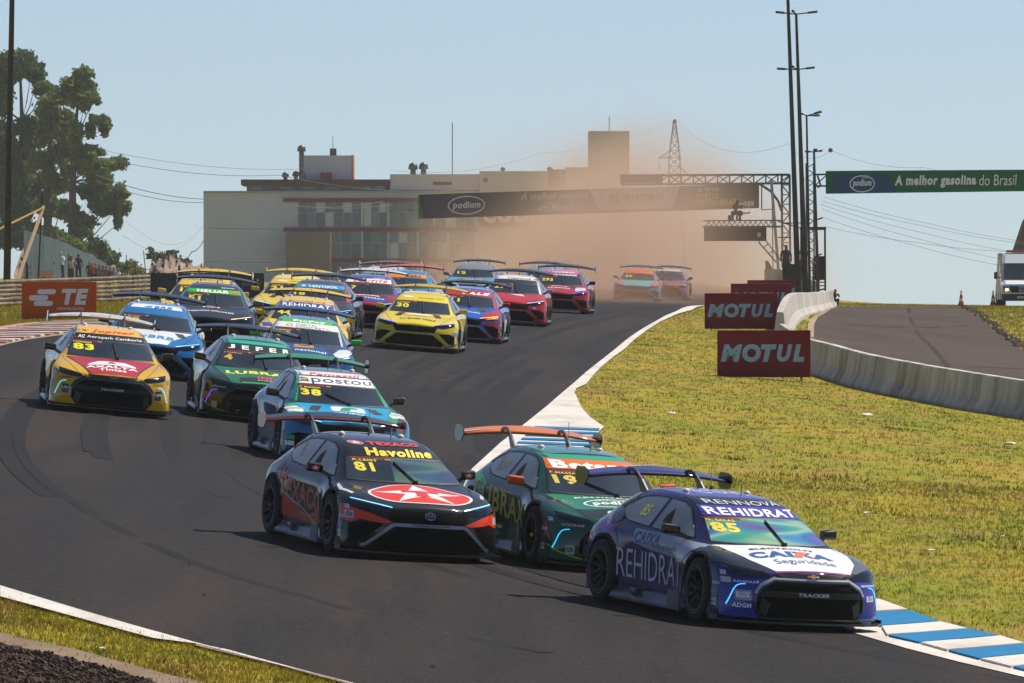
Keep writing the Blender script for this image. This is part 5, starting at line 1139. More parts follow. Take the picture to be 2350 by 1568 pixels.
X = lambda u: (u - 136) / 172 * wd; Z = lambda v: (733 - v) / 86 * ht; D6 = lambda u, v: (X(u * .1874), Z((560 + v / 4.9) * .918))
for (a, b, c_, d_) in ((455, 800, 690, 860), (352, 872, 595, 940), (410, 943, 655, 1005)):
    p, q = D6(a, d_), D6(c_, b); rr = (q[1] - p[1]) * .48; flat_poly(r, [[(u + v * .12, v) for u, v in rrect(p[0] - p[1] * .12, p[1], q[0] - q[1] * .12, q[1], rr)]], -.066, 'c9cfe8', 'emblem')
flat_text(r, 'TE', (*D6(755, 990), *D6(1085, 795)), -.066, 'c9cfe8', .06, .2); flat_text(r, 'connectivity', (*D6(698, 1072), *D6(1035, 1012)), -.066, 'c9cfe8', .01, .1)

# ------------------------------------------------------------------ guard rail on the left
GRM = mat('rail_steel', 'd0bea6', .65, .1, noise=('6f6456', 2, .25))
gp = bez(pl([(-160,709),(-40,706),(60,702),(160,698),(250,694),(315,690.5),(350,687)]), 5); e_ = gp[-1]
gp += [e_ + Vector((.55, 6)), e_ + Vector((.6, 14)), e_ + Vector((.1, 24))]
gr = empty('guard_rail', (gp[8].x, gp[8].y, G(gp[8].x, gp[8].y))); tag(gr, 'weathered three-beam steel guard rail curving along the left side', 'guard rail')
prof = [(0, -.155), (-.06, -.12), (-.08, -.085), (-.06, -.05), (-.01, -.02), (-.01, .02), (-.06, .05), (-.08, .085), (-.06, .12), (0, .155)]
for k in range(3):
    bm = bmesh.new(); rings = []
    for i, p in enumerate(gp):
        d = (gp[min(i + 1, len(gp) - 1)] - gp[max(i - 1, 0)]).normalized(); nn = Vector((-d.y, d.x)); z = G(p.x, p.y) + .20 + .325 * k + rnd.uniform(-.008, .008)
        rings.append([bm.verts.new(Vector((p.x + nn.x * a, p.y + nn.y * a, z + b)) - gr.location) for a, b in prof])
    for a, b in zip(rings, rings[1:]):
        for q in range(9): f = bm.faces.new((a[q], b[q], b[q + 1], a[q + 1])); f.smooth = True
    r_ = bmesh.ops.solidify(bm, geom=bm.faces[:], thickness=.006); obj('rail_beam', bm, GRM, gr)
for i in range(0, len(gp), 2):
    p = gp[i]; bm = bmesh.new(); box(bm, (p.x - gr.location.x, p.y + .10 - gr.location.y, G(p.x, p.y) + .5 - gr.location.z), (.10, .12, 1.1)); obj('post', bm, DARKST, gr)
# ------------------------------------------------------------------ far things: helpers that read sizes off at a known distance
def W3(u, v, d): return ray(u, v, d)
def bx(bm, u0, u1, v0, v1, d, dep, mi=0, back=True):
    a, b = ray(u0, v1, d), ray(u1, v0, d); box(bm, ((a.x + b.x) / 2, d + (dep / 2 if back else -dep / 2), (a.z + b.z) / 2), (b.x - a.x, dep, b.z - a.z), mi=mi)
def piece(name, par, m, *boxes):
    bm = bmesh.new()
    for b in boxes: bx(bm, *b)
    if par:
        for v in bm.verts: v.co -= par.location
    return obj(name, bm, m, par)
def bars(name, par, m, L, t, d=None):
    bm = bmesh.new()
    for l in L:
        a, b = (ray(*l[0]), ray(*l[1])) if d is None else (ray(l[0][0], l[0][1], d), ray(l[1][0], l[1][1], d))
        bar(bm, a, b, l[2] if len(l) > 2 else t)
    if par:
        for v in bm.verts: v.co -= par.location
    return obj(name, bm, m, par)
# ------------------------------------------------------------------ the grandstand building
BD = 850; bl = empty('grandstand_building', (0, 0, 0)); p0 = ray(780, 640, BD); bl.location = (p0.x, BD, 3.6)
tag(bl, 'long pale three-storey building with red bands and a tall square stair tower', 'building')
PLAST = mat('plaster_pale', 'c3c7d0', .9, noise=('b2b7c1', .15, .2)); PLAST2 = mat('plaster_cream', 'd8ccc2', .9, noise=('c6baaf', .2, .2)); REDB = mat('red_band', '8a2630', .8, noise=('6b2a31', .3, .2))
BROWN = mat('brown_cladding', '7c6e64', .85, noise=('6c615a', .4, .2)); GLZ = mat('window_pane', '4c5b63', .15, 0, .5, noise=('7c8b90', .35, .08)); ROOFR = mat('roof_red', '5f2a2e', .85, noise=('4f2428', .3, .2)); FRM = mat('window_frame', 'a9adae', .6)
piece('wall', bl, PLAST, (467,1100,441,720,BD,16)); piece('wall', bl, PLAST2, (1100,1352,434,720,BD+.4,16), (1352,1446,434,720,BD+.4,14))
piece('parapet', bl, mat('parapet_plaster', '97979a', .9), (467,1098,438.5,443,BD-.2,16.4))
for i, (v, u0, u1) in enumerate(((455,650,1095),(522.5,650,1095),(594,757,1095),(594,650,656))): 
    if i < 3: piece('red_band', bl, REDB, (u0,u1,v,v+8.5,BD-.35,.45))
piece('brown_bay', bl, BROWN, (656,757,536,720,BD-3.2,3.3)); piece('bay_sunlit_strip', bl, mat('painted_sunlit_render', 'c9a383', .9), (757.1,759.5,536,720,BD-3.0,3.1))  # the bay's sunlit side is a strip with sunlight put into its colour
for (v0, v1, us) in ((464,521,(682,832,892,998,1094)),(532,593,(760,832,892,960,1030,1094)),(604,660,(760,832,892,960,1030,1094))):
    for u0, u1 in zip(us, us[1:]):
        n = max(2, round((u1 - u0) / 22)); fr = []
        for k in range(n):
            a = u0 + 3 + (u1 - u0 - 6) * k / n; b = u0 + 3 + (u1 - u0 - 6) * (k + 1) / n - 1.6
            vm = v0 + (v1 - v0) * .42
            wn = piece('window', bl, FRM, (a - .8, b + .8, v0, v1, BD - .05, .12)); 
            for y0_, y1_ in ((v0 + 1, vm - 1), (vm + 1, v1 - 1)):
                pn = piece('pane', None, mat('window_pane', rnd.choice(('3a4a54', '46565e', '2c3a42', 'a3aeae', '55646c', '324048')), .15, 0, .5), (a + .4, b - .4, y0_, y1_, BD - .12, .06)); pn.parent = wn; pn.matrix_parent_inverse = Matrix.Translation(-bl.location)
        piece('pilaster', bl, PLAST, (u1 - 3.2, u1 + .6, v0, v1, BD - .25, .4))
piece('roof_storey', bl, mat('roof_storey_wall', '8b8078', .9), (566,895,424,442,BD+2,10)); piece('roof_fascia', bl, ROOFR, (553,896,412,425,BD+.8,12))
for u0, u1 in ((580,600),(642,668),(690,722),(745,775),(835,852),(862,885)): piece('window', bl, GLZ, (u0,u1,428,436,BD+1.9,.2))
piece('upper_wall', bl, PLAST2, (895,1100,400,437,BD+1,12)); piece('upper_wall', bl, PLAST2, (1100.5,1258,393,437,BD+.5,12)); piece('upper_wall', bl, BROWN, (1258.5,1298,389,437,BD+1,12)); piece('upper_wall', bl, PLAST2, (1298.5,1352,384,437,BD+.6,12))
piece('louvre', bl, DARKST, (994,1037,418,425,BD+.9,.2)); piece('louvre', bl, DARKST, (1109,1119,409,418,BD+.4,.2))
piece('stair_tower', bl, mat('tower_render', 'b5a9a3', .9), (1351,1441,301,436,BD-.5,9)); piece('tower_sunlit_strip', bl, mat('painted_sunlit_render', 'c9a383', .9), (1441.1,1444.5,301,640,BD-.3,8.8))  # tower's right side: sunlight painted as a paler, warmer strip
piece('plant_room', bl, PLAST, (697,806,357,413,BD+3,8)); piece('plant_sunlit_strip', bl, mat('painted_sunlit_render', 'c9a383', .9), (806.1,812,356,413,BD+3.2,7.6)); piece('roof_hatch', bl, REDB, (736,761,396,412,BD+2,2), ); piece('roof_hatch', bl, REDB, (686,700,396,412,BD+2,2))  # plant room's right strip has the sunlit tone painted in
def turb(u, v, r, par, stem=0):
    c_ = ray(u, v, BD + 2); rr = r / FD * BD; bm = bmesh.new()
    lathe(bm, [(-rr * 1.5, rr * .6), (-rr * .8, rr * .6), (-rr * .6, rr * .9), (0, rr * 1.1), (rr * .6, rr * .85), (rr * .95, rr * .3), (rr, .01)], 14, 'z')
    for k in range(14): a = k * math.tau / 14; bar(bm, (rr * 1.05 * math.cos(a), rr * 1.05 * math.sin(a), -rr * .6), (rr * .8 * math.cos(a + .3), rr * .8 * math.sin(a + .3), rr * .6), .05)
    if stem: lathe(bm, [(-rr * stem, rr * .65), (-rr, rr * .65)], 12, 'z')
    for q in bm.verts: q.co += c_ - par.location
    obj('roof_ventilator', bm, STEEL, par)
for u, v, r, st in ((692,342,9,9),(655,402,7.5,2),(679,400,7.5,2.4),(948,383,10,2),(972,382,10,2),(1154,388,5,2),(1262,388,6,2)): turb(u, v, r, bl, st)
piece('water_tank', bl, DARKST, (757,772,341,357,BD+5,1)); bars('roof_antenna', bl, STEEL, [((764,341),(764,313))], .06, BD+5); bars('roof_antenna', bl, STEEL, [((1038,400),(1038,281))], .09, BD+5); bars('roof_antenna', bl, STEEL, [((1398,301),(1398,268))], .08, BD+4)
sp = poly_bm([rrect(1095, 470, 1352, 521, 20)]); 
def to_wall(bm, d, y, par):
    for q in bm.verts: p = ray(q.co.x, q.co.y, d); q.co = Vector((p.x, y, p.z)) - par.location
    bmesh.ops.recalc_face_normals(bm, faces=bm.faces)
to_wall(sp, BD, BD - .2, bl); obj('sign_panel', sp, mat('sign_red', '8e2a30', .7), bl)
tb = text_bm('COOPAVEL', (1108, -512, 1345, -476), .06)
for q in tb.verts: q.co.y = -q.co.y
to_wall(tb, BD, BD - .3, bl); obj('lettering', tb, mat('sign_white', 'dedad8', .7), bl)
# ------------------------------------------------------------------ pylon
PD = 1050; py = empty('transmission_tower', ray(1548, 690, PD)); tag(py, 'tall steel lattice electricity tower right of the building', 'pylon')
def wv(v): return float(np.interp(v, [272, 300, 330, 362, 460, 700], [1.5, 5, 9, 12.5, 14, 34]))
L = []; vv_ = [275, 290, 305, 325, 345, 362, 382, 402, 425, 450, 480, 515, 555, 600, 650, 700]
for q in (-1, 1):
    for a, b in zip(vv_, vv_[1:]): 
        for dd in (0, 1.6): L.append(((1548 + q * wv(a), a, PD + dd), (1548 + q * wv(b), b, PD + dd), .16)); 
        L.append(((1548 + q * wv(a), a, PD), (1548 - q * wv(b), b, PD), .09))
for a in vv_: L.append(((1548 - wv(a), a, PD), (1548 + wv(a), a, PD), .09))
bars('lattice', py, mat('pylon_steel', '6d6660', .7), L, .1)['kind'] = 'stuff'
bars('cross_arm', py, mat('pylon_steel', '6d6660', .7), [((1540,345),(1512,363),.12),((1537,362),(1512,363),.12),((1526,354),(1530,362),.08),((1512,363),(1512,395),.06)], .1, PD)
bars('cross_arm', py, mat('pylon_steel', '6d6660', .7), [((1560,385),(1582,402),.12),((1560,400),(1582,403),.12),((1570,393),(1570,401),.08),((1582,402),(1582,435),.06)], .1, PD)
def wire(label, pts, r, m=None):
    P = [ray(*p) for p in pts]; o = []
    for i in range(len(P) - 1):
        n_ = 10; sag = (P[i] - P[i + 1]).length * .006
        for k in range(n_): t = k / n_; q = P[i].lerp(P[i + 1], t); q.z -= sag * 4 * t * (1 - t); o.append(q)
    o.append(P[-1]); bm = bmesh.new(); tube(bm, o, r, 4); tag(obj('power_line', bm, m or mat('cable', '4a5058', .7)), label, 'power line', 'overhead power lines')
wire('topmost overhead wire left of the building, sloping down from the trees', [(240,346,620),(700,388,700)], .014)
wire('overhead wire crossing before the roof ventilators', [(230,362,600),(640,402,680),(1100,432,800)], .02)
wire('heavy overhead wire from the trees to the upper corner of the building', [(220,402,560),(560,452,680),(900,470,780)], .026)
wire('overhead wire just under the heaviest one', [(220,416,560),(545,458,680),(880,462,780)], .022)
wire('wire rising from the trees toward the tall lattice tower', [(900,392,760),(1240,352,900),(1546,273,PD)], .012)
wire('wire from the top of the lattice tower toward the light poles', [(1550,273,PD),(1810,330,700),(1906,345,560)], .012)
wire('wire carrying the round marker ball past the light poles', [(1906,345,560),(2120,385,500),(2352,410,470)], .009)
for i, (a, b, n_) in enumerate((((1890,452),(2360,556),'uppermost'),((1888,462),(2352,560),'second'),((1885,470),(2352,583),'third'),((1886,480),(2335,602),'fourth'),((1892,520),(2320,578),'fifth'),((1886,498),(2310,612),'lowest'))):
    wire(n_ + ' of the thin wires fanning right from the light poles under the green banner', [(a[0], a[1], 400), ((a[0] + b[0]) / 2, (a[1] + b[1]) / 2 + 8, 410), (b[0], b[1], 420)], .008)
wire('low wire across the sky from the left trees to the building, upper', [(290,508,520),(470,514,800)], .008); wire('low wire across the sky from the left trees to the building, lower', [(280,540,520),(470,515,800)], .01)
wire('slack double cable hanging from the left corner of the building', [(467,553,845),(440,578,800),(412,604,760)], .06)
wire('wire crossing the pale left wall of the building, upper of two', [(467,523,840),(652,525,840)], .035); wire('wire crossing the pale left wall of the building, lower of two', [(467,600,840),(652,602,840)], .035)
bm = bmesh.new(); bmesh.ops.create_icosphere(bm, subdivisions=2, radius=.16, matrix=Matrix.Translation(ray(1906, 345, 560)))
tag(obj('marker_ball', bm, dull('7c4a3a'), smooth=True), 'small round reddish marker ball on the wire right of the poles', 'marker ball')

# ------------------------------------------------------------------ poles
def pole(name, label, top, bot, wt, wb, d, m, group=None, cat='pole', ground=True):
    a = ray(bot[0], bot[1], d); b = ray(top[0], top[1], d); k = FD / d; r = empty(name, (a.x, d, G(a.x, d))); tag(r, label, cat, group)
    dirn = (a - b).normalized(); a2 = a + dirn * ((a.z - G(a.x, d) + .3) / -dirn.z)
    bm = bmesh.new(); tube(bm, [b - r.location, b.lerp(a2, .5) - r.location, a2 - r.location], wt / k / 2, 10, wb / k / 2); obj('shaft', bm, m, r); return r
def lamps(r, d, c, ends):
    p = ray(c[0], c[1], d)
    for (u, v) in ends:
        q = ray(u, v, d); q.y += rnd.uniform(-.3, .3); bm = bmesh.new(); bar(bm, p - r.location, q - r.location, .05); o = obj('lamp_arm', bm, DARKST, r)
        bm = bmesh.new(); e = q.lerp(p, .42); q2 = q - r.location; e2 = e - r.location; bar(bm, e2, q2, .20, .09); obj('lamp_head', bm, mat('lamp_housing', '4a3f36', .5, .3), o)
PD2 = 345; PC = mat('pole_concrete', '4a4742', .9, noise=('35332f', 2, .2))
r = pole('timber_pole', 'tall dark timber pole rising out of frame at the far left', (30,-120), (16,640), 11, 18, 330, WOOD, None)
r = pole('light_pole', 'tallest dark concrete light pole, leftmost of the cluster on the right', (1806,-60), (1831,650), 7, 15, PD2, PC, 'light poles on the right')
r = pole('light_pole', 'tall light pole with two tiers of twin lamps, just right of the tallest', (1827,32), (1848,655), 6, 16, PD2 + 8, PC, 'light poles on the right'); lamps(r, PD2 + 8, (1827,33), ((1780,28),(1875,27),(1818,24))); lamps(r, PD2 + 8, (1829,160), ((1783,158),(1868,155),(1812,151)))
r = pole('light_pole', 'medium light pole with twin lamps above the lattice column', (1851,265), (1858,655), 4.5, 7, 380, PC, 'light poles on the right'); lamps(r, 380, (1852,266), ((1836,260),(1884,257),(1880,265)))
r = pole('light_pole', 'shortest light pole with twin lamps, rightmost of the cluster', (1868,348), (1877,655), 5, 9, 400, PC, 'light poles on the right'); lamps(r, 400, (1868,349), ((1849,348),(1887,346),(1872,343)))
for i, (u, v) in enumerate(((1884,427),(1888,500),(1886,583),(1888,640),(1893,663))):
    bm = bmesh.new(); a, b = ray(1876, v + 4, 402), ray(u, v, 402); bar(bm, a - r.location, b - r.location, .07); obj('side_bracket', bm, mat('lamp_housing', '4a3f36', .5, .3), r)
pole('post', 'thin dark post leaning by the left fence', (97,440), (88,640), 3.2, 5.5, 345, DARKST); 
bm = bmesh.new(); bar(bm, ray(100,474,342), ray(30,672,338), .10); tag(obj('brace_pole', bm, mat('pale_timber', 'b89a72', .8)), 'pale slanting timber brace beside the tall pole on the left', 'brace')
bm = bmesh.new(); bar(bm, ray(101,476,342), ray(-10,530,334), .055); tag(obj('cross_beam', bm, mat('yellow_timber', 'a98a3c', .8)), 'yellowish beam running left from the top of the thin leaning post', 'beam')
for i, (u, v0, v1) in enumerate(((290,585,640),(309,596,640),(333,575,640),(350,605,640))): pole('post', ('thin post on the far left skyline nearest the trees','second thin post on the far left skyline','taller leaning post on the far left skyline','last thin post on the far left skyline before the mound')[i], (u - (4 if i == 2 else 0), v0), (u + 3, v1), 1.8, 2.6, 620, DARKST, None)

# ------------------------------------------------------------------ start gantry
GD = 430; ga = empty('gantry', ray(1803, 690, GD)); tag(ga, 'steel lattice gantry spanning the track on a lattice column', 'gantry'); TR = mat('truss_steel', '3c3a38', .6, .3)
L = []
def CT_(u): return 403 - (u - 1425) * .004
for dd in (0, 1.0):
    L += [((1425,403,GD+dd),(1812,401,GD+dd),.11), ((1425,424,GD+dd),(1812,421,GD+dd),.11)]
u = 1425; k = 0
while u < 1800:
    L.append(((u,403,GD),(u,423,GD),.07)); L.append((((u,403,GD),(u+27.7,422,GD)) if k % 2 == 0 else ((u,423,GD),(u+27.7,402,GD))) + (.05,)); L.append(((u,402,GD),(u,402,GD+1),.05)); L.append(((u,422,GD+1),(u+27.7,402,GD+1),.05)); u += 27.7; k += 1
bars('span_truss', ga, TR, L, .08)['kind'] = 'stuff'
L = []
for dd in (0, 1.0):
    L += [((1794,401,GD+dd),(1796,690,GD+dd),.11), ((1812,401,GD+dd),(1814,690,GD+dd),.11)]
v = 403; k = 0
while v < 680: L.append((((1794,v,GD),(1812,v+22,GD)) if k % 2 else ((1812,v,GD),(1794,v+22,GD))) + (.06,)); L.append(((1794,v,GD),(1812,v,GD),.05)); v += 22; k += 1
L += [((1741,421,GD),(1770,440,GD),.12), ((1770,440,GD),(1786,462,GD),.12), ((1786,462,GD),(1794,486,GD),.12), ((1748,421,GD),(1748,482,GD),.06), ((1748,482,GD),(1776,480,GD),.04)]
bars('column_truss', ga, TR, L, .08)['kind'] = 'stuff'
piece('dark_sign_box', ga, mat('sign_box_brown', '4a3a30', .8), (1425,1521,402,420,GD-.6,.4))  # plain dark brown box sign without any glow
def banner(name, label, c0, d, corners, colour):
    """corners: (u0, top0, bottom0), (u1, top1, bottom1)"""
    (u0, t0, b0), (u1, t1, b1) = corners; r_ = empty(name, ray(u0, b0, d)); tag(r_, label, 'banner')
    def M(u, v, y=0):
        k = (u - u0) / (u1 - u0); s = ZC - ((t0 * (1 - k) + t1 * k) * (1 - v) + (b0 * (1 - k) + b1 * k) * v - HZ) / FD * d
        return Vector(((u - 1175) / FD * d, d + y, s)) - r_.location
    bm = bmesh.new(); n_ = 24; f_ = []
    for y in (0, .08):
        f_.append([[bm.verts.new(M(u0 + (u1 - u0) * i / n_, j, y + .03 * math.sin(i * 1.3 + j))) for j in (0, .5, 1)] for i in range(n_ + 1)])
    for s, F_ in enumerate(f_):
        for i in range(n_):
            for j in range(2): q = [F_[i][j], F_[i][j + 1], F_[i + 1][j + 1], F_[i + 1][j]]; bm.faces.new(q if s == 0 else q[::-1])
    for i in range(n_):
        for j in (0, 2): bm.faces.new((f_[0][i][j], f_[0][i + 1][j], f_[1][i + 1][j], f_[1][i][j]))
    bmesh.ops.recalc_face_normals(bm, faces=bm.faces); obj('cloth', bm, mat('banner_cloth', colour, .75), r_)
    def put(bm, c, nm='lettering', y=-.06):
        for q in bm.verts: q.co = M(q.co.x, 1 - q.co.y, y)
        bmesh.ops.recalc_face_normals(bm, faces=bm.faces); obj(nm, bm, mat('print', c, .7), r_)
    return r_, put
r_, put = banner('gantry_banner', 'long sponsor banner hung under the gantry across the track, half lost in dust', 0, GD - .9, ((960,447,502.5),(1742,421.5,478)), '123a36')
put(poly_bm([[(968,0),(1180,0),(1180,1),(960+12,1)]]), '1a2f4c', 'print_panel', -.045); put(poly_bm([[(1352,1),(1560,1),(1543,.12),(1375,.12)]]), 'b9b4b2', 'print_panel', -.045); put(poly_bm([[(960,0),(972,0),(962,1),(960,1)]]), '1f6a35', 'print_panel', -.05)
put(poly_bm([ell(1070.5,.5,43,.39,30), ell(1070.5,.5,40,.34,30)], True), 'c3c6d4', 'emblem'); put(text_bm('podium', (1039,.30,1103,.66), .04, .15), 'c3c6d4')
put(text_bm('A melhor gasolina', (1195,.56,1350,.92), .02, .2), 'b4b8b4'); put(text_bm('do Brasil', (1235,.16,1318,.44), .02, .2), 'b4b8b4')
put(poly_bm([rrect(1398,.36,1422,.80,2) if False else [(1398,.36),(1422,.36),(1422,.80),(1398,.80)]]), '8a8a3c', 'emblem'); put(text_bm('BR', (1401,.45,1419,.72), .05), '2e6a4a'); put(text_bm('PETROBRAS', (1430,.46,1522,.74), .04, .15), '3f5f52')
put(text_bm('SO TEM NOS', (1602,.74,1650,.90), .03, .1), 'b9bdb9'); put(text_bm('POSTOS', (1600,.44,1650,.68), .04, .1), 'c09a2e'); put(text_bm('PETROBRAS', (1600,.16,1690,.42), .04, .1), 'c09a2e'); put(text_bm('soVEM', (1696,.08,1730,.30), .05, .15), 'dfe2df')
r_, put = banner('green_banner', 'bright green and blue banner across the access road at the right', 0, 392, ((1895,392.5,445),(2600,388,436)), '0c6a3a')
put(poly_bm([[(1916,.84),(2037,.84),(2055,0),(1905,0)]]), '164a70', 'print_panel', -.045)
put(poly_bm([ell(1978.5,.42,29,.38,30), ell(1978.5,.42,26.6,.33,30)], True), 'e9edf0', 'emblem'); put(text_bm('podium', (1957,.24,2000,.62), .04, .15), 'e9edf0'); put(poly_bm([[(1978+4*i+2*(j%2),.66+.05*j),(1980+4*i+2*(j%2),.66+.05*j),(1980+4*i+2*(j%2),.70+.05*j),(1978+4*i+2*(j%2),.70+.05*j)] for i in range(4) for j in range(3)]), 'e9edf0', 'emblem')
put(text_bm('A melhor gasolina', (2053,.20,2240,.78), .05, .12), 'f0f2f0'); put(text_bm('do Brasil', (2247,.28,2333,.78), .0, .1), 'f0f2f0')
ba = empty('banner_truss', ray(1880, 690, 394)); tag(ba, 'steel truss carrying the green banner over the access road', 'truss')
L = []
for dd in (0, .7): L += [((1866,401,394+dd),(2620,389,394+dd),.08), ((1866,427,394+dd),(2620,430,394+dd),.08)]
for i in range(26): u = 1870 + 28 * i; L.append((((u,401,394.3),(u+28,427,394.3)) if i % 2 else ((u,427,394.3),(u+28,401,394.3))) + (.05,))
bars('span_truss', ba, TR, L, .08)['kind'] = 'stuff'
L = []
for (x0_, x1_) in ((1850,1867),):
    for dd in (0, .4): L += [((x0_,375,394+dd),(x0_+2,690,394+dd),.07), ((x1_,375,394+dd),(x1_+2,690,394+dd),.07)]
    for i in range(28): v = 376 + 11 * i; L.append((((x0_,v,394),(x1_,v+11,394)) if i % 2 else ((x1_,v,394),(x0_,v+11,394))) + (.04,))
bars('lattice_column', ba, STEEL, L, .06)['kind'] = 'stuff'
bars('cable_bundle', ba, DARKST, [((1838,430),(1842,530),.03),((1841,420),(1848,520),.03),((1846,410),(1836,470),.03),((1876,403),(1884,428),.08)], .03, 393)
# camera platform left of the gantry column
cp = empty('camera_platform', ray(1760, 690, 415)); tag(cp, 'small lattice camera platform with a dark skirt jutting out over the track edge', 'platform')
L = [((1614,507),(1795,506),.06), ((1616,521),(1795,521),.06)]
for i in range(13): L.append(((1620+12*i,520),(1626+12*i,508),.04)); L.append(((1626+12*i,508),(1632+12*i,520),.04))
L += [((1741,556),(1781,602),.06), ((1752,545),(1793,600),.05), ((1741,556),(1752,545),.04), ((1752,569),(1764,559),.04), ((1764,582),(1776,574),.04)]
bars('deck_truss', cp, STEEL, L, .05, 413)['kind'] = 'stuff'
piece('skirt', cp, mat('skirt_cloth', '332c28', .9), (1617,1759,522,553,413,1.4)); piece('emblem', cp, mat('emblem_print', 'b9b8a6', .8), (1738,1746,534,544,412.9,.05)); piece('deck', cp, DARKST, (1614,1795,518.5,521,413,1.5)); piece('camera_case', cp, dull('3b302c'), (1671,1684,494,507,413.6,.5))
# scaffold tower right
sf = empty('scaffold_tower', ray(1870, 690, 405)); tag(sf, 'scaffold marshal tower with a dark cloth screen behind the light poles', 'scaffold')
bars('scaffold_tube', sf, DARKST, [((1893,522),(1894,690),.09),((1838,526),(1896,525),.12),((1838,522),(1838,690),.07),((1866,600),(1866,690),.06),((1868,648),(1893,648),.05),((1868,656),(1893,656),.05),((1785,508),(1838,524),.05),((1797,512),(1838,512),.05),((1785,545),(1815,545),.05)], .06, 405)['kind'] = 'stuff'
piece('platform_roof', sf, DARKST, (1838,1895,521,527,405,1.6)); piece('cloth_screen', sf, mat('screen_cloth', '1e2326', .9), (1868,1893,588,643,404.8,.05)); piece('cloth_screen', sf, mat('screen_cloth', '1e2326', .9), (1796,1824,606,652,407,.05)); piece('marshal_flag', sf, dull('c9a21c'), (1862,1872,600,606,404.6,.04)); piece('pale_panel', sf, dull('b9b48a'), (1840,1850,645,690,405.5,.05))
bm = bmesh.new(); bar(bm, ray(1770,414,425), ray(1788,640,421), .13); tag(obj('leaning_pole', bm, DARKST), 'dark leaning timber pole before the gantry column', 'pole')
bm = bmesh.new(); bar(bm, ray(1772,447,424), ray(1774,618,424), .06); tag(obj('pale_stick', bm, mat('pale_timber', 'c9a274', .8)), 'thin pale stick beside the dark leaning pole', 'pole')  # thin stick in an even pale timber colour
bm = bmesh.new(); pts = [(1756,600),(1762,598),(1772,614),(1774,636),(1762,638),(1757,616)]; F_ = poly_bm([pts]); 
for q in F_.verts: q.co = ray(q.co.x, q.co.y, 422)
rr_ = bmesh.ops.extrude_face_region(F_, geom=F_.faces[:]); [setattr(q, 'co', q.co + Vector((0, .2, 0))) for q in rr_['geom'] if isinstance(q, bmesh.types.BMVert)]; bm.free(); bmesh.ops.recalc_face_normals(F_, faces=F_.faces)
tag(obj('furled_flag', F_, dull('4a3f38')), 'dark furled cloth standing on the concrete block', 'flag')
bars_ = None
# dark hoarding behind the yellow cars
hd = empty('hoarding', ray(510, 690, 330)); tag(hd, 'dark navy hoarding with dull gold letters behind the yellow cars on the left', 'hoarding')
piece('hoarding_panel', hd, mat('navy_cloth', '23283a', .85), (345,606,627,705,330,.2)); tb = text_bm('Super', (555, -660, 602, -642), .04)
for q in tb.verts: q.co.y = -q.co.y
to_wall(tb, 330, 329.95, hd); obj('lettering', tb, mat('gold_print', '7a6a2c', .7), hd)
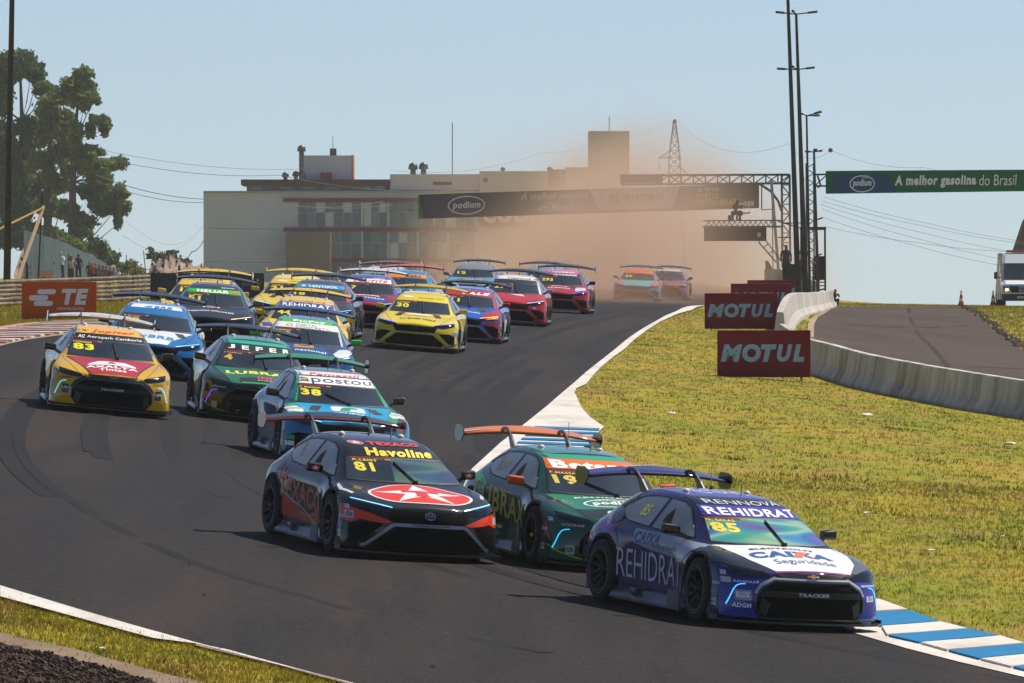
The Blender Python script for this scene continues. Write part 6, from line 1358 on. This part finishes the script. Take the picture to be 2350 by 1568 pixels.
# ------------------------------------------------------------------ people
def person(label, at_, facing=0, shirt='30343a', trouser='23262c', skin='8a5f48', pose='stand', h=1.72, cat='person', group=None, hair='1c1714', hat=None):
    me = bpy.data.meshes.new('p'); K = h / 1.72
    S_ = {'stand': dict(pel=(0,0,.92), ch=(0,0,1.30), nk=(0,0,1.46), hd=(0,-.02,1.60), ll=((.10,0,.86),(.12,-.01,.47),(.12,.02,.08),(.12,-.12,.03)), rl=((-.10,0,.86),(-.12,-.01,.47),(-.12,.02,.08),(-.12,-.12,.03)), la=((.19,0,1.38),(.25,.03,1.12),(.24,-.06,.88)), ra=((-.19,0,1.38),(-.25,.03,1.12),(-.24,-.06,.88))),
          'photo': dict(pel=(0,0,.92), ch=(0,0,1.30), nk=(0,0,1.46), hd=(0,-.04,1.60), ll=((.10,0,.86),(.12,-.01,.47),(.12,.02,.08),(.12,-.12,.03)), rl=((-.10,0,.86),(-.12,-.01,.47),(-.12,.02,.08),(-.12,-.12,.03)), la=((.19,0,1.38),(.26,-.16,1.20),(.08,-.30,1.45)), ra=((-.19,0,1.38),(-.26,-.16,1.20),(-.08,-.30,1.45))),
          'crouch': dict(pel=(0,.15,.34), ch=(0,-.02,.68), nk=(0,-.08,.82), hd=(0,-.14,.95), ll=((.11,.12,.34),(.16,-.26,.46),(.14,-.12,.08),(.14,-.26,.03)), rl=((-.11,.12,.34),(-.16,-.26,.46),(-.14,-.12,.08),(-.14,-.26,.03)), la=((.19,-.03,.76),(.24,-.20,.58),(.06,-.38,.78)), ra=((-.19,-.03,.76),(-.24,-.20,.58),(-.06,-.38,.78)))}[pose]
    P = [S_['pel'], S_['ch'], S_['nk'], S_['hd']]; E = [(0,1),(1,2),(2,3)]; RD = [(.15,.11),(.17,.11),(.06,.06),(.10,.115)]
    P.append((S_['hd'][0], S_['hd'][1], S_['hd'][2] + .10)); E.append((3, 4)); RD.append((.085,.095))
    for k_, root, rr in (('ll',0,(.095,.075,.05,.045)),('rl',0,(.095,.075,.05,.045)),('la',1,(.06,.045,.038)),('ra',1,(.06,.045,.038))):
        prev = root
        for q, r0 in zip(S_[k_], rr): P.append(q); RD.append((r0, r0)); E.append((prev, len(P) - 1)); prev = len(P) - 1
    me.from_pydata([tuple(c * K for c in p) for p in P], E, []); o = bpy.data.objects.new('p', me); COL.objects.link(o)
    md = o.modifiers.new('k', 'SKIN'); 
    for i, r0 in enumerate(RD): me.skin_vertices[0].data[i].radius = (r0[0] * K, r0[1] * K)
    me.skin_vertices[0].data[0].use_root = True; m2 = o.modifiers.new('s', 'SUBSURF'); m2.levels = 1; m2.render_levels = 1
    dg = bpy.context.evaluated_depsgraph_get(); nm = bpy.data.meshes.new_from_object(o.evaluated_get(dg), depsgraph=dg); bpy.data.objects.remove(o)
    o = bpy.data.objects.new('person', nm); COL.objects.link(o); nm.materials.clear()
    for m_ in (mat('skin', skin, .6), mat('shirt_cloth', shirt, .85), mat('trouser_cloth', trouser, .85), mat('hair', hat or hair, .8), mat('shoe', '15161a', .6)): nm.materials.append(m_)
    zn = S_['nk'][2] * K; zp = S_['pel'][2] * K; hd_ = Vector(S_['hd']) * K
    for f in nm.polygons:
        c_ = f.center; f.use_smooth = True
        if (c_ - hd_).length < .19 * K: f.material_index = 3 if (c_.z > hd_.z + .06 * K or c_.y > hd_.y + .03) else 0
        elif c_.z > zp + (.06 if pose != 'crouch' else .1): f.material_index = 0 if (abs(c_.x) > .215 * K and c_.z < 1.15 * K and pose == 'stand') or (c_.y < -.27 and pose != 'stand' and c_.z > .5) else 1
        else: f.material_index = 4 if c_.z < .09 else 2
    o.location = at_; o.rotation_euler = (0, 0, R(facing)); tag(o, label, 'person', group); return o
SHC = ['2a3140','c9ccd4','1a1d20','8a3b3c','3a4a2c','b9b0a0','272a30','5a3030','d8d8d8','1f2326','334a6a','9c3a30','e0d8c8','20242a','44302a','7a8a9a']
spec = [(140,690,470,1,'white shirt'),(122,692,468,3,''),(158,694,492,14,''),(163,695,490,5,''),(180,700,505,2,''),(206,704,560,0,''),(212,706,555,11,''),(219,706,565,13,''),(228,708,590,4,''),(244,712,640,7,''),(252,713,650,9,''),(262,714,690,15,''),(270,715,700,8,''),(281,716,730,12,''),(236,709,600,6,''),(115,690,450,10,'')]
nmz = {'2a3140':'navy','c9ccd4':'white','1a1d20':'black','8a3b3c':'dark red','3a4a2c':'olive','b9b0a0':'beige','272a30':'charcoal','5a3030':'maroon','d8d8d8':'pale grey','1f2326':'off-black','334a6a':'blue','9c3a30':'red','e0d8c8':'cream','20242a':'dark grey','44302a':'brown','7a8a9a':'grey blue'}
for i, (u, v, d, ci, _) in enumerate(spec):
    x = (u - 1175) / FD * d; hv = {140:628,122:632,158:634,163:638,180:633,206:652,212:655,219:657,228:660,244:664,252:667,262:668,270:671,281:673,236:662,115:636}[u] * .918
    zt = ZC - (hv - HZ) / FD * d
    person('standing spectator in a %s shirt before the corrugated fence on the left' % nmz[SHC[ci]], (x, d, zt - 1.72), rnd.uniform(-25, 40), SHC[ci], rnd.choice(('23262c','3a3230','5a4a3a','1c2430')), rnd.choice(('8a5f48','6b4636','a4765a')), 'photo' if i % 3 == 0 else 'stand', group='spectators along the left fence', hat='d8d0c4' if i == 0 else None)
person('camera operator crouching on the lattice platform under the gantry banner', tuple(ray(1688, 507, 413.7)), 60, '3b302e', '2c2624', pose='crouch', h=1.75)
bm = bmesh.new(); c0 = ray(1698, 490, 413.6); box(bm, c0, (.28, .4, .2), bev=.03); bar(bm, c0 + Vector((.1, -.1, 0)), c0 + Vector((.5, -.15, .03)), .06); bar(bm, c0, ray(1700, 507, 413.6), .05); tag(obj('broadcast_camera', bm, dull('26211f')), 'dark broadcast camera in front of the crouching operator', 'camera')
person('marshal in dark clothes standing on the scaffold left of the tall poles', tuple(ray(1804, 644, 408)), 10, '28303a', '23262c', h=1.75)
person('marshal in dark clothes standing on the scaffold right of the tall poles', tuple(ray(1844, 646, 407)), -15, '1c2024', '1c2024', h=1.78, hat='8a2a26')
px_ = px(1916, 704.6); person('photographer in black crouching at the end of the barrier on the skyline', (px_[0], 396, G(px_[0], 396)), 30, '15171b', '17191c', pose='crouch', h=1.35)
# ------------------------------------------------------------------ corrugated fence and spoil bank on the left
fd_ = [(61,576,395),(110,590,430),(160,606,480),(215,634,570),(262,657,680),(300,679,820)]
fe = empty('corrugated_fence', ((61 * .918 - 1175) / FD * 395, 395, 7)); tag(fe, 'long pale blue corrugated sheet fence running away behind the spectators', 'fence')
FEN = mat('corrugated_sheet', '7f939c', .6, .3, noise=('62757e', .6, .2))
for i in range(len(fd_) - 1):
    (u0, v0, d0), (u1, v1, d1) = fd_[i], fd_[i + 1]; a, b = ray(u0 * .918, v0 * .918, d0), ray(u1 * .918, v1 * .918, d1); n_ = 3
    for q in range(n_):
        A_, B_ = a.lerp(b, q / n_), a.lerp(b, (q + 1) / n_ - .004); bm = bmesh.new(); N_ = 60; vs_ = []
        for k in range(N_ + 1):
            p = A_.lerp(B_, k / N_); p = p + Vector((.05 * math.sin(k * math.pi / 2), 0, 0)); vs_.append((bm.verts.new(p - fe.location), bm.verts.new(Vector((p.x, p.y, p.z - 3.2)) - fe.location)))
        for (c0, c1), (e0, e1) in zip(vs_, vs_[1:]): bm.faces.new((c0, c1, e1, e0))
        bmesh.ops.solidify(bm, geom=bm.faces[:], thickness=.02); obj('fence_sheet', bm, FEN, fe)
wf = empty('wire_fence', ray(60, 640, 400)); tag(wf, 'dark angled post and wire fence in front of the spectators', 'fence')
for i in range(13):
    t = i / 12; u = 62 + 215 * t; d = 390 + 330 * t; v0 = 592 + 48 * t; a = ray(u, v0 + 16, d); c_ = ray(u, 700, d); e = ray(u - 14 * (1 - t * .6), v0, d); bm = bmesh.new(); bar(bm, a - wf.location, c_ - wf.location, .11); bar(bm, e - wf.location, a - wf.location, .10); obj('fence_post', bm, mat('rusty_post', '3c2f28', .9), wf)
for k in range(4):
    bm = bmesh.new(); tube(bm, [ray(62 + 215 * t, 592 + 48 * t + 18 + 14 * k * (1 - .45 * t), 390 + 330 * t) - wf.location for t in [i / 12 for i in range(13)]], .02, 4); obj('fence_wire', bm, mat('rusty_post', '3c2f28', .9), wf)
bd2 = empty('pink_board', ray(105, 690, 385)); tag(bd2, 'pale pink upright board with white print among the spectators', 'board'); piece('board_panel', bd2, dull('c98f7c'), (87,122,621,700,386,.1)); piece('print_panel', bd2, dull('e2ded8'), (97,106,638,690,385.9,.03)); piece('print_panel', bd2, dull('e2ded8'), (108,117,640,692,385.9,.03))
def mound(name, label, outline, d, dep, m, cat='spoil heap'):
    """a bank with a ragged crest; outline along its skyline"""
    bm = bmesh.new(); rows = []; n_ = 60
    us = np.linspace(outline[0][0], outline[-1][0], n_)
    for k, (t, s) in enumerate(((0, 0), (.15, .5), (.35, .85), (.5, 1), (.7, .8), (1, 0))):
        rw = []
        for u in us:
            v = float(np.interp(u, [o_[0] for o_ in outline], [o_[1] for o_ in outline])); b = ray(u, 705, d); tp = ray(u, v, d)
            z = b.z + (tp.z - b.z) * s + (rnd.uniform(-.25, .25) if 0 < s else 0); rw.append(bm.verts.new((b.x + rnd.uniform(-.1, .1), d + dep * (t - .5), z)))
        rows.append(rw)
    for a, b in zip(rows, rows[1:]):
        for i in range(n_ - 1): bm.faces.new((a[i], a[i + 1], b[i + 1], b[i]))
    bmesh.ops.recalc_face_normals(bm, faces=bm.faces); bmesh.ops.subdivide_edges(bm, edges=bm.edges[:], cuts=1, fractal=.6, seed=3); o = obj(name, bm, m); tag(o, label, cat)
    return o
HEAP = mat('spoil_earth', '9a8272', .95, noise=('5e544c', .35, .15), bump=.6, nscale=1.5)
mound('spoil_heap', 'dark earth heap with pale patches left of the building', [(318,642),(340,632),(352,612),(372,596),(388,590),(410,596),(430,606),(460,612),(500,625)], 640, 22, HEAP)
mound('spoil_heap', 'long pale rubble bank behind the corrugated fence', [(60,560),(120,556),(160,563),(200,575),(235,590),(265,604),(290,618),(320,640)], 760, 40, HEAP)
# ------------------------------------------------------------------ trees
LEAFM = {}
def leafmat(i):
    if i not in LEAFM:
        a, b_ = (('506a38', '93964a'), ('40573c', '76803f'), ('546c34', 'a09846'))[i % 3]
        m, n, bsdf, noise, rng, mix, bump = nodemat('eucalyptus_leaf', .6); c_ = mix(rng(noise(.35), .38, .66), a, b_); c_ = mix(rng(noise(2.5), .4, .7), c_, a); n.links.new(c_, bsdf.inputs['Base Color']); translucent(m, .4); LEAFM[i] = m
    return LEAFM[i]
def leaves(name, par, blobs, d, dens, size, mi, seed):
    rs = np.random.RandomState(seed); V = []
    for (u, v, ru, rv) in blobs:
        u, v, ru, rv = u * .363, 91.8 + v * .363, ru * .41, rv * .41
        k = FD / d; c_ = ray(u, v, d); rx, rz = ru / k, rv / k; ry = rx * 1.0; dy0 = rs.uniform(-1.5, 1.5)
        for s in range(7):   # a few smaller lobes per blob
            o_ = rs.normal(0, .42, 3); cx, cy, cz = c_.x + o_[0] * rx * 1.15, c_.y + dy0 + o_[1] * ry, c_.z + o_[2] * rz; f_ = rs.uniform(.45, .85)
            n_ = int(dens * (rx * rz) ** .9 * f_ * f_ * 1.6); q = rs.normal(0, 1, (n_, 3)); q /= np.linalg.norm(q, axis=1)[:, None]; q *= (rs.uniform(.05, 1.0, n_) ** .5 * np.abs(rs.normal(1, .22, n_)))[:, None]
            P = np.c_[cx + q[:, 0] * rx * f_, cy + q[:, 1] * ry * f_, cz + q[:, 2] * rz * f_ * .85]
            V.append(P)
    P = np.concatenate(V); n_ = len(P); a = rs.normal(0, 1, (n_, 3)); a[:, 2] -= .6; a /= np.linalg.norm(a, axis=1)[:, None]; b = np.cross(a, rs.normal(0, 1, (n_, 3))); b /= np.linalg.norm(b, axis=1)[:, None]
    L_ = (size * rs.uniform(.6, 1.3, n_))[:, None]; w_ = L_ * .38
    v = np.stack([P - a * L_ * .5, P + b * w_, P + a * L_ * .5, P - b * w_], 1).reshape(-1, 3) - np.array(par.location)
    me = bpy.data.meshes.new(name); f = np.arange(len(v)).reshape(-1, 4); me.vertices.add(len(v)); me.vertices.foreach_set('co', v.ravel()); me.loops.add(len(v)); me.loops.foreach_set('vertex_index', f.ravel()); me.polygons.add(len(f)); me.polygons.foreach_set('loop_start', np.arange(0, len(v), 4)); me.update()
    o = new_obj(name, me, leafmat(mi), par); o['kind'] = 'stuff'; return o
BARK = mat('eucalyptus_bark', '5c4f44', .9, noise=('3c332c', 1.5, .2))
def tree(label, trunk, blobs, d, mi, seed, limbs=(), dens=340, size=.42):
    t0 = trunk[0]; c = ray(t0[0] * .363, 91.8 + t0[1] * .363, d); r = empty('eucalyptus_tree', (c.x, d, c.z)); tag(r, label, 'tree', 'eucalyptus trees on the left')
    Q = lambda u, v, y=0: ray(u * .363, 91.8 + v * .363, d + y) - r.location
    bm = bmesh.new(); tube(bm, [Q(*p) for p in trunk], .42, 8, .10)
    obj('trunk', bm, BARK, r)
    bm = bmesh.new(); T_ = [Q(*p) for p in trunk]
    for (u, v, ru, rv) in blobs:
        e = Q(u, v); s_ = min(T_, key=lambda q: (q - e).length + (5 if q.z > e.z else 0)); m_ = s_.lerp(e, .5) + Vector((0, rnd.uniform(-1, 1), -.5)); tube(bm, [s_, m_, e], .08, 5, .02)
    obj('branches', bm, BARK, r)['kind'] = 'stuff'
    leaves('crown', r, blobs, d, dens, size, mi, seed)
tree('tall dark eucalyptus at the far left edge behind the timber pole', [(150,1330),(150,900),(140,520),(128,200)], [(130,140,80,60),(55,200,70,70),(200,205,48,55),(20,360,50,50),(275,310,58,50),(15,570,55,60),(160,560,85,70),(100,720,110,85),(60,860,100,100),(180,900,90,80),(60,1030,110,90),(185,1050,90,80),(70,1170,90,70),(-40,300,80,160),(-60,700,100,200),(60,1260,110,60),(190,1240,100,60),(320,1230,80,50),(20,130,40,30),(230,260,30,25)], 800, 1, 11)
tree('lower olive-topped eucalyptus in the middle of the three', [(300,1330),(305,900),(320,600),(330,400)], [(330,400,75,45),(290,460,80,52),(400,485,50,40),(340,560,75,55),(440,560,55,50),(270,620,55,48),(390,720,80,55),(300,800,50,55),(430,650,60,45),(250,760,50,60),(440,810,55,50),(330,880,50,45),(360,740,50,40),(335,1060,70,50),(300,1000,60,55),(420,930,50,40)], 790, 2, 12)
tree('slender eucalyptus with separate round leaf clumps, rightmost of the three', [(455,1330),(460,900),(470,600),(500,350)], [(490,280,85,60),(430,350,70,55),(545,385,55,55),(590,370,25,38),(630,505,42,38),(650,565,32,34),(550,570,50,45),(600,700,55,32),(540,715,55,42),(590,790,80,50),(700,790,48,52),(640,860,65,40),(650,930,55,48),(720,990,50,50),(745,1060,45,60),(750,1160,26,42),(560,960,48,48),(640,1070,50,42),(430,1090,70,50),(520,1150,60,50),(500,1230,50,40),(590,1020,30,30),(480,640,40,36)], 780, 0, 13)
def bush(label, blobs, d, mi, seed, cat='bush'):
    u, v = blobs[0][:2]; c = ray(u * .363, 91.8 + v * .363, d); r = empty('bush', (c.x, d, c.z)); tag(r, label, cat); bm = bmesh.new()
    for k in range(5): tube(bm, [Vector((rnd.uniform(-.2, .2), 0, -2.5)), Vector((rnd.uniform(-.8, .8), rnd.uniform(-.5, .5), .3))], .07, 5, .02)
    obj('branches', bm, BARK, r)['kind'] = 'stuff'; leaves('crown', r, blobs, d, 200, .30, mi, seed)
bush('round dark bush over the corrugated fence below the trees', [(480,1300,70,45),(430,1290,50,40),(520,1330,40,30)], 700, 0, 21)
bush('upright bush on the fence line right of the trees', [(640,1320,45,50),(610,1290,30,40),(670,1370,55,45),(700,1400,40,30),(580,1260,20,25)], 690, 1, 22)
bush('low olive bush near the end of the fence', [(830,1440,55,30),(790,1420,40,25),(870,1470,35,25)], 720, 2, 23)
bush('dark scrubby bush on top of the earth heap', [(1000,1370,55,28),(960,1355,25,28),(1060,1390,55,28),(1110,1410,50,30),(1160,1440,50,30),(1200,1470,40,25),(1185,1400,18,35)], 642, 1, 24)
bm = bmesh.new(); L = [((383,575),(384,592)),((404,575),(405,592)),((383,576),(404,576))]
for a, b in L: bar(bm, ray(a[0], a[1], 641), ray(b[0], b[1], 641), .10)
tag(obj('goal_frame', bm, DARKST), 'small dark square frame standing on top of the earth heap', 'frame')
# ------------------------------------------------------------------ van, cones, canopy at the right
VD = 417; vn = empty('rescue_van', ray(2337, 699, VD)); vn.location.z = G(vn.location.x, VD); tag(vn, 'white and blue rescue van with roof beacons, cut by the right edge', 'van')
def prism(prof, w_, bm, taper=None, n_=1):
    """side profile (y, z) extruded across the width"""
    xs_ = [-w_ / 2, -w_ * .42, w_ * .42, w_ / 2]; R_ = []
    for i, x in enumerate(xs_):
        k = .94 if i in (0, 3) else 1; R_.append([bm.verts.new((x * (1 - .10 * max(0, z - 1.2)), y * (k if y < 0 else 1), z)) for y, z in prof])
    n_ = len(prof)
    for a, b in zip(R_, R_[1:]):
        for k in range(n_): bm.faces.new((a[k], a[(k + 1) % n_], b[(k + 1) % n_], b[k]))
    bm.faces.new(R_[0]); bm.faces.new(R_[-1][::-1]); bmesh.ops.recalc_face_normals(bm, faces=bm.faces)
bm = bmesh.new(); prism([(-2.9,.35),(-2.95,.75),(-2.85,1.05),(-2.35,1.30),(-1.75,2.10),(-1.3,2.55),(-.9,2.62),(2.9,2.62),(2.95,.35)], 1.96, bm); obj('body', bm, paint('c9d0d6'), vn)
def vp(name, pts, m, y=-.03):
    bm = bmesh.new(); a = [bm.verts.new(p) for p in pts]; bm.faces.new(a); r_ = bmesh.ops.extrude_face_region(bm, geom=bm.faces[:]); [setattr(q, 'co', q.co + Vector((0, y, 0))) for q in r_['geom'] if isinstance(q, bmesh.types.BMVert)]; bmesh.ops.recalc_face_normals(bm, faces=bm.faces); return obj(name, bm, m, vn)
vp('windscreen', [(-.86,-2.33,1.34),(.86,-2.33,1.34),(.80,-1.80,2.12),(-.80,-1.80,2.12)], GLASSM); vp('bonnet_panel', [(-.80,-2.84,1.09),(.80,-2.84,1.09),(.78,-2.45,1.28),(-.78,-2.45,1.28)], paint('e6e2e0')); vp('bonnet_stripe', [(-.84,-2.93,.98),(.84,-2.93,.98),(.82,-2.86,1.07),(-.82,-2.86,1.07)], paint('2a7fa8'))
vp('grille', [(-.52,-2.96,.68),(.52,-2.96,.68),(.62,-2.95,1.0),(-.62,-2.95,1.0)], MESHM); vp('grille_trim', [(-.60,-2.99,.64),(.60,-2.99,.64),(.62,-2.99,.68),(-.62,-2.99,.68)], mat('chrome_trim', 'b9bec2', .25, .8)); vp('bumper', [(-.97,-2.93,.28),(.97,-2.93,.28),(.97,-2.95,.62),(-.97,-2.95,.62)], dull('1c1f24'), -.08)
vp('number_plate', [(-.25,-3.05,.40),(.25,-3.05,.40),(.25,-3.05,.52),(-.25,-3.05,.52)], dull('9aa0a2')); bm = text_bm('RES 911', (-.2,.425,.2,.495), .03); 
for q in bm.verts: q.co = (q.co.x, -3.09, q.co.y)
bm.free()
bm = poly_bm([ell(0,.84,.15,.15,20), ell(0,.84,.13,.13,20)], True); 
for q in bm.verts: q.co = (q.co.x, -3.01, q.co.y)
obj('badge', bm, mat('chrome_trim', 'b9bec2', .25, .8), vn)
bm = bmesh.new()
for k in range(3): a = math.pi / 2 + k * math.tau / 3; bar(bm, (0, -3.01, .84), (.13 * math.cos(a), -3.01, .84 + .13 * math.sin(a)), .02)
obj('badge', bm, mat('chrome_trim', 'b9bec2', .25, .8), vn)
for s in (-1, 1):
    vp('headlight', [(s*.64,-2.93,.74),(s*.90,-2.90,.74),(s*.92,-2.86,1.02),(s*.66,-2.93,.96)][::s], mat('lamp_clear', '5a6268', .15, 0, 1)); vp('lit_lamp', [(s*.66,-2.97,.78),(s*.80,-2.97,.78),(s*.80,-2.97,.88),(s*.66,-2.97,.88)][::s], mat('lamp_glow', 'ffc98a', .4, emit=4))
    bm = bmesh.new(); box(bm, (s * 1.22, -2.0, 1.52), (.16, .12, .34), bev=.03); bar(bm, (s * .93, -1.95, 1.42), (s * 1.2, -2.0, 1.45), .05); obj('mirror', bm, dull('1a1c20'), vn)
    for y in (-1.95, 1.9): bm = bmesh.new(); lathe(bm, [(-.12,.2),(-.12,.31),(-.08,.345),(.08,.345),(.12,.31),(.12,.2),(.06,.18),(.06,.001)], 20, 'x', c=(s * .86, y, .345)); obj('wheel', bm, RUBBER, vn)
bm = bmesh.new(); box(bm, (0, -1.0, 2.70), (1.3, .3, .12), bev=.03); obj('beacon_bar', bm, mat('beacon_red', '9a1f22', .3, 0, .6), vn)
def cone(label, u, v, d):
    c_ = ray(u, v, d); x = c_.x; z = G(x, d); bm = bmesh.new(); box(bm, (0, 0, .02), (.36, .36, .04)); o = obj('traffic_cone', bm, dull('2a2422')); o.location = (x, d, z + .012); tag(o, label, 'traffic cone', 'traffic cones on the skyline')
    for i, (h0, h1, c2) in enumerate(((.04,.22,'c2402a'),(.22,.36,'e6e2dd'),(.36,.52,'c2402a'),(.52,.62,'e6e2dd'),(.62,.75,'c2402a'))):
        f = lambda h: .14 * (1 - h / .80) + .012; bm = bmesh.new(); lathe(bm, [(h0, f(h0)), (h1, f(h1))] + ([(h1 + .001, .001)] if i == 4 else []), 16, 'z'); obj('cone_band', bm, dull(c2), o)
cone('orange and white traffic cone at the top right end of the access road', 2206, 703, 402); cone('orange and white traffic cone next to the rescue van', 2279, 700, 415)
bm = bmesh.new(); F_ = [(2328,580),(2352,508),(2420,400),(2440,580)]; bb = poly_bm([F_]); 
for q in bb.verts: q.co = ray(q.co.x, q.co.y, 440)
rr_ = bmesh.ops.extrude_face_region(bb, geom=bb.faces[:]); [setattr(q, 'co', q.co + Vector((0, 2.5, 0))) for q in rr_['geom'] if isinstance(q, bmesh.types.BMVert)]; bmesh.ops.recalc_face_normals(bb, faces=bb.faces); bm.free()
b0 = ray(2400, 700, 440); bar(bb, (b0.x, 441.2, b0.z - 1), (b0.x, 441.2, ray(2400, 570, 440).z), 1.2)
tag(obj('canvas_canopy', bb, mat('brown_canvas', '6f6253', .9, noise=('5e5346', .8, .2))), 'brown slanting canvas canopy above the rescue van at the right edge', 'canopy')

# ------------------------------------------------------------------ dust and haze
def dust(name, label, c, rad, dens, col, seed, ns=.12, zpow=1.0):
    bm = bmesh.new(); bmesh.ops.create_cube(bm, size=2); o = obj(name, bm, None); o.location = c; o.scale = rad
    m = bpy.data.materials.new('dust_air'); m.use_nodes = True; n = m.node_tree; n.nodes.clear(); out = n.nodes.new('ShaderNodeOutputMaterial'); pv = n.nodes.new('ShaderNodeVolumePrincipled')
    pv.inputs['Color'].default_value = lin(col); pv.inputs['Anisotropy'].default_value = .0
    tc = n.nodes.new('ShaderNodeTexCoord'); ln = n.nodes.new('ShaderNodeVectorMath'); ln.operation = 'LENGTH'; n.links.new(tc.outputs['Object'], ln.inputs[0])
    fo = n.nodes.new('ShaderNodeMapRange'); fo.interpolation_type = 'SMOOTHSTEP'; fo.inputs['From Min'].default_value = 1.0; fo.inputs['From Max'].default_value = .15; n.links.new(ln.outputs['Value'], fo.inputs['Value'])
    ge = n.nodes.new('ShaderNodeNewGeometry'); nz = n.nodes.new('ShaderNodeTexNoise'); nz.inputs['Scale'].default_value = ns; nz.inputs['Detail'].default_value = 4; mp = n.nodes.new('ShaderNodeMapping'); mp.inputs['Scale'].default_value = (1, .25, 1); mp.inputs['Location'].default_value = (seed, 0, 0)
    n.links.new(ge.outputs['Position'], mp.inputs['Vector']); n.links.new(mp.outputs[0], nz.inputs['Vector'])
    nr_ = n.nodes.new('ShaderNodeMapRange'); nr_.inputs['From Min'].default_value = .36; nr_.inputs['From Max'].default_value = .66; nr_.inputs['To Min'].default_value = .04; n.links.new(nz.outputs['Fac'], nr_.inputs['Value'])
    a = n.nodes.new('ShaderNodeMath'); a.operation = 'MULTIPLY'; n.links.new(fo.outputs[0], a.inputs[0]); n.links.new(nr_.outputs[0], a.inputs[1]); b = n.nodes.new('ShaderNodeMath'); b.operation = 'MULTIPLY'; n.links.new(a.outputs[0], b.inputs[0]); b.inputs[1].default_value = dens
    n.links.new(b.outputs[0], pv.inputs['Density']); n.links.new(pv.outputs[0], out.inputs['Volume']); o.data.materials.append(m); tag(o, label, 'dust', None, 'stuff'); m.cycles.volume_step_rate = 1.0
    return o
dust('dust_cloud', 'orange brown dust cloud hanging over the crest behind the cars', (5.2, 440, 7.2), (13.0, 60, 10.0), .11, 'efcdb4', 3.0, .15)
dust('dust_cloud', 'low brown dust trailing over the track between the furthest cars', (3.2, 350, 6.2), (8.5, 62, 2.2), .014, 'ecbf9e', 9.0)
hz = bmesh.new(); box(hz, (0, 700, 19), (400, 1460, 62)); ho = obj('haze', hz, None); m = bpy.data.materials.new('haze_air'); m.use_nodes = True; n = m.node_tree; n.nodes.clear(); out = n.nodes.new('ShaderNodeOutputMaterial'); pv = n.nodes.new('ShaderNodeVolumePrincipled')
pv.inputs['Color'].default_value = lin('dfe6ee'); pv.inputs['Density'].default_value = .00011; pv.inputs['Anisotropy'].default_value = .2; n.links.new(pv.outputs[0], out.inputs['Volume']); ho.data.materials.append(m); tag(ho, 'thin pale summer haze filling the air over the circuit', 'haze', None, 'stuff')
